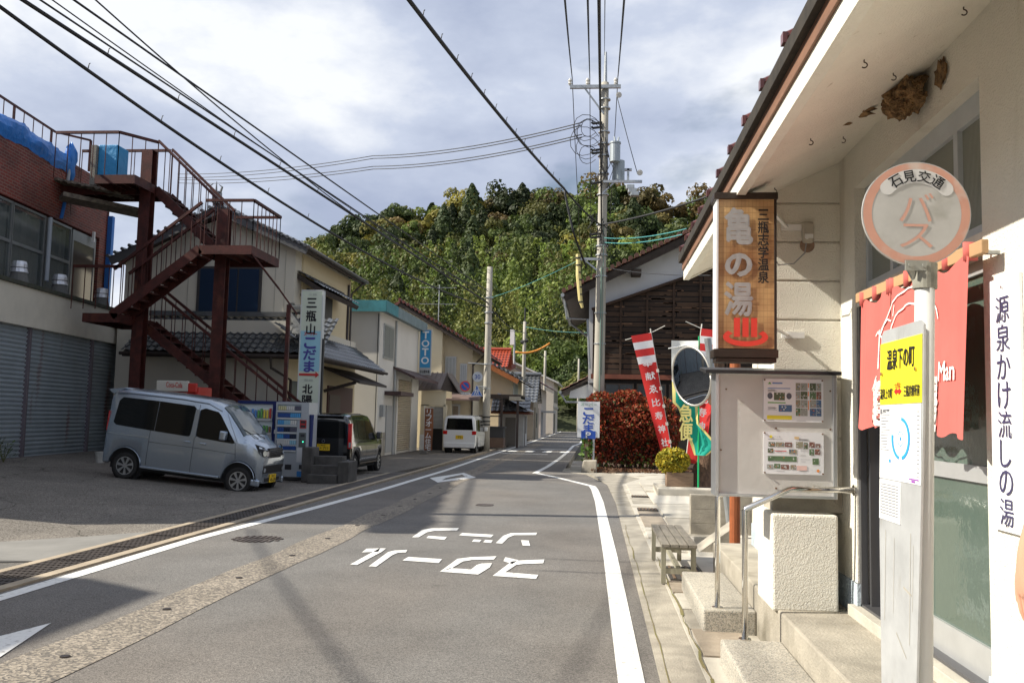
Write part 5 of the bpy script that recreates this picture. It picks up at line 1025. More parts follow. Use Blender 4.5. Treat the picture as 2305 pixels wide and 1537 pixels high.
h=MB(); h.box(-8.22,-8.15,34.9,35.9,.1,1.95); hb('side_door',mat('grey_door',(.38,.38,.37),.5),h,T1)
h=MB(); h.box(-8.19,-8.18,33.5,34.9,0,.9); hb('wall_base',conc,h,T1)
TS=empty('projecting_shop_sign',(-7.85,41.0,4.0),0,'blue vertical sign reading TOTO hanging from the building corner','sign')
h=MB(); h.box(-.27,.27,-.08,.08,-.55,1.55,0); h.build('box',mat('sign_grey',(.40,.42,.43),.5),TS); h=MB(); h.quad((-.24,-.085,-.22),(.24,-.085,-.22),(.24,-.085,1.50),(-.24,-.085,1.50)); h.build('blue_face',mat('cyan_blue',(.03,.26,.52),.5),TS)
h=MB(); h.vtext('TOTO',(0,-.09,1.28),X_,Z_,.34,.39,.05,hs=.82); h.build('white_lettering',mat('lettering_white',(.75,.78,.78),.5),TS); h=MB(); h.text('杉山管水道',(0,-.09,-.40),X_,Z_,.44,.14,.03); h.build('small_lettering',black_ink,TS)
# ---------------- cream house with red tiled roof ----------------
H2=empty('red_roofed_house',(-6.2,44,0),0,'cream two storey house with red brown tiled roof beyond the blue edged building','house')
cr1=mat('pale_cream_render',(.70,.62,.45),.85,var=.06,vs=.7); cr2=mat('dull_cream_render',(.58,.50,.36),.85,var=.08,vs=.7)  # two cream tones, the left wall paler than the right part
def gx2(x): return 4.75+(-5.4-x)*.57
h=MB(); h.prism([(-12,44,0),(-7.6,44,0),(-7.6,44,gx2(-7.6)-.15),(-9.7,44,gx2(-9.7)-.15),(-12,44,5.5)],(0,7,0)); hb('wall',cr1,h,H2)
h=MB(); h.prism([(-7.6,44.5,0),(-6.15,44.5,0),(-6.15,44.5,gx2(-6.15)-.15),(-7.6,44.5,gx2(-7.6)-.15)],(0,6.5,0)); hb('wall',cr2,h,H2)
h=MB(); tiles(h,(-5.4,43.5,4.75),(0,8,0),(-4.3,0,4.3*.57),28,14,.05,.03); slab(h,(-9.7,43.5,7.2),(-9.7,51.5,7.2),(-13,51.5,5.3),(-13,43.5,5.3),.1)
for k in range(22): t_=k/21; h.tube([(-5.4-4.3*t_,43.44,4.8+4.3*.57*t_),(-5.4-4.3*t_,43.8,4.81+4.3*.57*t_)],.08,7)
hb('roof',redtile,h,H2)
h=MB(); slab(h,(-5.45,43.55,4.66),(-5.45,51.4,4.66),(-9.7,51.4,7.08),(-9.7,43.55,7.08),.13); h.beam((-5.45,43.6,4.62),(-9.7,43.6,7.02),.05,.2); h.tube([(-5.4,43.5,4.62),(-5.4,51,4.62)],.06,8); h.tube([(-5.45,43.7,4.6),(-6.1,44.4,4.1)],.035,6); hb('eaves',dwood,h,H2)
for (x0,x1,z0,z1) in ((-7.5,-6.95,3.05,4.55),(-6.75,-6.4,3.0,4.2)):
    h=MB(); h.box(x0,x1,44.42,44.5,z0,z1,0); 
    for i in range(3): xx=x0+.05+(x1-x0-.07)*i/3; h.box(xx,xx+(x1-x0-.1)/3-.03,44.40,44.421,z0+.06,z1-.06,1)
    hb('window',[alu,mat('pale_blind_glass',(.34,.36,.37),.3)],h,H2)
h=MB(); h.prism([(-7.6,43.2,2.35),(-5.6,43.2,2.35),(-5.6,44.5,2.7),(-7.6,44.5,2.7)],(0,0,.08)); hb('entrance_canopy',mat('brown_sheet',(.17,.12,.11),.6),h,H2)
h=MB(); h.box(-7.5,-6.7,44.43,44.5,.3,2.2,0); h.box(-7.42,-7.12,44.41,44.431,.4,2.1,1); h.box(-7.05,-6.78,44.41,44.431,.4,2.1,1); hb('entrance_door',[alu,mat('door_lattice',(.25,.21,.17),.4)],h,H2)
# garage with ribbed metal roof
G1=empty('garage',(-8.0,40.2,0),0,'small garage with ribbed brown metal gable roof and lifted shutter','garage')
h=MB(); h.box(-8.15,-7.75,41.9,43.4,0,2.6); h.box(-7.9,-6.95,43.3,43.4,0,2.8); h.box(-8.1,-6.95,41.6,41.72,2.05,2.75); h.box(-8.12,-7.72,41.6,41.75,0,2.1); h.box(-7.05,-6.9,41.6,41.75,0,2.1); hb('wall',cr1,h,G1)
h=MB(); h.box(-8.13,-7.74,41.58,41.6,0,.72); hb('wall_base',white_paint,h,G1)
h=MB(); slab(h,(-8.5,41.3,2.75),(-7.15,41.3,2.80),(-6.95,41.9,3.6),(-8.1,41.9,3.6),.06,0)
for i in range(6):
    t_=i/5; h.beam((-8.5+1.35*t_,41.3,2.79),(-8.1+1.15*t_,41.9,3.63),.035,.04,mi=0)
h.prism([(-7.15,41.25,2.78),(-6.95,41.85,3.62),(-6.3,42.2,2.65)],(.0,.06,.0),1); slab(h,(-6.95,41.85,3.62),(-6.95,43.5,3.62),(-6.25,43.5,2.65),(-6.25,41.6,2.65),.06,0); hb('roof',[mat('taupe_metal_roof',(.26,.215,.195),.45,.3,var=.2),dwood],h,G1)
s=MB(); zz=1.0
while zz<2.02: s.box(-7.68,-7.06,41.68,41.70,zz,zz+.05); zz+=.06
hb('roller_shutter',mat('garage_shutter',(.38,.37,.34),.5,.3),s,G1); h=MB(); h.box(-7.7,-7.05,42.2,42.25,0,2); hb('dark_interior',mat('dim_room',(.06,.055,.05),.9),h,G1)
# brown banner
NB=empty('banner',(-7.15,37.6,0),0,'brown vertical banner with white lettering by the garage','banner')
def nobori(P_,w_,hh,z0,m_,lean=0,curl=.05,n=18,taper=None,seed=0,side_=1):
    V=[];k=6; q=random.Random(seed)
    for j in range(n+1):
        t_=j/n; z=z0+hh*(1-t_); ww=w_*(taper(t_) if taper else 1)
        for i in range(k+1):
            s_=i/k; V.append((side_*ww*s_+lean*t_,curl*math.sin(t_*7+s_*3+seed)*(s_+.2)*min(1,t_*3+.2),z-(.0)))
    Fs=[(j*(k+1)+i,j*(k+1)+i+1,(j+1)*(k+1)+i+1,(j+1)*(k+1)+i) for j in range(n) for i in range(k)]
    return V,Fs
V,Fs=nobori(NB,.36,1.75,.15,None,curl=.05,seed=2); h=MB(); h.add(V,Fs); h.build('cloth',mat('brown_cloth',(.26,.10,.045),.8),NB,smooth=True); h=MB(); h.tube([(0,.03,0),(-.02,.03,2.0)],.014,6); h.tube([(-.02,.03,1.92),(.38,.03,1.90)],.01,6); h.build('pole',white_paint,NB)
h=MB(); h.vtext('リフォーム住宅',(.18,-.07,1.74),X_,Z_,.24,.245,.03); h.build('lettering',white_paint,NB); h=MB(); h.box(-.15,.15,-.15,.15,0,.12); h.build('base',conc_dk,NB)
# ---------------- utility poles ----------------
polem=mat('pole_concrete',(.42,.39,.33),.85,var=.2,vs=4,stretch=(1,1,.15),bump=.2,bs=40)
def pole(x,y,h_,r0,r1,label,name='utility_pole',m_=None,lean=0):
    P_=empty(name,(x,y,0),0,label,'utility pole'); a=MB(); a.tube([(lean*t_*h_,0,h_*t_) for t_ in (0,.25,.5,.75,1)],[r0+(r1-r0)*t_ for t_ in (0,.25,.5,.75,1)],16); a.build('pole',m_ or polem,P_,smooth=True); return P_
MP=pole(.07,29.3,12.7,.19,.125,'tall concrete utility pole with crossarm and transformer behind the red hedge',lean=.006)
lx=lambda z:.006*z
h=MB(); h.tube([(lx(12.7),0,12.6),(lx(13.6),0,13.75)],[.07,.04],8); h.box(lx(12)-1.15+.0,lx(12)+.52,-.22,-.12,12.45,12.56); h.beam((lx(11.7)-.65,-.17,12.45),(lx(11)-.02,-.14,11.6),.04,.05); h.box(lx(10)-.0,1.32,-.2,-.12,9.28,9.36); h.beam((.05,-.15,8.95),(.4,-.15,9.28),.04,.05); h.box(-.72,0,-.2,-.12,6.72,6.80); h.beam((-.5,-.15,6.72),(-.1,-.15,6.4),.04,.05); h.build('crossarm',galv,MP)
wm=mat('porcelain',(.62,.60,.56),.25)
for x in (-1.08,-.50,.42):
    h=MB(); h.tube([(x,-.17,12.56),(x,-.17,12.62),(x,-.17,12.66),(x,-.17,12.72),(x,-.17,12.8)],[.03,.07,.045,.07,.03],10); h.build('insulator',wm,MP)
for p_ in ((.53,-.17,12.2),(1.24,-.17,9.6)):
    h=MB(); h.cyl(p_,.075,.16,12,(0,-1,-.3)); h.cyl((p_[0],p_[1]-.05,p_[2]),.095,.05,12,(0,-1,-.3)); h.build('insulator',wm,MP)
h=MB(); h.cyl((.43,-.25,9.95),.17,.62,18); h.cyl((.43,-.25,10.55),.19,.05,18); h.cyl((.56,.12,9.4),.2,.68,18); h.tube([(.43,-.25,10.6),(.40,-.2,10.8)],.03,8); h.tube([(.52,-.25,10.6),(.54,-.2,10.78)],.03,8); h.build('transformer',mat('transformer_grey',(.36,.40,.42),.4,.3,var=.1),MP,smooth=False)
for (x,z,a_) in ((.95,9.12,.3),(1.02,9.0,.25),(1.1,8.9,.2)): 
    h=MB(); h.box(x-.16,x+.12,-.3,-.1,z-.08,z+.08); h.build('switch_box',galv,MP,bevel=.03)
h=MB(); h.box(.83,.9,-.2,-.1,9.36,9.75); h.box(.75,.98,-.2,-.1,9.68,9.75); h.build('switch_bracket',galv,MP)
h=MB()
rq=random.Random(5)
for i in range(7):
    c_=Vector((-.45+.12*rq.uniform(-1,1),-.2,10.7+.5*rq.uniform(-1,1))); r_=.25+.25*rq.random(); h.tube([c_+Vector((r_*math.cos(R(a)),.1*math.sin(R(a*2)),r_*math.sin(R(a)))) for a in range(20,330,30)],.011,5)
for z in (11.3,11.15,10.4,10.3,9.3,7.6,7.5): h.tube([(.0,-.16,z),(-.3,-.2,z-.05),(-.35,-.2,z+.0)],.04,6)
for i in range(18):
    z=7.1+rq.random()*1.3; x=-.25+.35*rq.random(); h.tube([(x,-.18-.1*rq.random(),z),(x+.2*rq.uniform(-1,1),-.22,z-.35*rq.random())],.018,5)
for i in range(8): h.tube([(.18*rq.uniform(-1,1),-.17,10.1+rq.random()),(.25*rq.uniform(-1,1)+.2,-.2,9.6+rq.random()*.4),(.3*rq.uniform(-1,1),-.18,9.1)],.012,5)
h.build('cable_loops',mat('cable_black',(.02,.02,.022),.6),MP)
h=MB()
for z in (12.1,11.8,11.0,10.6,10.2,9.6,8.9,7.9,7.2,6.9,6.2,5.0,4.0): h.tube([(lx(z),0,z),(lx(z),0,z+.035)],[.195,.195],16)
h.build('pole_band',galv,MP)
h=MB(); h.tube([(lx(5),-.19,0),(lx(5)+.01,-.19,6.5)],.022,6); h.tube([(.1,-.19,3.0),(.1,-.19,7.9)],.012,6); h.build('riser_pipe',mat('green_grey_pipe',(.16,.24,.20),.5),MP)
h=MB(); h.tube([(-.72,-.2,6.9),(-.70,-.25,6.2),(-.62,-.25,5.4),(-.55,-.25,5.15)],[.07,.08,.07,.04],8,0); 
for i in range(7): h.tube([(-.72+.02*i,-.24,6.8-.24*i),(-.72+.02*i,-.24,6.76-.24*i)],.085,8,1)
h.build('yellow_cable_cover',[mat('cable_cover_yellow',(.62,.52,.22),.6),blackp],MP)
P2=pole(-5.12,42.3,6.0+2.7,.19,.13,'plain concrete utility pole carrying three traffic signs beside the white car')
h=MB(); 
for z in (2.9,4.05,6.0,6.5,7.2): h.tube([(0,0,z),(0,0,z+.05)],[.2,.2],16)
h.tube([(0,-.2,4.05),(-.9,-.2,4.1)],.025,8); h.tube([(0,-.2,3.0),(-.5,-.2,3.0)],.025,8); h.build('pole_band',galv,P2)
h=MB(); 
for z in (1.55,1.35,1.2): h.tube([(0,0,z),(0,0,z+.07)],[.195,.195],16,0 if z!=1.35 else 1)
h.build('marker_band',[blackp,blackp],P2)
def sdisc(name,label,p_,r_,parts,n=36):
    S=empty(name,p_,0,label,'road sign'); a=MB(); a.cyl((0,.0,0),r_,.02,n,'Y'); a.build('plate',galv,S)
    for nm_,m_,fn in parts: q=MB(); fn(q); q.build(nm_,m_,S)
    return S
blue_s=mat('sign_blue',(.02,.12,.48),.4); red_s=mat('sign_red',(.62,.06,.04),.4); white_s=mat('sign_white',(.70,.72,.74),.4)
p3=at(1075,848,41.9); sdisc('speed_sign','round sign reading 30 on the grey pole above the triangle',p3,.24,[('face',mat('sign_greyed',(.50,.53,.57),.5),lambda q:q.disc((0,-.004,0),.235,(0,-1,0),36)),('lettering',mat('sign_ink_blue',(.04,.08,.32),.5),lambda q:q.text('30',(0,-.008,0),X_,Z_,.26,.20,.03))])
p3=at(1047,869,41.9); sdisc('no_parking_sign','round blue no parking sign with red ring left of the speed sign',p3,.25,[('face',blue_s,lambda q:q.disc((0,-.004,0),.19,(0,-1,0),36)),('ring',red_s,lambda q:(q.disc((0,-.006,0),.245,(0,-1,0),36,r_in=.185),q.quad((-.155,-.007,.11),(-.12,-.007,.15),(.155,-.007,-.11),(.12,-.007,-.15)))),('small_plate',white_s,lambda q:(q.box(-.25,.25,0,.01,-.40,-.30),)),('plate_text',black_ink,lambda q:q.text('この先100m',(0,-.004,-.35),X_,Z_,.42,.06,.01))])
p3=at(1073,881,41.9); S=empty('crossing_sign',p3,0,'blue triangular children crossing sign under the 30 sign','road sign')
h=MB(); h.prism([(-.285,0,-.22),(.285,0,-.22),(.0,0,.32)],(0,.02,0)); h.build('plate',white_s,S); h=MB(); h.poly([(-.255,-.004,-.205),(.255,-.004,-.205),(.0,-.004,.285)]); h.build('face',blue_s,S)
h=MB(); 
def fig(q,x,z,s_): 
    q.disc((x,-.008,z+.155*s_),.028*s_,(0,-1,0),12); q.poly([(x-.03*s_,-.008,z+.11*s_),(x+.03*s_,-.008,z+.11*s_),(x+.02*s_,-.008,z),(x-.03*s_,-.008,z)]); q.poly([(x-.03*s_,-.008,z),(x-.0*s_,-.008,z),(x-.04*s_,-.008,z-.14*s_),(x-.075*s_,-.008,z-.13*s_)]); q.poly([(x-.01*s_,-.008,z),(x+.02*s_,-.008,z),(x+.06*s_,-.008,z-.14*s_),(x+.03*s_,-.008,z-.14*s_)]); q.poly([(x-.03*s_,-.008,z+.1*s_),(x-.02*s_,-.008,z+.07*s_),(x-.08*s_,-.008,z+.0*s_),(x-.09*s_,-.008,z+.02*s_)]); q.poly([(x+.03*s_,-.008,z+.1*s_),(x+.02*s_,-.008,z+.07*s_),(x+.07*s_,-.008,z+.02*s_),(x+.08*s_,-.008,z+.04*s_)])
fig(h,-.055,.0,1); fig(h,.06,-.02,.85); h.quad((-.2,-.008,-.19),(.2,-.008,-.19),(.2,-.008,-.165),(-.2,-.008,-.165)); h.build('figures',white_s,S)
P3=pole(-5.1,63.5,8.4,.17,.11,'utility pole with an orange cable sleeve near the dark tiled house')
h=MB(); h.tube([(0,0,1.5),(0,0,3.0)],.20,14); h.build('marker_band',mat('black_yellow_wrap',(.05,.045,.04),.7,col2=(.35,.2,.02),vs=1.2,stretch=(0.1,.1,3)),P3)
h=MB(); h.tube([(-.3,0,8.3),(.3,0,8.3)],.03,6); h.tube([(-.25,0,6.9),(.25,0,7.1)],.14,8); h.tube([(0,0,8.2),(0,0,9.4)],.05,8); h.build('fittings',mat('cable_black',(.02,.02,.022),.6),P3)
P4=pole(-5.0,88,8.2,.17,.11,'far thin utility pole with a lamp in front of the pale gabled house')
h=MB(); h.tube([(0,-.1,4.6),(.5,-.1,4.7),(.7,-.1,4.5)],[.04,.04,.10],8); h.build('street_lamp',galv,P4)
P5=pole(-2.3,118,9.5,.18,.12,'farthest utility pole beside the grassy bank and green panel')
AN=empty('antenna_mast',at(1155,900,95),0,'slim steel mast with a white box behind the roofs','mast'); AN.location.z=0; h=MB(); h.tube([(0,0,0),(0,0,10.2)],[.16,.1],8); h.tube([(0,0,5),(0,0,7.4)],[.25,.25],8); h.build('mast',galv,AN); h=MB(); h.box(-.45,0,-.2,.2,9.3,10.9); h.build('box',white_paint,AN)
# ---------------- cables ----------------
cabm=mat('cable_black',(.02,.02,.022),.6)
def cable(pts,r_,label,sag=None,n=24,grp='overhead cables',m_=None,ties=0):
    a=MB(); path=[]
    for A,B in zip(pts,pts[1:]):
        A=Vector(A);B=Vector(B); s_=sag if sag is not None else .01*(B-A).length
        for i in range(n+1):
            t_=i/n; p=A.lerp(B,t_); p.z-=4*s_*t_*(1-t_); path.append(p)
    a.tube(path,r_,6)
    if ties:
        for i in range(0,len(path)-1,ties): p=path[i]; a.tube([p,p+Vector((.02,0,.12)),p+Vector((.03,.02,.14))],.009,4)
    o=a.build('overhead_cable',m_ or cabm,smooth=True); tag(o,label,'cable',grp); return o
PA=pole(-10.55,13.2,9.2,.18,.13,'utility pole just beyond the left edge whose crossarm end shows at the corner'); h=MB(); h.box(-.5,.85,-.1,0,8.45,8.56); h.build('crossarm',galv,PA)
def dp(px,py,Y): return at(px,py,Y)
e2=lambda z:(-5.15,42.1,z)
def through(p,q,t): return p+(q-p)*t
def lcable(px0,py0,Y0,zend,mx,my,r_,label,ties=0):
    A=dp(px0,py0,Y0); B=Vector(e2(zend)); 
    # sag measured so the middle hangs at the seen height
    best=0;bd=1e9
    for s100 in range(0,120,2):
        s_=s100/100
        for i in range(25):
            t_=i/24; p=A.lerp(B,t_); p.z-=4*s_*t_*(1-t_); u,v=pix(p); d=abs(u-mx)
            if d<12:
                if abs(v-my)<bd: bd=abs(v-my); best=s_
    cable([A,B],r_,label,best,40,ties=ties)
    if px0<50: cable([A,Vector((-10.45,13.2,A.z+.12))],r_,label.split(',')[0]+', short end tied to the pole',0,2)
    else: d_=(A-B); d_.z=0; d_.normalize(); cable([A,A+d_*22+Z_*.9],r_*.9,label.split(',')[0]+', span behind the camera',.5,10)
lcable(-15,5,13.2,6.75,640,462,.034,'lowest thick black cable from the upper left corner',3)
lcable(38,-8,13.2,6.95,640,440,.036,'second thick black cable from the upper left, with wire ties',3)
lcable(60,-20,13.2,7.15,600,362,.018,'thin wire just above the two thick cables at left')
lcable(110,-5,13.2,7.3,600,340,.012,'thin dark wire above the thick cables at left')
lcable(160,-4,13.2,7.5,600,385,.020,'twisted drop wire above the cream house roof')
lcable(210,-4,13.2,7.6,600,330,.014,'uppermost thin wire slanting down from the upper left')
cable([e2(6.9),(-5.1,63.4,7.6)],.025,'cable from the signed pole on to the next pole',.35); cable([(-5.1,63.4,7.8),(-5.0,88,7.6)],.03,'cable between the two farther poles on the left',.3)
cable([e2(6.6),(-4.6,50,6.4),(-5.1,63.4,7.0)],.012,'thin slack line beside the signed pole',.3)
# central thick cable from above to main pole
A=dp(905,-20,13); B=dp(1270,425,27.5); cable([A,B],.036,'thick black cable slanting from the top centre down to the main pole',.12,30,ties=2); cable([B,dp(1290,520,27.5),dp(1320,600,28.8)],.035,'thick cable tail hanging beside the main pole',.05,8)
cable([(-15.2,10.2,8.3),(-7.5,-3,7.8)],.022,'thick cable off the left edge casting a soft streak on the road',.2,10)
cable([B,(.05,29.2,7.9),at(1600,440,24.0)],.028,'bundled dark line crossing level past the main pole to the right',.08,14); cable([A,A+Vector((-3,-16,1))],.03,'thick black cable continuing over the camera',.1,6)
for i,(x,px0) in enumerate(((-1.08,1268),(-.50,1322),(.42,1408))):
    A=Vector((x+.07+.07,29.1,12.8)); B=dp(px0,-40,10.5); cable([A,B],.016,['left thin wire rising from the crossarm','middle thin wire rising from the crossarm','right thin wire rising from the crossarm'][i],.05,14); 
    cable([A,(x+.1,62,10.5)],.014,['left wire continuing beyond the crossarm','middle wire continuing beyond the crossarm','right wire continuing beyond the crossarm'][i],.6,14)
cable([(.10,29.1,7.6),dp(1352,300,24),dp(1348,-30,10)],.024,'thick wavy black cable in front of the main pole',.05,14)
cable([(.11,29.2,13.6),dp(1362,-30,12)],.008,'topmost earth wire above the main pole',.02,8)
cable([(.53,29.1,12.2),(1.24,29.1,9.55)],.012,'short wire from the crossarm end down to the switch bracket',.05,8)
for i,(y0,ye) in enumerate(((276,392),(282,400),(303,404),(309,412))): cable([dp(1310,y0,29.2),dp(840,y0+75 if i<2 else y0+72,40),dp(400,ye,55)],.018,['highest of four level wires crossing the sky to the left','second of four level wires crossing the sky','third of four level wires crossing the sky','lowest of four level wires crossing the sky'][i],.25,16)
tq=mat('turquoise_wire',(.08,.34,.34),.5)
cable([(.2,29.1,7.45),at(1545,515,22)],.012,'upper turquoise wire from the main pole to the bathhouse roof',.1,12,m_=tq); cable([(.2,29.1,7.3),at(1535,528,22)],.012,'lower turquoise wire from the main pole to the bathhouse roof',.1,12,m_=tq); cable([(-.65,29.1,6.7),(-5.1,42.2,7.2)],.008,'thin green wire from the small bracket across the street',.1,12,m_=tq)
cable([(.15,29.1,6.5),at(1600,620,20)],.01,'beaded thin wire running down to the right eave',.08,12); cable([(-5,63.4,8),(3.5,58,7.6)],.012,'turquoise slack wire high across the far street',.4,12,m_=tq)
cable([at(1160,792,62),at(1238,772,62)],.07,'orange insulated cable sleeve across the far street',.3,12,m_=mat('orange_sleeve',(.62,.24,.03),.6))
cable([(-10.3,7.9,7.6),(8,7.6,7.7)],.022,'cable crossing the road overhead near the camera, front one',.25,16); cable([(-10.3,8.7,7.6),(8,8.4,7.6)],.018,'cable crossing the road overhead near the camera, rear one',.2,16)
# ---------------- houses farther along the left ----------------
og=mat('orange_barge',(.42,.14,.04),.6,var=.2)
H3=empty('orange_trimmed_house',(-6,52,0),0,'cream sided house with orange barge board and grey tiled gable roof','house')
sd3=mat('cream_siding',(.66,.56,.40),.8,var=.06); b0=sd3.node_tree
def g3(x): return 3.75+(-4.15-x)*.50
h=MB(); h.prism([(-10,54,0),(-5.0,54,0),(-5.0,54,g3(-5)-.1),(-8.7,54,g3(-8.7)-.1),(-10,54,5.3)],(0,7,0)); hb('wall',sd3,h,H3)
h=MB(); tiles(h,(-4.15,53.4,3.72),(0,8.2,0),(-4.55,0,4.55*.50),28,12,.05,.03); slab(h,(-8.7,53.4,6.0),(-8.7,61.4,6.0),(-11.5,61.4,4.6),(-11.5,53.4,4.6),.1)
for k in range(18): t_=k/17; h.tube([(-4.15-4.55*t_,53.3,3.82+2.275*t_),(-4.15-4.55*t_,53.7,3.83+2.275*t_)],.09,7)
hb('roof',gtile,h,H3); h=MB(); h.beam((-4.6,53.4,3.72),(-8.7,53.4,5.8),.05,.30); hb('barge_board',og,h,H3); h=MB(); slab(h,(-4.2,53.45,3.66),(-4.2,61,3.66),(-8.7,61,5.9),(-8.7,53.45,5.9),.08); hb('eaves',dwood,h,H3)
h=MB(); h.box(-4.99,-4.94,54.4,57.4,2.45,3.75,0)
for i in range(4): h.box(-4.94,-4.93,54.5+i*.72,55.1+i*.72,2.55,3.65,1)
hb('window',[white_paint,mat('pale_blind_glass',(.34,.36,.37),.3)],h,H3)
CPT=empty('carport',(-5.6,48,0),0,'dark brown carport frame in front of the orange trimmed house','carport'); cb=mat('dark_brown_steel',(.055,.035,.028),.5)
h=MB(); h.box(-7.4,-3.95,47.5,50.5,2.60,2.80,0); h.box(-4.55,-3.95,47.45,50.5,2.50,2.70,1); h.box(-8.0,-7.2,47.4,47.6,2.35,2.7,0); hb('roof',[cb,mat('pale_trim',(.5,.45,.36),.6)],h,CPT)
for x in (-6.9,-4.95,-4.1): h=MB(); h.box(x-.06,x+.06,47.5,47.62,0,2.6 if x<-4.5 else 2.5); hb('post',cb,h,CPT)
h=MB(); h.box(-6.9,-5.0,47.55,47.6,1.62,1.68); hb('cross_rail',cb,h,CPT)
SB=empty('storage_box',(-5.15,46.0,0),0,'brown and black lidded storage bin beside the signed pole','storage bin'); h=MB(); h.box(-.5,.5,0,.9,.05,.55,0); h.box(-.48,.48,.02,.9,.55,1.05,1); h.box(-.56,.54,-.05,.95,1.05,1.12,1); h.build('bin',[mat('taupe_panel',(.19,.12,.085),.7,var=.2),mat('dark_panel',(.05,.05,.052),.6)],SB)
SHD=empty('tiled_shed',(-4.7,52,0),0,'low white walled shed with grey tiled lean-to roof beyond the storage bin','shed')
h=MB(); h.box(-5.5,-4.05,51.2,53.6,0,1.95); hb('wall',mat('shed_white',(.62,.60,.57),.85,var=.15,vs=2),h,SHD); h=MB(); tiles(h,(-3.65,50.8,1.95),(0,3,0),(-1.9,0,1.0),11,5,.04,.03); tiles(h,(-5.9,50.7,1.95),(2.2,0,0),(0,1.2,.85),8,4,.04,.03); hb('roof',gtile,h,SHD); h=MB(); h.box(-4.06,-4.02,51.6,52.0,.0,1.7); h.box(-4.06,-4.02,52.5,52.9,.7,1.7); h.box(-5.1,-4.5,51.16,51.2,0,1.6); hb('door',mat('weathered_grey_door',(.20,.18,.16),.8),h,SHD); h=MB(); slab(h,(-5.9,50.75,1.88),(-3.7,50.75,1.88),(-3.7,53.8,1.88),(-5.9,53.8,2.7),.08); hb('eaves',mat('rust_trim',(.20,.06,.035),.7),h,SHD)
H4=empty('dark_tiled_house',(-6,67,0),0,'old low house with dark grey tiled roof and open dark shopfront','house')
h=MB(); h.box(-8.5,-4.6,67,72,0,2.9); h.prism([(-4.59,67,2.9),(-4.59,71.5,2.9),(-4.59,69.2,4.6)],(-.1,0,0)); h.box(-4.6,-4.5,67.8,71.8,0,2.4); hb('wall',mat('aged_beige_wall',(.36,.31,.24),.9,var=.3,vs=1.5),h,H4); h=MB(); tiles(h,(-9.2,66.2,2.75),(4.9,0,0),(0,3.0,2.1),16,9,.06,.04); tiles(h,(-9.2,72.5,2.75),(4.9,0,0),(0,-3.3,2.1),16,9,.06,.04)
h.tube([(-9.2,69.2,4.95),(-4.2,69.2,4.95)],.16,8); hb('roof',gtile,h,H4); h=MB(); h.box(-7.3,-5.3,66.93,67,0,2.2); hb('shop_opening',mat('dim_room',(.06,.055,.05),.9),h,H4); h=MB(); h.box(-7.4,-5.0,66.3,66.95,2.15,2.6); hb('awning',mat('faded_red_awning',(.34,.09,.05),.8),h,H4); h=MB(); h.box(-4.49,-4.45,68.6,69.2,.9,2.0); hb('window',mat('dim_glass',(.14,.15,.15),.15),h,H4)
H5=empty('narrow_house',(-5.5,76,0),0,'narrow pale house with a red tiled eave behind the dark tiled one','house'); h=MB(); h.box(-8.5,-4.6,76,84,0,4.1); hb('wall',mat('pinkish_render',(.55,.48,.42),.85,var=.1),h,H5); h=MB(); tiles(h,(-3.7,75.3,4.1),(0,9,0),(-3.2,0,1.7),26,8,.06,.04); slab(h,(-6.9,75.3,5.8),(-6.9,84.3,5.8),(-10,84.3,4.2),(-10,75.3,4.2),.1); h.tube([(-6.9,75.2,5.9),(-6.9,84,5.9)],.2,8); hb('roof',redtile,h,H5); h=MB(); h.box(-4.6,-3.5,76.5,79,2.1,2.25); h.box(-4.62,-4.55,76.6,78.4,.2,2.0); hb('awning',mat('grey_awning',(.3,.3,.31),.6),h,H5)
H6=empty('pale_gabled_house',(-7,98,0),0,'large pale house with a low white gable at the end of the street','house'); h=MB(); h.prism([(-14.6,98,0),(-4.6,98,0),(-4.6,98,5.6),(-10.2,98,8.0),(-14.6,98,6.0)],(0,11,0)); hb('wall',mat('pale_beige_render',(.62,.55,.46),.85,var=.08,vs=.6),h,H6); h=MB(); slab(h,(-4.0,97.4,5.55),(-4.0,109.6,5.55),(-10.2,109.6,8.25),(-10.2,97.4,8.25),.18); slab(h,(-10.2,97.4,8.25),(-10.2,109.6,8.25),(-15.2,109.6,6.0),(-15.2,97.4,6.0),.18); hb('roof',mat('light_grey_roof',(.55,.53,.50),.6),h,H6); h=MB()
for y in (100,103,106): h.box(-4.61,-4.55,y,y+1.4,3.4,4.8)
h.box(-4.61,-4.5,99.5,101,0,2.2); hb('window',mat('far_dark_window',(.16,.15,.14),.3),h,H6); h=MB(); h.box(-4.6,-4.5,98.4,109,2.75,2.95); hb('string_course',mat('grey_trim',(.4,.38,.35),.7),h,H6)
H7=empty('orange_roofed_house',(-9,90,0),0,'house behind with a bright orange red tiled roof','house'); h=MB(); h.box(-12.5,-8.9,88,94,0,6.4); hb('wall',sd3,h,H7); h=MB(); tiles(h,(-13,87.3,6.5),(4.4,0,0),(0,3.6,1.9),14,7,.08,.06); slab(h,(-13,94.6,6.5),(-8.6,94.6,6.5),(-8.6,91,8.4),(-13,91,8.4),.1); h.tube([(-13,90.9,8.5),(-8.6,90.9,8.5)],.18,8); hb('roof',mat('orange_red_tile',(.40,.07,.03),.4,var=.3),h,H7)
GP=empty('green_panel',(-1.5,150,1.2),0,'long green screen panel at the bend of the far road','fence'); h=MB(); h.box(-3.4,1.3,0,.2,-.2,2.1); h.build('panel',mat('green_sheet',(.03,.22,.10),.6,var=.15),GP,bevel=.3,seg=4); h=MB(); [h.box(x,x+.1,.1,.3,-1.2,.3) for x in (-3,-1,1)]; h.build('posts',galv,GP)
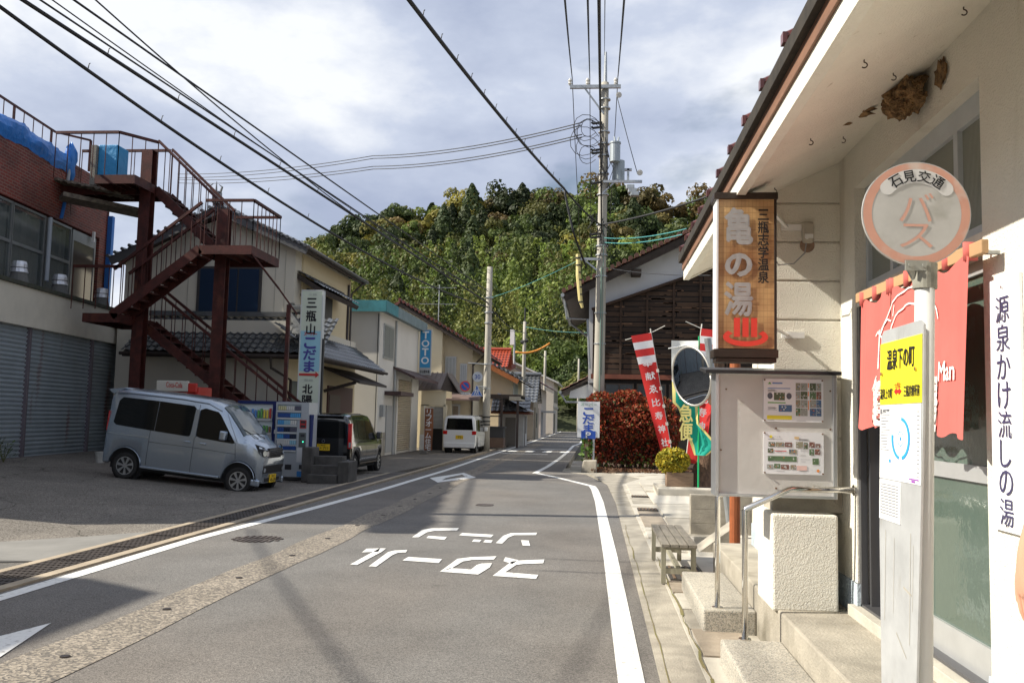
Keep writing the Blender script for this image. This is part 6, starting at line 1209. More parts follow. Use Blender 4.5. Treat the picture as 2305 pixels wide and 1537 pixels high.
h=MB(); h.prism([(-3.4,140,.05),(2.6,146,.05),(6,170,6),(-4,175,7)],(0,0,-1)); o=h.build('grass_bank',mat('grass_green',(.13,.19,.03),.95,col2=(.20,.21,.05),vs=.8)); struct(o)
# ---------------- barn on the right ----------------
BR=empty('wooden_barn',(3,33,0),0,'old barn with dark weathered board gable, white plaster and red brown tiled roof','barn')
def gb(x): return 6.1+(x+1.2)*.50
h=MB(); h.prism([(-.3,33.0,2.9),(-.3,33.0,gb(-.3)-.25),(6.3,33.0,gb(6.3)-.25),(12,33,6.8),(12,33,2.9)],(0,.2,0)); h.box(-.3,-.1,33.2,42,0,6.1); h.box(-.1,12,41.8,42,0,6.1); hb('plaster_wall',mat('white_plaster',(.66,.66,.66),.85,var=.08,vs=.8,stain=((.45,.44,.42),.8,.62,(1,1,.5))),h,BR)
bw=brickmat('weathered_boards',(.085,.048,.028),(.024,.016,.012),(.004,.003,.003),1,1.9,.19,.02,.9,'XZ')
top=lambda x:7.12-(abs(x-4.2))*.36
h=MB(); h.prism([(-.15,32.9,3.2),(9,32.9,3.2),(9,32.9,top(9)),(4.2,32.9,top(4.2)),(-.15,32.9,top(-.15))],(0,.09,0)); hb('board_cladding',bw,h,BR)
h=MB()
for i in range(9): x=-.1+i*.95; h.box(x-.035,x+.035,32.84,32.898,3.2,top(x)-.02)
h.beam((-.2,32.8,top(-.2)+.03),(4.2,32.8,top(4.2)+.03),.12,.09); h.beam((4.2,32.8,top(4.2)+.03),(9,32.8,top(9)+.03),.12,.09); hb('battens',mat('batten_wood',(.07,.04,.025),.9,var=.4,vs=5),h,BR)
rq=random.Random(11); h=MB()
for i in range(110):
    x=rq.uniform(0,4.4); z=3.3+.155*rq.randrange(0,25); L1=rq.uniform(.15,.8)
    if z+.1<top(x+L1) and z+.1<top(x) : h.box(x,x+L1,32.885,32.899,z+.03,z+.03+rq.uniform(.02,.06),rq.randrange(3))
hb('bleached_boards',[mat('bleach1',(.22,.12,.068),.9,var=.5,vs=6,stretch=(1,1,8)),mat('bleach2',(.13,.08,.05),.9,var=.5,vs=6,stretch=(1,1,8)),mat('bleach3',(.09,.055,.035),.9)],h,BR)
h=MB(); h.box(-.2,9,32.75,32.95,3.05,3.22); hb('red_beam',mat('red_brown_beam',(.22,.065,.035),.7,var=.3,vs=3),h,BR)
h=MB(); h.box(-.1,9,32.95,33.05,0,3.05); hb('ground_floor_wall',mat('charred_boards',(.028,.022,.018),.8,var=.4,vs=3,stretch=(8,1,.5)),h,BR)
for i in range(4): 
    h=MB(); x=.3+i*1.15; h.box(x,x+1.05,32.88,32.95,1.95,2.9,0); h.box(x+.05,x+.5,32.86,32.881,2.0,2.85,1); h.box(x+.55,x+1.0,32.86,32.881,2.0,2.85,1); hb('window',[mat('old_wood_frame',(.10,.075,.055),.8),mat('grimy_glass',(.06,.07,.07),.15)],h,BR)
h=MB(); tiles(h,(-1.2,32.2,6.1),(0,10.5,0),(7.5,0,7.5*.5),34,22,.06,.035)
for k in range(36): t_=k/35; h.tube([(-1.2+7.5*t_,32.12,6.17+3.75*t_),(-1.2+7.5*t_,32.5,6.18+3.75*t_)],.085,7)
hb('roof',mat('old_brown_tile',(.17,.075,.05),.5,var=.5,vs=2),h,BR); h=MB(); slab(h,(-1.2,32.25,6.02),(6.3,32.25,9.77),(6.3,42.6,9.77),(-1.2,42.6,6.02),.16); slab(h,(6.3,32.25,9.77),(14,32.25,6.0),(14,42.6,6.0),(6.3,42.6,9.77),.16); h.beam((-1.2,32.3,5.9),(6.3,32.3,9.65),.06,.28)
for x in (1.2,3.4): h.box(x,x+.35,32.3,33,gb(x)-.52,gb(x)-.32)
hb('eaves',mat('barn_eave_wood',(.06,.045,.036),.85,var=.4,vs=4),h,BR)
h=MB(); h.tube([(-1.25,32.2,6.0),(-1.25,42.5,6.0)],.07,8); h.tube([(-1.2,32.6,5.95),(-1.1,32.7,5.2),(-.35,32.8,5.2),(-.25,32.85,3.4)],.045,8); h.tube([(-1.2,41,5.9),(-.4,41,5.3)],.05,8); hb('gutter',galv,h,BR)
PR=empty('porch_roof',(-.7,34,2.8),0,'small tiled porch roof projecting from the barn toward the street','porch'); h=MB(); tiles(h,(-1.3,33.4,2.62),(0,3.6,0),(1.6,0,.85),12,5,.05,.035); hb('roof',mat('old_brown_tile',(.17,.075,.05),.5,var=.5,vs=2),h,PR); h=blobmesh((-.05,33.3,3.45),(.22,.2,.22),12,0,.4,2); hb('ridge_end',mat('terracotta',(.28,.12,.08),.6,var=.4,vs=8),h,PR)
h=MB(); h.prism([(-1.0,33.55,2.35),(.1,33.55,2.35),(.1,33.55,3.05),(-.95,33.55,2.6)],(0,.1,0),0); slab(h,(-1.3,33.4,2.56),(-1.3,37,2.56),(.3,37,3.4),(.3,33.4,3.4),.08,1); h.tube([(-1.32,33.3,2.55),(-1.32,37,2.55)],.06,8,2); h.tube([(-1.3,33.5,2.5),(-1.1,33.5,2.2),(-.15,33.5,2.2),(-.15,33.5,1.9)],.04,8,2); hb('frame',[white_paint,dwood,galv],h,PR)
# ---------------- mirror, flags, planter, hedge etc ----------------
MR=empty('convex_mirror',(1.255,12.0,2.155),R(-50),'round convex traffic mirror in a grey frame beside the notice board','traffic mirror')
h=MB(); n=28; vs=[];rd=.375
for j in range(8):
    rr_=rd*j/7; 
    for i in range(n): a=2*math.pi*i/n; vs.append((rr_*math.cos(a)*1.0,-.05+.17*(rr_*rr_),rr_*math.sin(a)))
h.add(vs,[(j*n+i,j*n+(i+1)%n,(j+1)*n+(i+1)%n,(j+1)*n+i) for j in range(7) for i in range(n)]); h.build('mirror_face',mat('mirror_silver',(.62,.64,.65),.015,1),MR,smooth=True)
h=MB(); h.tube([(.385*math.cos(2*math.pi*i/36),-.02,.385*math.sin(2*math.pi*i/36)) for i in range(37)],.016,8); h.build('rim',mat('mirror_rim',(.50,.48,.44),.4,.6),MR,smooth=True)
h=MB(); h.tube([(0,.0,0),(.05,.25,.05)],.03,8); h.cyl((.05,.28,-2.13),.045,2.6,12); h.build('post',galv,MR)
MR.rotation_euler=(R(9),0,R(-57))
# flags
redc=mat('red_banner_cloth',(.56,.022,.02),.75); yel=mat('pale_yellow_cloth',(.70,.62,.22),.8); teal=mat('teal_green_cloth',(.0,.33,.24),.75)
def redflag(loc,label,tilt,top_h=3.2,side_=-1,w_=.52,seed=1,rz=0,tp=None):
    P_=empty('shrine_banner',loc,rz,label,'banner',None); P_.rotation_euler=(0,tilt,rz)
    V,Fs=nobori(P_,w_,top_h-.55,.5,None,curl=.06,seed=seed,side_=side_,taper=tp); nrow=19;k=7
    h=MB(); h.add(V,Fs)
    m_idx=[]
    for fi,f in enumerate(h.f): 
        j=fi//6; h.m[fi]=1 if j in (1,3) else 0
    h.build('cloth',[redc,mat('banner_white',(.72,.72,.74),.75)],P_,smooth=True)
    h=MB(); h.tube([(0,.02,0),(0,.02,top_h+.05)],.014,6); h.tube([(0,.02,top_h-.05),(side_*(w_+.15),.02,top_h-.12)],.009,6); h.tube([(0,.02,top_h-.05),(-side_*.35,.02,top_h+.06)],.009,6)
    for i in range(6): h.box(-.03,.03,-.02,.03,.6+i*.42,.68+i*.42)
    h.build('pole',mat('banner_pole',(.66,.64,.58),.5),P_)
    h=MB(); txt='奉献ゑ比寿神社'
    for i,ch in enumerate(txt):
        t_=.22+.10*i; sc2=(tp(t_) if tp else 1)*w_*.55; xx=side_*sc2*.9; h.text(ch,(xx,-.075,.5+(top_h-.55)*(1-t_)),X_,Z_,sc2,.18,.03)
    h.build('lettering',mat('banner_white',(.72,.72,.74),.75),P_); return P_
redflag((1.92,21.5,.05),'red and white banner on a leaning pole against the dark barn, leftmost',R(-10.2),3.70,-1,.48,1,0,lambda t_:1-.55*t_)
redflag((1.88,19.75,.2),'red banner on a white pole behind the round mirror',R(6.2),3.45,1,.42,3,0,lambda t_:1-.1*t_)
GF=empty('delivery_banner',(2.13,19.3,.12),0,'white, teal and yellow banner 宅急便 on a green pole behind the mirror','banner')
h=MB(); n=22;k=8; V=[];
for j in range(n+1):
    t_=j/n; z=3.15-2.40*t_; wl_=.56*(1-.1*t_) if t_<.55 else .45*(1-1.9*(t_-.55)); wr2=0 if t_<.72 else min(.42,(t_-.72)*2.2) if t_<.92 else .42-(t_-.92)*3
    for i in range(k+1): s_=i/k; V.append((-wl_*(1-s_)+wr2*s_,.05*math.sin(t_*8+s_*4),z-.04*(1-s_)*0))
Fs=[(j*(k+1)+i,j*(k+1)+i+1,(j+1)*(k+1)+i+1,(j+1)*(k+1)+i) for j in range(n) for i in range(k)]; h.add(V,Fs)
for fi in range(len(h.f)): j=fi//k; i=fi%k; h.m[fi]=0 if j<8 else (2 if (i==0 or i==k-1) else 1)
h.build('cloth',[mat('flag_white',(.76,.77,.74),.75),teal,yel],GF,smooth=True)
h=MB(); h.vtext('宅急便',(-.25,-.07,2.0),X_,Z_,.27,.38,.04); h.disc((-.27,-.07,2.72),.13,(0,-1,0),20,ry=.14); h.build('yellow_print',yel,GF); h=MB(); h.tube([(.02,.03,0),(.02,.03,3.25)],.018,8,0); h.tube([(.02,.03,3.1),(-.62,.03,2.98)],.012,6,1); h.build('pole',[mat('green_pole',(.0,.35,.12),.5),white_paint],GF)
# leaf helpers
def leafcloud(name,m_,c,rad,n,size,cols,seed,parent=None,shape=None,smin=.6):
    q=np.random.RandomState(seed); pts=[];
    d=q.normal(size=(n,3)); d/=np.linalg.norm(d,axis=1)[:,None]; r_=q.uniform(.5,1,n)**.5; P_=d*r_[:,None]*np.array(rad)
    if shape=='box': P_=q.uniform(-1,1,(n,3))*np.array(rad)
    nse=np.array([mathutils.noise.noise(Vector(p)*1.6+Vector((seed,0,0))) for p in P_]); 
    if shape=='box': keep=np.ones(n,bool); keep&=~((np.abs(P_[:,0])>rad[0]*.8)&(nse<0)); keep&=~((P_[:,2]>rad[2]*.70)&(nse<.05)); keep&=~((P_[:,2]>rad[2]*.86)&(nse<.2)); keep&=~((P_[:,2]>rad[2]*.0)&(nse<-.33)); P_=P_[keep]; nse=nse[keep]
    n=len(P_); P_=P_+np.array(c); u=q.normal(size=(n,3)); u/=np.linalg.norm(u,axis=1)[:,None]; v=np.cross(u,q.normal(size=(n,3))); v/=np.linalg.norm(v,axis=1)[:,None]; s_=size*q.uniform(smin,1.3,n)[:,None]
    V=np.stack([P_-u*s_,P_-v*s_*.55,P_+u*s_,P_+v*s_*.55],1).reshape(-1,3); me=bpy.data.meshes.new(name); F_=np.arange(4*n).reshape(n,4)
    me.from_pydata(V.tolist(),[],F_.tolist()); me.materials.append(m_); at_=me.color_attributes.new('tint','FLOAT_COLOR','CORNER'); cc=np.array(cols)[q.randint(0,len(cols),n)]*q.uniform(.6,1.3,(n,1)); cc=np.concatenate([cc,np.ones((n,1))],1); at_.data.foreach_set('color',np.repeat(cc,4,0).ravel().astype(np.float32))
    o=bpy.data.objects.new(name,me); C.objects.link(o)
    if parent: o.parent=parent
    return o
leafm=tintmat('leaves',.6,.3)
HG=empty('red_hedge',(1.1,29,0),0,'dense dark red leaved hedge shrub in front of the barn','shrub')
o=leafcloud('foliage',leafm,(0,0,1.25),(1.38,.8,1.02),15000,.05,[(.46,.08,.03),(.13,.016,.012),(.26,.04,.018),(.10,.03,.015),(.05,.07,.02),(.22,.04,.02)],4,HG,'box')
for i_,(x_,y_,z_,rx_,rz2,n_) in enumerate([(-.9,-.2,2.05,.55,.42,1500),(-.1,0,2.15,.6,.4,1700),(.75,-.1,1.95,.6,.45,1600),(-1.15,-.3,1.2,.42,.7,1300),(1.15,-.2,1.3,.45,.7,1300),(.2,-.6,1.5,.9,.6,1600)]): leafcloud('shoot_cluster',leafm,(x_,y_,z_),(rx_,.4,rz2),n_,.055,[(.42,.07,.03),(.30,.04,.02),(.22,.05,.02),(.12,.10,.03),(.34,.10,.04)],40+i_,HG)
o=leafcloud('green_shoots',leafm,(-.1,-.75,.35),(1.2,.15,.25),220,.06,[(.10,.15,.03),(.14,.18,.04),(.2,.06,.03)],5,HG,'box'); h=MB(); rq=random.Random(2)
for i in range(26): x=rq.uniform(-1.1,1.1); y=rq.uniform(-.6,.6); h.tube([(x*.7,y,0),(x,y+.1,1.2),(x*1.1,y,2.1)],[.03,.02,.008],5)
h.build('stems',mat('shrub_stems',(.08,.055,.04),.9),HG); leafcloud('green_vine',leafm,(-1.35,-.9,.9),(.2,.12,.6),160,.09,[(.16,.26,.06),(.10,.20,.04)],7,HG,'box')
o=leafcloud('leaf_litter',leafm,(1.6,27.6,.09),(1.7,.8,.03),2200,.05,[(.16,.07,.035),(.10,.05,.03),(.20,.12,.07)],9,None,'box'); tag(o,kind='stuff')
ST2=MB(); ST2.prism([(-.42,27.0,0),(.05,26.9,0),(.05,26.9,.38),(-.35,27.0,.36)],(0,.5,0)); o=ST2.build('kerb_stone',conc,bevel=.03); tag(o,'rough mossy concrete block at the foot of the red hedge','stone block')
h=MB(); h.box(-.75,-.40,28,31.5,.0,.14); o=h.build('kerb_slab',conc_lt,bevel=.01); struct(o)
K2=empty('parking_sign',(-.22,28.0,0),0,'white sign こだま with a blue P board standing before the hedge','sign'); h=MB(); h.box(-.34,.34,-.02,.02,1.02,2.12); h.build('board',white_s,K2); h=MB(); h.text('スーパー',(0,-.025,2.03),X_,Z_,.5,.085,.01); h.build('green_lettering',mat('green_ink',(.05,.28,.12),.5),K2); h=MB(); h.vtext('こだま',(0,-.025,1.80),X_,Z_,.36,.25,.06); h.box(-.22,.22,-.03,-.021,.98,1.22); h.build('blue_lettering',mat('kodama_blue',(.02,.08,.42),.5),K2); h=MB(); h.text('P',(0,-.034,1.10),X_,Z_,.15,.17,.04); h.build('white_letter',white_s,K2); h=MB(); h.box(-.10,.0,.02,.1,0,1.5,0); h.tube([(.16,.05,0),(.16,.05,1.05)],.035,8,1); h.build('posts',[mat('wooden_post',(.24,.18,.12),.9,var=.3,vs=5),white_paint],K2)
PL=empty('planter',(1.78,19.6,.05),0,'brown wooden planter box overflowing with yellow flowers','planter'); h=MB(); h.box(-.28,.28,-.2,.2,.1,.45); h.build('box',mat('planter_wood',(.30,.20,.13),.8,var=.35,vs=6,stretch=(1,1,5)),PL,bevel=.01); leafcloud('flowers',leafm,(-.14,-.05,.68),(.36,.28,.28),2600,.045,[(.55,.42,.03),(.42,.36,.05),(.28,.30,.04),(.62,.50,.06)],12,PL)
h=MB(); h.box(1.28,2.6,18.9,20.4,.03,.2); o=h.build('planting_kerb',conc_lt,bevel=.02); struct(o)
TT=empty('tree_trunk',(2.42,19.9,0),0,'thick rough brown tree trunk behind the notice board','tree'); h=MB(); h.tube([(-.16,-.2,0),(-.10,-.1,.5),(.05,0,1.3),(.12,0,2.3),(.2,0,3.2)],[.36,.25,.2,.18,.17],14); h.build('trunk',mat('rough_bark',(.16,.095,.06),.95,var=.6,vs=6,stretch=(3,3,.7),bump=2,bs=18),TT); leafcloud('crown',leafm,(1.8,1.5,3.9),(1.2,1.4,.8),1500,.09,[(.05,.09,.02)],15,TT)
BWL=empty('block_wall',(1.6,12.6,0),0,'low grey concrete block wall behind the notice board','wall'); h=MB()
for j in range(3):
    for i in range(3): x0=-.30+i*.40; z0=.0+j*.19; h.box(x0+.003,x0+.397,0,.15,z0+.003,z0+.187)
h.box(-.30,.90,.004,.146,0,.575); h.build('blocks',conc,BWL,bevel=.004)
h=MB(); h.prism([(1.2,10.6,.03),(1.62,10.6,.03),(1.62,12.5,.03),(1.2,12.5,.03)],(0,0,.02)); h.prism([(1.22,10.9,.04),(1.7,10.9,.04),(1.7,10.9,.40)],(0,.5,0)); o=h.build('ramp',conc); tag(o,'small concrete ramp wedge beside the bench','ramp')
h=MB(); h.cyl((1.44,9.6,.1),.055,2.9,12); o=h.build('downpipe',mat('rust_brown_pipe',(.36,.10,.03),.55,var=.3,vs=6)); tag(o,'rusty orange brown vertical pipe behind the notice board','pipe')
# ---------------- bus stop ----------------
BS_=empty('bus_stop',(.943,2.789,.372),0,'bus stop with round バス disc and yellow stop name plate','bus stop sign')
BS_.scale=(.762,.762,.762); BS_.rotation_euler=(0,R(1.2),0)
h=MB(); h.cyl((.0,0,-.45),.037,2.6,20); h.build('pole',mat('white_pole',(.68,.68,.66),.45,var=.08,vs=5),BS_,smooth=True); h=MB(); h.cyl((0,0,2.09),.046,.10,20); h.cyl((0,0,2.185),.044,.004,20); h.build('pole_cap',mat('grimy_cap',(.30,.29,.24),.7,var=.4,vs=18),BS_)
h=MB(); dc=Vector((-.044,-.03,2.383)); h.cyl(dc,.207,.012,56,'Y'); h.build('disc',mat('scuffed_disc',(.54,.53,.51),.5,.2,var=.2,vs=4,stain=((.34,.33,.30),5,.55,(1,1,1))),BS_)
h=MB(); h.disc(dc+Vector((0,-.0008,0)),.203,(0,-1,0),56,r_in=.17); h.build('faded_red_ring',mat('faded_red',(.60,.31,.23),.6,var=.12,vs=8,stain=((.58,.48,.42),7,.56,(1,1,1))),BS_)
h=MB(); h.text('バ',dc+Vector((0,-.0020,.025)),X_,Z_,.13,.115,-.005); h.text('ス',dc+Vector((0,-.0020,-.088)),X_,Z_,.125,.095,-.005); h.build('disc_lettering',mat('faded_red_letter',(.58,.32,.25),.6),BS_)
h=MB(); cc=dc+Vector((0,-.0018,.0)); ri,ro=.122,.178; a0,a1=42,138; A=[];B=[]
for i in range(25): a=R(a0+(a1-a0)*i/24); A.append(cc+Vector((ri*math.cos(a),0,ri*math.sin(a)))); B.append(cc+Vector((ro*math.cos(a),0,ro*math.sin(a))))
for i in range(24): h.quad(A[i],B[i],B[i+1],A[i+1])
for a in (a0,a1): q_=cc+Vector(((ri+ro)/2*math.cos(R(a)),.0002,(ri+ro)/2*math.sin(R(a)))); h.disc(q_,.028,(0,-1,0),20)
h.build('name_band',mat('band_white',(.62,.61,.60),.5),BS_); h=MB()
for ch,a in zip('石見交通',(122,101,79,58)):
    a=R(a); c_=cc+Vector(((ri+ro)/2*math.cos(a),-.0008,(ri+ro)/2*math.sin(a))); rt=Vector((math.sin(a),0,-math.cos(a))); up_=Vector((math.cos(a),0,math.sin(a))); h.text(ch,c_,rt,up_,.048,.047,.02)
h.build('name_lettering',black_ink,BS_)
h=MB(); h.box(-.088,.0,-.045,-.034,2.155,2.195); h.prism([(-.07,-.02,2.16),(.03,-.02,2.16),(.0,.0,2.10),(-.03,.0,2.10)],(0,.02,0)); h.cyl((-.07,-.045,2.175),.009,-.008,8,'Y'); h.cyl((-.018,-.045,2.175),.009,-.008,8,'Y'); h.build('disc_bracket',mat('bracket_galv',(.42,.42,.38),.5,.5,var=.3,vs=9),BS_)
# long plate facing the road (-X)
px0=-.05; ya,yb=3.535-3.66,4.035-3.66
h=MB(); h.prism([(px0,ya+.06,.30),(px0,ya-.012,1.6),(px0,ya-.01,1.935),(px0,ya+.03,1.955),(px0,yb-.03,1.955),(px0,yb,1.93),(px0,yb,1.1),(px0,yb-.06,.30)],(.008,0,0)); h.build('plate',mat('scratched_aluminium',(.60,.61,.61),.42,.35,var=.2,vs=5,stain=((.36,.34,.30),9,.64,(1,1,.25))),BS_)
h=MB(); h.box(px0-.003,px0-.001,ya,yb,1.64,1.90); h.build('yellow_panel',mat('stop_yellow',(.86,.74,.03),.5),BS_)
Yr=(0,-1,0); xm=px0-.005
h=MB(); yc=(ya+yb)/2; h.text('温泉下の町',(xm,yc-.01,1.825),Yr,Z_,.33,.085,.03); h.text('温泉上の町',(xm,yc+.16,1.685),Yr,Z_,.16,.045,.03); h.text('三瓶診療所前',(xm,yc-.145,1.688),Yr,Z_,.18,.045,.03); h.build('stop_name',black_ink,BS_)
h=MB(); h.text('つぎは',(xm,yc+.02,1.715),Yr,Z_,.075,.022,.02); h.poly([(xm,yc+.065,1.69),(xm,yc+.03,1.706),(xm,yc+.03,1.697),(xm,yc+.005,1.697),(xm,yc+.005,1.706),(xm,yc-.03,1.69),(xm,yc+.005,1.674),(xm,yc+.005,1.683),(xm,yc+.03,1.683),(xm,yc+.03,1.674)]); h.build('next_stop_mark',mat('arrow_red',(.50,.02,.02),.5),BS_)
h=MB(); 
for y in (ya+.06,yb-.03): h.cyl((px0-.002,y,1.77),.008,-.008,10,'X')
h.build('screw',mat('brass',(.5,.36,.14),.4,.8),BS_)
h=MB(); h.box(px0-.003,px0-.001,ya+.005,yb-.003,1.33,1.637,0); h.box(px0-.003,px0-.001,yc-.02,yb-.004,1.16,1.325,0); h.build('timetable_paper',mat('timetable_white',(.80,.80,.79),.5),BS_)
h=MB(); cy,cz_=yc-.02,1.50
def ering(a0_,a1_,ry_,rz_,w_): 
    for i in range(20):
        a=R(a0_+(a1_-a0_)*i/20); b=R(a0_+(a1_-a0_)*(i+1)/20)
        P4_=[(xm,cy-ry_*math.cos(a),cz_+rz_*math.sin(a)),(xm,cy-ry_*math.cos(b),cz_+rz_*math.sin(b)),(xm,cy-(ry_-w_)*math.cos(b),cz_+(rz_-w_*.6)*math.sin(b)),(xm,cy-(ry_-w_)*math.cos(a),cz_+(rz_-w_*.6)*math.sin(a))]; h.quad(*P4_)
ering(-80,85,.11,.085,.022); ering(170,260,.11,.085,.022); ering(0,360,.035,.03,.004); h.disc((xm,cy,cz_),.008,(-1,0,0),10); h.quad((xm,yc+.12,1.40),(xm,yc+.10,1.40),(xm,yc+.10,1.413),(xm,yc+.12,1.413)); h.build('route_map',mat('route_blue',(.03,.33,.75),.5),BS_)
h=MB(); rq=random.Random(8)
for i in range(16): z=1.605-.0165*i; h.quad((xm,ya+.045,z),(xm,ya+.015,z),(xm,ya+.015,z+.003),(xm,ya+.045,z+.003))
for i in range(14): z=1.605-.012*i; y=yb-.02; L1=.06+.06*rq.random(); h.quad((xm,y,z),(xm,y-L1,z),(xm,y-L1,z+.0025),(xm,y,z+.0025))
for i in range(11): z=1.305-.012*i; h.quad((xm,yb-.02,z),(xm,yc+.0,z),(xm,yc+.0,z+.003),(xm,yb-.02,z+.003))
for i in range(10): y=yb-.03-.022*i; h.quad((xm,y,1.18),(xm,y-.0015,1.18),(xm,y-.0015,1.30),(xm,y,1.30))
h.text('温泉下の町',(xm,yb-.09,1.595+.02),Yr,Z_,.09,.012,.01); h.quad((xm,yb-.01,1.60),(xm,yb-.03,1.60),(xm,yb-.03,1.622),(xm,yb-.01,1.622)); h.build('timetable_print',mat('timetable_ink',(.22,.22,.24),.6),BS_)
h=MB(); h.quad((xm,ya+.13,1.345),(xm,ya+.02,1.345),(xm,ya+.02,1.350),(xm,ya+.13,1.350)); h.quad((xm,ya+.1,1.335),(xm,ya+.06,1.335),(xm,ya+.06,1.343),(xm,ya+.1,1.343)); h.build('purple_mark',mat('purple_ink',(.3,.08,.4),.5),BS_)
h=MB()
for (y,z0,z1,w_) in ((yb-.08,.75,1.12,.004),(yc+.06,.80,1.1,.003),(ya+.12,.72,1.14,.004),(ya+.09,.85,1.1,.003)): h.quad((xm+.003,y,z0),(xm+.003,y-w_,z0),(xm+.003,y-w_-.005,z1),(xm+.003,y-.005,z1))
h.quad((xm+.003,ya+.19,.92),(xm+.003,ya+.10,.905),(xm+.003,ya+.10,.912),(xm+.003,ya+.19,.928)); h.quad((xm+.003,yc+.02,.73),(xm+.003,yc-.1,.66),(xm+.003,yc-.1,.665),(xm+.003,yc+.02,.736)); h.build('scratches',mat('old_glue',(.40,.37,.31),.8),BS_)
# ---------------- neighbour building off to the left (its shadow falls on the road) ----------------
ANT=empty('tv_antenna',(-8.1,45.5,6.4),0,'thin television antenna on the red brown tiled roof','antenna'); h=MB(); h.tube([(0,0,-.4),(0,0,1.9)],.025,6)
for z_ in (1.75,.9): h.tube([(-1.0,0,z_),(.9,0,z_)],.014,4); [h.tube([(x_,-.25,z_),(x_,.25,z_)],.010,4) for x_ in (-.9,-.6,-.3,.3,.6,.85)]
h.build('aerial',galv,ANT)
def wallbits(P_,items):
    for nm_,m_,fn in items: q=MB(); fn(q); hb(nm_,m_,q,P_)
pipe_b=mat('brown_gutter',(.04,.03,.028),.4); mt=mat('meter_grey',(.38,.39,.38),.5)
wallbits(T1,[('downpipe',mt,lambda q:q.tube([(-8.14,36.1,5.4),(-8.14,36.1,0)],.045,8)),('meter_box',mt,lambda q:q.box(-8.2,-8.05,33.9,34.2,1.5,1.95)),('wall_vent',mt,lambda q:q.cyl((-9.4,33.5,4.6),.1,-.05,14,'Y')),('cable_duct',blackp,lambda q:q.tube([(-8.25,33.46,5.4),(-8.25,33.46,1.0)],.02,6))])
wallbits(H2,[('downpipe',pipe_b,lambda q:q.tube([(-6.1,44.45,4.2),(-6.1,44.45,0)],.045,8)),('wall_vent',mt,lambda q:q.cyl((-7.0,44.5,2.8),.08,-.05,12,'Y')),('air_conditioner',white_paint,lambda q:q.box(-6.55,-6.2,44.1,44.45,.0,.6))])
wallbits(H1,[('downpipe',pipe_b,lambda q:q.tube([(-8.92,31.6,6.2),(-8.92,31.6,4.2)],.04,8)),('wall_seams',mat('seam_grey',(.40,.38,.33),.8),lambda q:[q.box(x_-.008,x_+.008,25.985,25.997,4.3,5.9+.5) for x_ in (-13.1,-12.3,-9.6,-9.3)]),('meter_box',mt,lambda q:q.box(-8.85,-8.70,27.0,27.35,1.4,1.9))])
NBH=empty('neighbour_house',(-13.5,1.5,0),0,'rendered house to the left of the camera whose roof shades the road','house'); h=MB(); h.box(-20,-12.6,-8,5.8,0,6.6); hb('wall',cr2,h,NBH); h=MB(); h.prism([(-12.2,-8,6.5),(-12.2,6.2,6.5),(-16.3,6.2,9.0),(-16.3,-8,9.0)],(0,0,.15)); h.prism([(-16.3,-8,9.0),(-16.3,6.2,9.0),(-20.5,6.2,6.5),(-20.5,-8,6.5)],(0,0,.15)); hb('roof',gtile,h,NBH)
# ---------------- person at the right edge ----------------
PE=empty('person',(1.40,2.35,.37),0,'person at the right edge, only the bare forearm and hand in view','person')
def skin(name,m_,nodes,edges,root=0,sub=2,parent=PE):
    me=bpy.data.meshes.new(name); me.from_pydata([n_[0] for n_ in nodes],edges,[]); me.materials.append(m_); o=bpy.data.objects.new(name,me); C.objects.link(o); o.parent=parent
    s_=o.modifiers.new('s','SKIN'); s_.use_smooth_shade=True
    if not me.skin_vertices: me.attributes.new
    bpy.context.view_layer.update()
    for i,n_ in enumerate(nodes):
        sv=me.skin_vertices[0].data[i]; sv.radius=n_[1] if isinstance(n_[1],tuple) else (n_[1],n_[1]); sv.use_root=(i==root)
    u_=o.modifiers.new('u','SUBSURF'); u_.levels=sub; u_.render_levels=sub; return o
skm=mat('skin',(.62,.33,.22),.5)
nd=[((0,0,.88),(.14,.11)),((0,0,1.08),(.13,.10)),((0,0,1.28),(.16,.11)),((0,0,1.40),(.10,.08)),((0,0,1.47),(.055,.055)),((0,.01,1.58),(.078,.088)),((0,.01,1.66),(.065,.075)),
 ((.19,0,1.36),.05),((.24,.0,1.10),.04),((.25,.05,.86),.028),((-.19,0,1.36),.05),((-.27,.0,1.10),.042),((-.315,.06,.87),.030),((-.32,.075,.79),(.038,.020)),
 ((.09,0,.80),.09),((.10,0,.45),.055),((.10,-.02,.07),.035),((.10,.12,.03),.035),((-.09,0,.80),.09),((-.10,.0,.45),.055),((-.10,-.02,.07),.035),((-.10,.12,.03),.035)]
ed=[(0,1),(1,2),(2,3),(3,4),(4,5),(5,6),(3,7),(7,8),(8,9),(3,10),(10,11),(11,12),(12,13),(0,14),(14,15),(15,16),(16,17),(0,18),(18,19),(19,20),(20,21)]
fing=[(.0,.026,.085),(.004,.009,.095),(.004,-.008,.09),(.002,-.024,.072)]
for dx,dy,L1 in fing:
    b=len(nd); p=Vector((-.32+dx,.078+dy,.765)); nd+=[(tuple(p),.0105),((p.x+.006,p.y,p.z-L1*.5),.0092),((p.x+.022,p.y,p.z-L1*.95),.0078)]; ed+=[(13,b),(b,b+1),(b+1,b+2)]
b=len(nd); nd+=[((-.315,.112,.80),.012),((-.31,.132,.765),.0105),((-.305,.14,.735),.0085)]; ed+=[(13,b),(b,b+1),(b+1,b+2)]
skin('body',skm,nd,ed)
sh_=mat('navy_shirt',(.04,.05,.10),.9); h=MB()
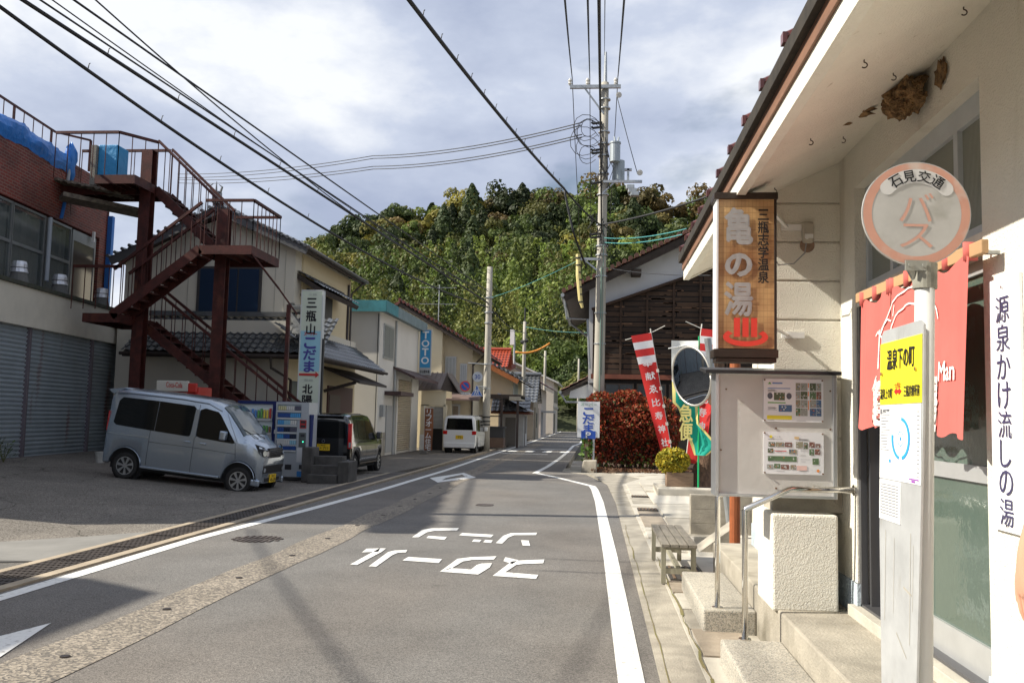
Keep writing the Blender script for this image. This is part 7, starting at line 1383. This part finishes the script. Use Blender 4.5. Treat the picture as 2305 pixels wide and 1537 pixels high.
skin('shirt',sh_,[((0,0,.92),(.155,.125)),((0,0,1.1),(.15,.12)),((0,0,1.29),(.175,.125)),((0,0,1.39),(.115,.095)),((.19,0,1.35),.066),((.235,0,1.15),.058),((-.19,0,1.35),.066),((-.24,0,1.2),.058)],[(0,1),(1,2),(2,3),(3,4),(4,5),(3,6),(6,7)])
skin('trousers',mat('grey_trousers',(.09,.09,.10),.9),[((0,0,.93),(.15,.12)),((.09,0,.80),.105),((.10,0,.45),.07),((.10,-.02,.1),.06),((-.09,0,.80),.105),((-.10,0,.45),.07),((-.10,-.02,.1),.06)],[(0,1),(1,2),(2,3),(0,4),(4,5),(5,6)])
h=blobmesh((0,-.01,1.66),(.085,.1,.09),16,0,.05,1); h.build('hair',mat('black_hair',(.012,.01,.01),.6),PE,smooth=True)
h=MB(); h.tube([(0,.095,1.6),(0,.115,1.575),(0,.10,1.565)],[.008,.014,.01],8); h.build('nose',skm,PE,smooth=True)
for x in (-.03,.03): h=blobmesh((x,.082,1.61),(.013,.008,.007),8,0,0,1); h.build('eye',blackp,PE)
h=MB(); h.tube([(-.025,.09,1.535),(0,.096,1.533),(.025,.09,1.535)],.005,6); h.build('mouth',mat('lips',(.4,.15,.12),.5),PE)
# ---------------- wooded hill ----------------
sky_px=[(-600,870),(-200,850),(200,800),(420,690),(560,600),(650,535),(700,515),(760,506),(800,480),(860,462),(930,455),(1000,448),(1080,430),(1190,412),(1260,420),(1350,402),(1420,408),(1480,436),(1530,468),(1565,445),(1610,432),(1750,400),(1950,440),(2300,520),(2900,650)]
def ridge_y(px):
    for a,b in zip(sky_px,sky_px[1:]):
        if px<=b[0]: return a[1]+(b[1]-a[1])*(px-a[0])/(b[0]-a[0])
    return 700
R0,R1=118.,270.
def az2px(th):  # azimuth (rad, from +Y toward +X) -> column near the horizon
    return pix((math.sin(th)*1000,math.cos(th)*1000,CZ+150))[0]
_rt={}
def ridge_z(th):
    px=az2px(th); d=ray(px,ridge_y(px)); return CZ+R1*d.z/math.hypot(d.x,d.y)-8.0
ths=[R(-48+i*.75) for i in range(118)]; rz_=[ridge_z(t_) for t_ in ths]
def hill(th,r):
    k=(th-ths[0])/(ths[1]-ths[0]); i=int(max(0,min(len(ths)-2,k))); f_=k-i; zr=rz_[i]+(rz_[i+1]-rz_[i])*f_
    t_=(r-R0)/(R1-R0); px=az2px(th)
    if t_<=0: return -.25
    if t_>1: return max(-.2,zr*(1-.8*(t_-1)))
    s_=t_*(.55+.45*t_) if True else t_
    z=zr*(t_**1.05*(1-.12*math.sin(math.pi*t_)))
    return max(-.25,z+1.2*mathutils.noise.noise(Vector((th*25,r*.05,0)))*min(1,t_*4))
h=MB(); nr=26; NV=[]
for t_ in ths:
    for j in range(nr): r=R0+(R1+90-R0)*j/(nr-1); NV.append((r*math.sin(t_),r*math.cos(t_),hill(t_,r)))
h.add(NV,[(i*nr+j,i*nr+j+1,(i+1)*nr+j+1,(i+1)*nr+j) for i in range(len(ths)-1) for j in range(nr-1)]); o=h.build('hill',mat('undergrowth',(.05,.062,.018),.95,col2=(.03,.035,.012),vs=.12),smooth=True); struct(o)
rs=np.random.RandomState(42)
def leafquads(P,nrm,size,q,flat=.5):
    n=len(P); u=q.normal(size=(n,3)); u=u-nrm*(u*nrm).sum(1)[:,None]*flat; u/=np.linalg.norm(u,axis=1)[:,None]; v=np.cross(nrm+q.normal(size=(n,3))*.5,u); v/=np.linalg.norm(v,axis=1)[:,None]
    s_=(size*q.uniform(.6,1.4,n))[:,None]; return np.stack([P-u*s_-v*s_*.6,P+u*s_-v*s_*.6,P+u*s_*.8+v*s_*.7,P-u*s_*.8+v*s_*.7],1)
def crown(kind,n,q):
    if kind=='broad':
        k=9; c=q.normal(size=(k,3))*np.array([.48,.48,.30])+np.array([0,0,.05]); c[0]=0; rr=q.uniform(.38,.62,k); idx=q.randint(0,k,n); d=q.normal(size=(n,3)); d[:,2]=np.abs(d[:,2])*1.0-.25; d/=np.linalg.norm(d,axis=1)[:,None]; P=c[idx]+d*(rr[idx]*q.uniform(.82,1.05,n))[:,None]; return P,d
    if kind=='cone':
        t_=q.uniform(0,1,n)**.75; a=q.uniform(0,2*math.pi,n); lay=.5+.5*np.cos(t_*38); r_=(1-t_)**.7*(.80+.20*lay)*q.uniform(.7,1.08,n)+.03; P=np.stack([np.cos(a)*r_*.95,np.sin(a)*r_*.95,t_*2.3-1.0],1); d=np.stack([np.cos(a),np.sin(a),np.full(n,.45)],1); d/=np.linalg.norm(d,axis=1)[:,None]; return P,d
    if kind=='plume':
        k=6; base=q.normal(size=(k,2))*.35; idx=q.randint(0,k,n); t_=q.uniform(0,1,n); a=q.uniform(0,2*math.pi,n); r_=(.12+.28*np.sin(np.pi*np.minimum(1,t_*1.05)))*q.uniform(.6,1.1,n); lean=(base[idx]*1.1)*(t_**2)[:,None]; P=np.stack([base[idx,0]+lean[:,0]+np.cos(a)*r_,base[idx,1]+lean[:,1]+np.sin(a)*r_,t_*2.3-1.15-.35*(r_)],1); d=np.stack([np.cos(a),np.sin(a),np.full(n,.5)],1); d/=np.linalg.norm(d,axis=1)[:,None]; return P,d
PAL={'dark':[(.045,.068,.02),(.055,.078,.024),(.04,.06,.02)],'green':[(.075,.108,.024),(.085,.118,.027)],'olive':[(.115,.125,.03),(.13,.132,.032)],'yel':[(.21,.185,.035),(.18,.165,.035)],'lime':[(.135,.185,.034),(.165,.205,.042),(.11,.155,.03)],'rust':[(.15,.105,.035),(.13,.105,.035)]}
def pick(u,v,q):
    r_=q.uniform(); ry=ridge_y(u); t_=(v-ry)
    if u<1330 and v>780: return ('broad',q.choice(['green','lime','olive','dark'],p=[.4,.25,.2,.15]))
    if 860<u<1330 and v>590: return ('plume',q.choice(['lime','olive','green','dark'],p=[.42,.22,.2,.16])) if r_<.72 else ('cone','dark') if r_<.80 else ('broad',q.choice(['dark','rust','green']))
    if t_<55 and u>1080: return ('broad',q.choice(['rust','olive','dark','green'],p=[.35,.35,.1,.2]))
    if 930<u<1060 and v<640: return ('broad',q.choice(['yel','lime','olive'],p=[.35,.3,.35])) if r_<.7 else ('cone','dark')
    if 780<u<900 and 500<v<600: return ('broad',q.choice(['yel','dark','dark']))
    if 1040<u<1110 and 480<v<720: return ('cone','dark')
    if t_<45: return ('cone','dark') if r_<.04 else ('broad',q.choice(['olive','green','dark']))
    if u<1000 and v>620: return ('plume' if r_<.5 else 'broad',q.choice(['lime','olive','yel','green'],p=[.3,.35,.15,.2]))
    return ('cone','dark') if r_<.09 else ('broad',q.choice(['dark','green','olive','rust','yel','lime'],p=[.36,.25,.2,.09,.04,.06]))
VV=[];CC=[]; featured=[]
def addtree(store,pos,rad,kind,col,q,dens=1.0):
    dist=math.hypot(pos[0],pos[1]); n=int({'broad':1250,'cone':900,'plume':1050}[kind]*dens); P,d=crown(kind,n,q); P=P*np.array([rad,rad,rad*(.95 if kind=='broad' else 1.05)])+np.array(pos); Q=leafquads(P,d,.0014*dist,q,.92); 
    pc=np.array(PAL[col])[q.randint(0,len(PAL[col]),1)]*q.uniform(.6,1.45); c=pc*q.uniform(.82,1.2,(n,1)); c=c*np.array([1,1,1])+q.uniform(-.006,.012,(n,1))*np.array([1.3,1,.1]); c=np.clip(c,.004,1)
    store[0].append(Q.reshape(-1,3)); store[1].append(np.repeat(np.concatenate([c,np.ones((n,1))],1),4,0))
def flush(name,store,parent=None):
    V=np.concatenate(store[0]); c=np.concatenate(store[1]).astype(np.float32); n=len(V)//4; me=bpy.data.meshes.new(name); me.vertices.add(len(V)); me.vertices.foreach_set('co',V.astype(np.float32).ravel()); me.loops.add(4*n); me.loops.foreach_set('vertex_index',np.arange(4*n,dtype=np.int32)); me.polygons.add(n); me.polygons.foreach_set('loop_start',np.arange(0,4*n,4,dtype=np.int32)); me.polygons.foreach_set('loop_total',np.full(n,4,dtype=np.int32)); me.update(calc_edges=True); me.materials.append(leafm); a=me.color_attributes.new('tint','FLOAT_COLOR','CORNER'); a.data.foreach_set('color',c.ravel()); o=bpy.data.objects.new(name,me); C.objects.link(o)
    if parent: o.parent=parent
    return o
store=([],[]); r=R0+4; cnt=0
while r<R1+10:
    step=6.6+ (r-R0)*.014; th=R(-33)
    while th<R(22):
        rr=r+rs.uniform(-2.6,2.6); t2=th+rs.uniform(-.4,.4)*step/r; z=hill(t2,rr); x,y=rr*math.sin(t2),rr*math.cos(t2); u,v=pix((x,y,z+4))
        if z>-.2 and 560<u<1720 and not(1255<u<1330 and v>905 ) :
            kd,cl=pick(u,v,rs); rad=rs.uniform(3.2,5.4)*(1 if kd!='plume' else .95)*(1+.0012*(r-R0)); 
            if kd=='cone': rad*=.95
            if v>800: rad*=.62
            addtree(store,(x,y,z+rad*(.75 if kd=='broad' else 1.1)),rad,kd,cl,rs,1.0 if z>0 else .8); cnt+=1
        th+=step/r
    r+=step*.82
o=flush('forest',store); tag(o,'mixed autumn forest covering the hill',None,None,'stuff')
print('TREES',cnt,len(store[0]))
# standout trees on the skyline and the slope, each its own thing
def ftree(px,py,kind,col,rad,label,rr=None,name='forest_tree',dy=0):
    # stand it on the slope along that column
    best=None
    for i in range(200):
        r_=R0+(R1+4-R0)*i/199; d=ray(px,py); th=math.atan2(d.x,d.y); z=hill(th,r_); top=z+rad*(1.5 if kind=='broad' else 2.5); u,v=pix((r_*math.sin(th),r_*math.cos(th),top))
        if best is None or abs(v-py)<best[0]: best=(abs(v-py),r_,th,z)
    _,r_,th,z=best; z-=.8; P_=empty(name,(r_*math.sin(th),r_*math.cos(th),z),0,label,'tree'); st_=([],[])
    q=np.random.RandomState(int(px)); n=900; P,d=crown(kind,n,q); P=P*rad+np.array([0,0,rad*(.75 if kind=='broad' else 1.2)]); Q=leafquads(P,d,.0021*r_,q); c=np.array(PAL[col][0])*q.uniform(.6,1.4,(n,1)); st_[0].append(Q.reshape(-1,3)); st_[1].append(np.repeat(np.concatenate([c,np.ones((n,1))],1),4,0)); flush('crown',st_,P_)
    h=MB(); h.tube([(0,0,-1),(0,0,rad*1.2)],[.25,.12],7); h.build('trunk',mat('forest_bark',(.07,.05,.035),.9),P_)
ftree(1082,405,'cone','dark',2.6,'small dark conical tree standing alone on the ridge line')
ftree(973,440,'cone','dark',3.0,'larger dark conifer on the ridge left of the lone cone')
ftree(1186,395,'cone','dark',2.8,'dark conifer poking above the highest part of the ridge')
ftree(905,452,'cone','dark',2.6,'dark conifer at the left shoulder of the ridge')
ftree(795,478,'cone','dark',3.0,'leftmost dark conifer on the falling ridge')
ftree(960,500,'broad','yel',4.5,'bright yellow green broad tree high on the slope')
ftree(850,530,'broad','yel',3.6,'yellow topped tree on the left upper slope')
ftree(1062,520,'cone','dark',5.6,'tall dark cedar in the middle of the slope')
ftree(1300,770,'broad','lime',3.0,'bright green rounded tree above the far road bend')
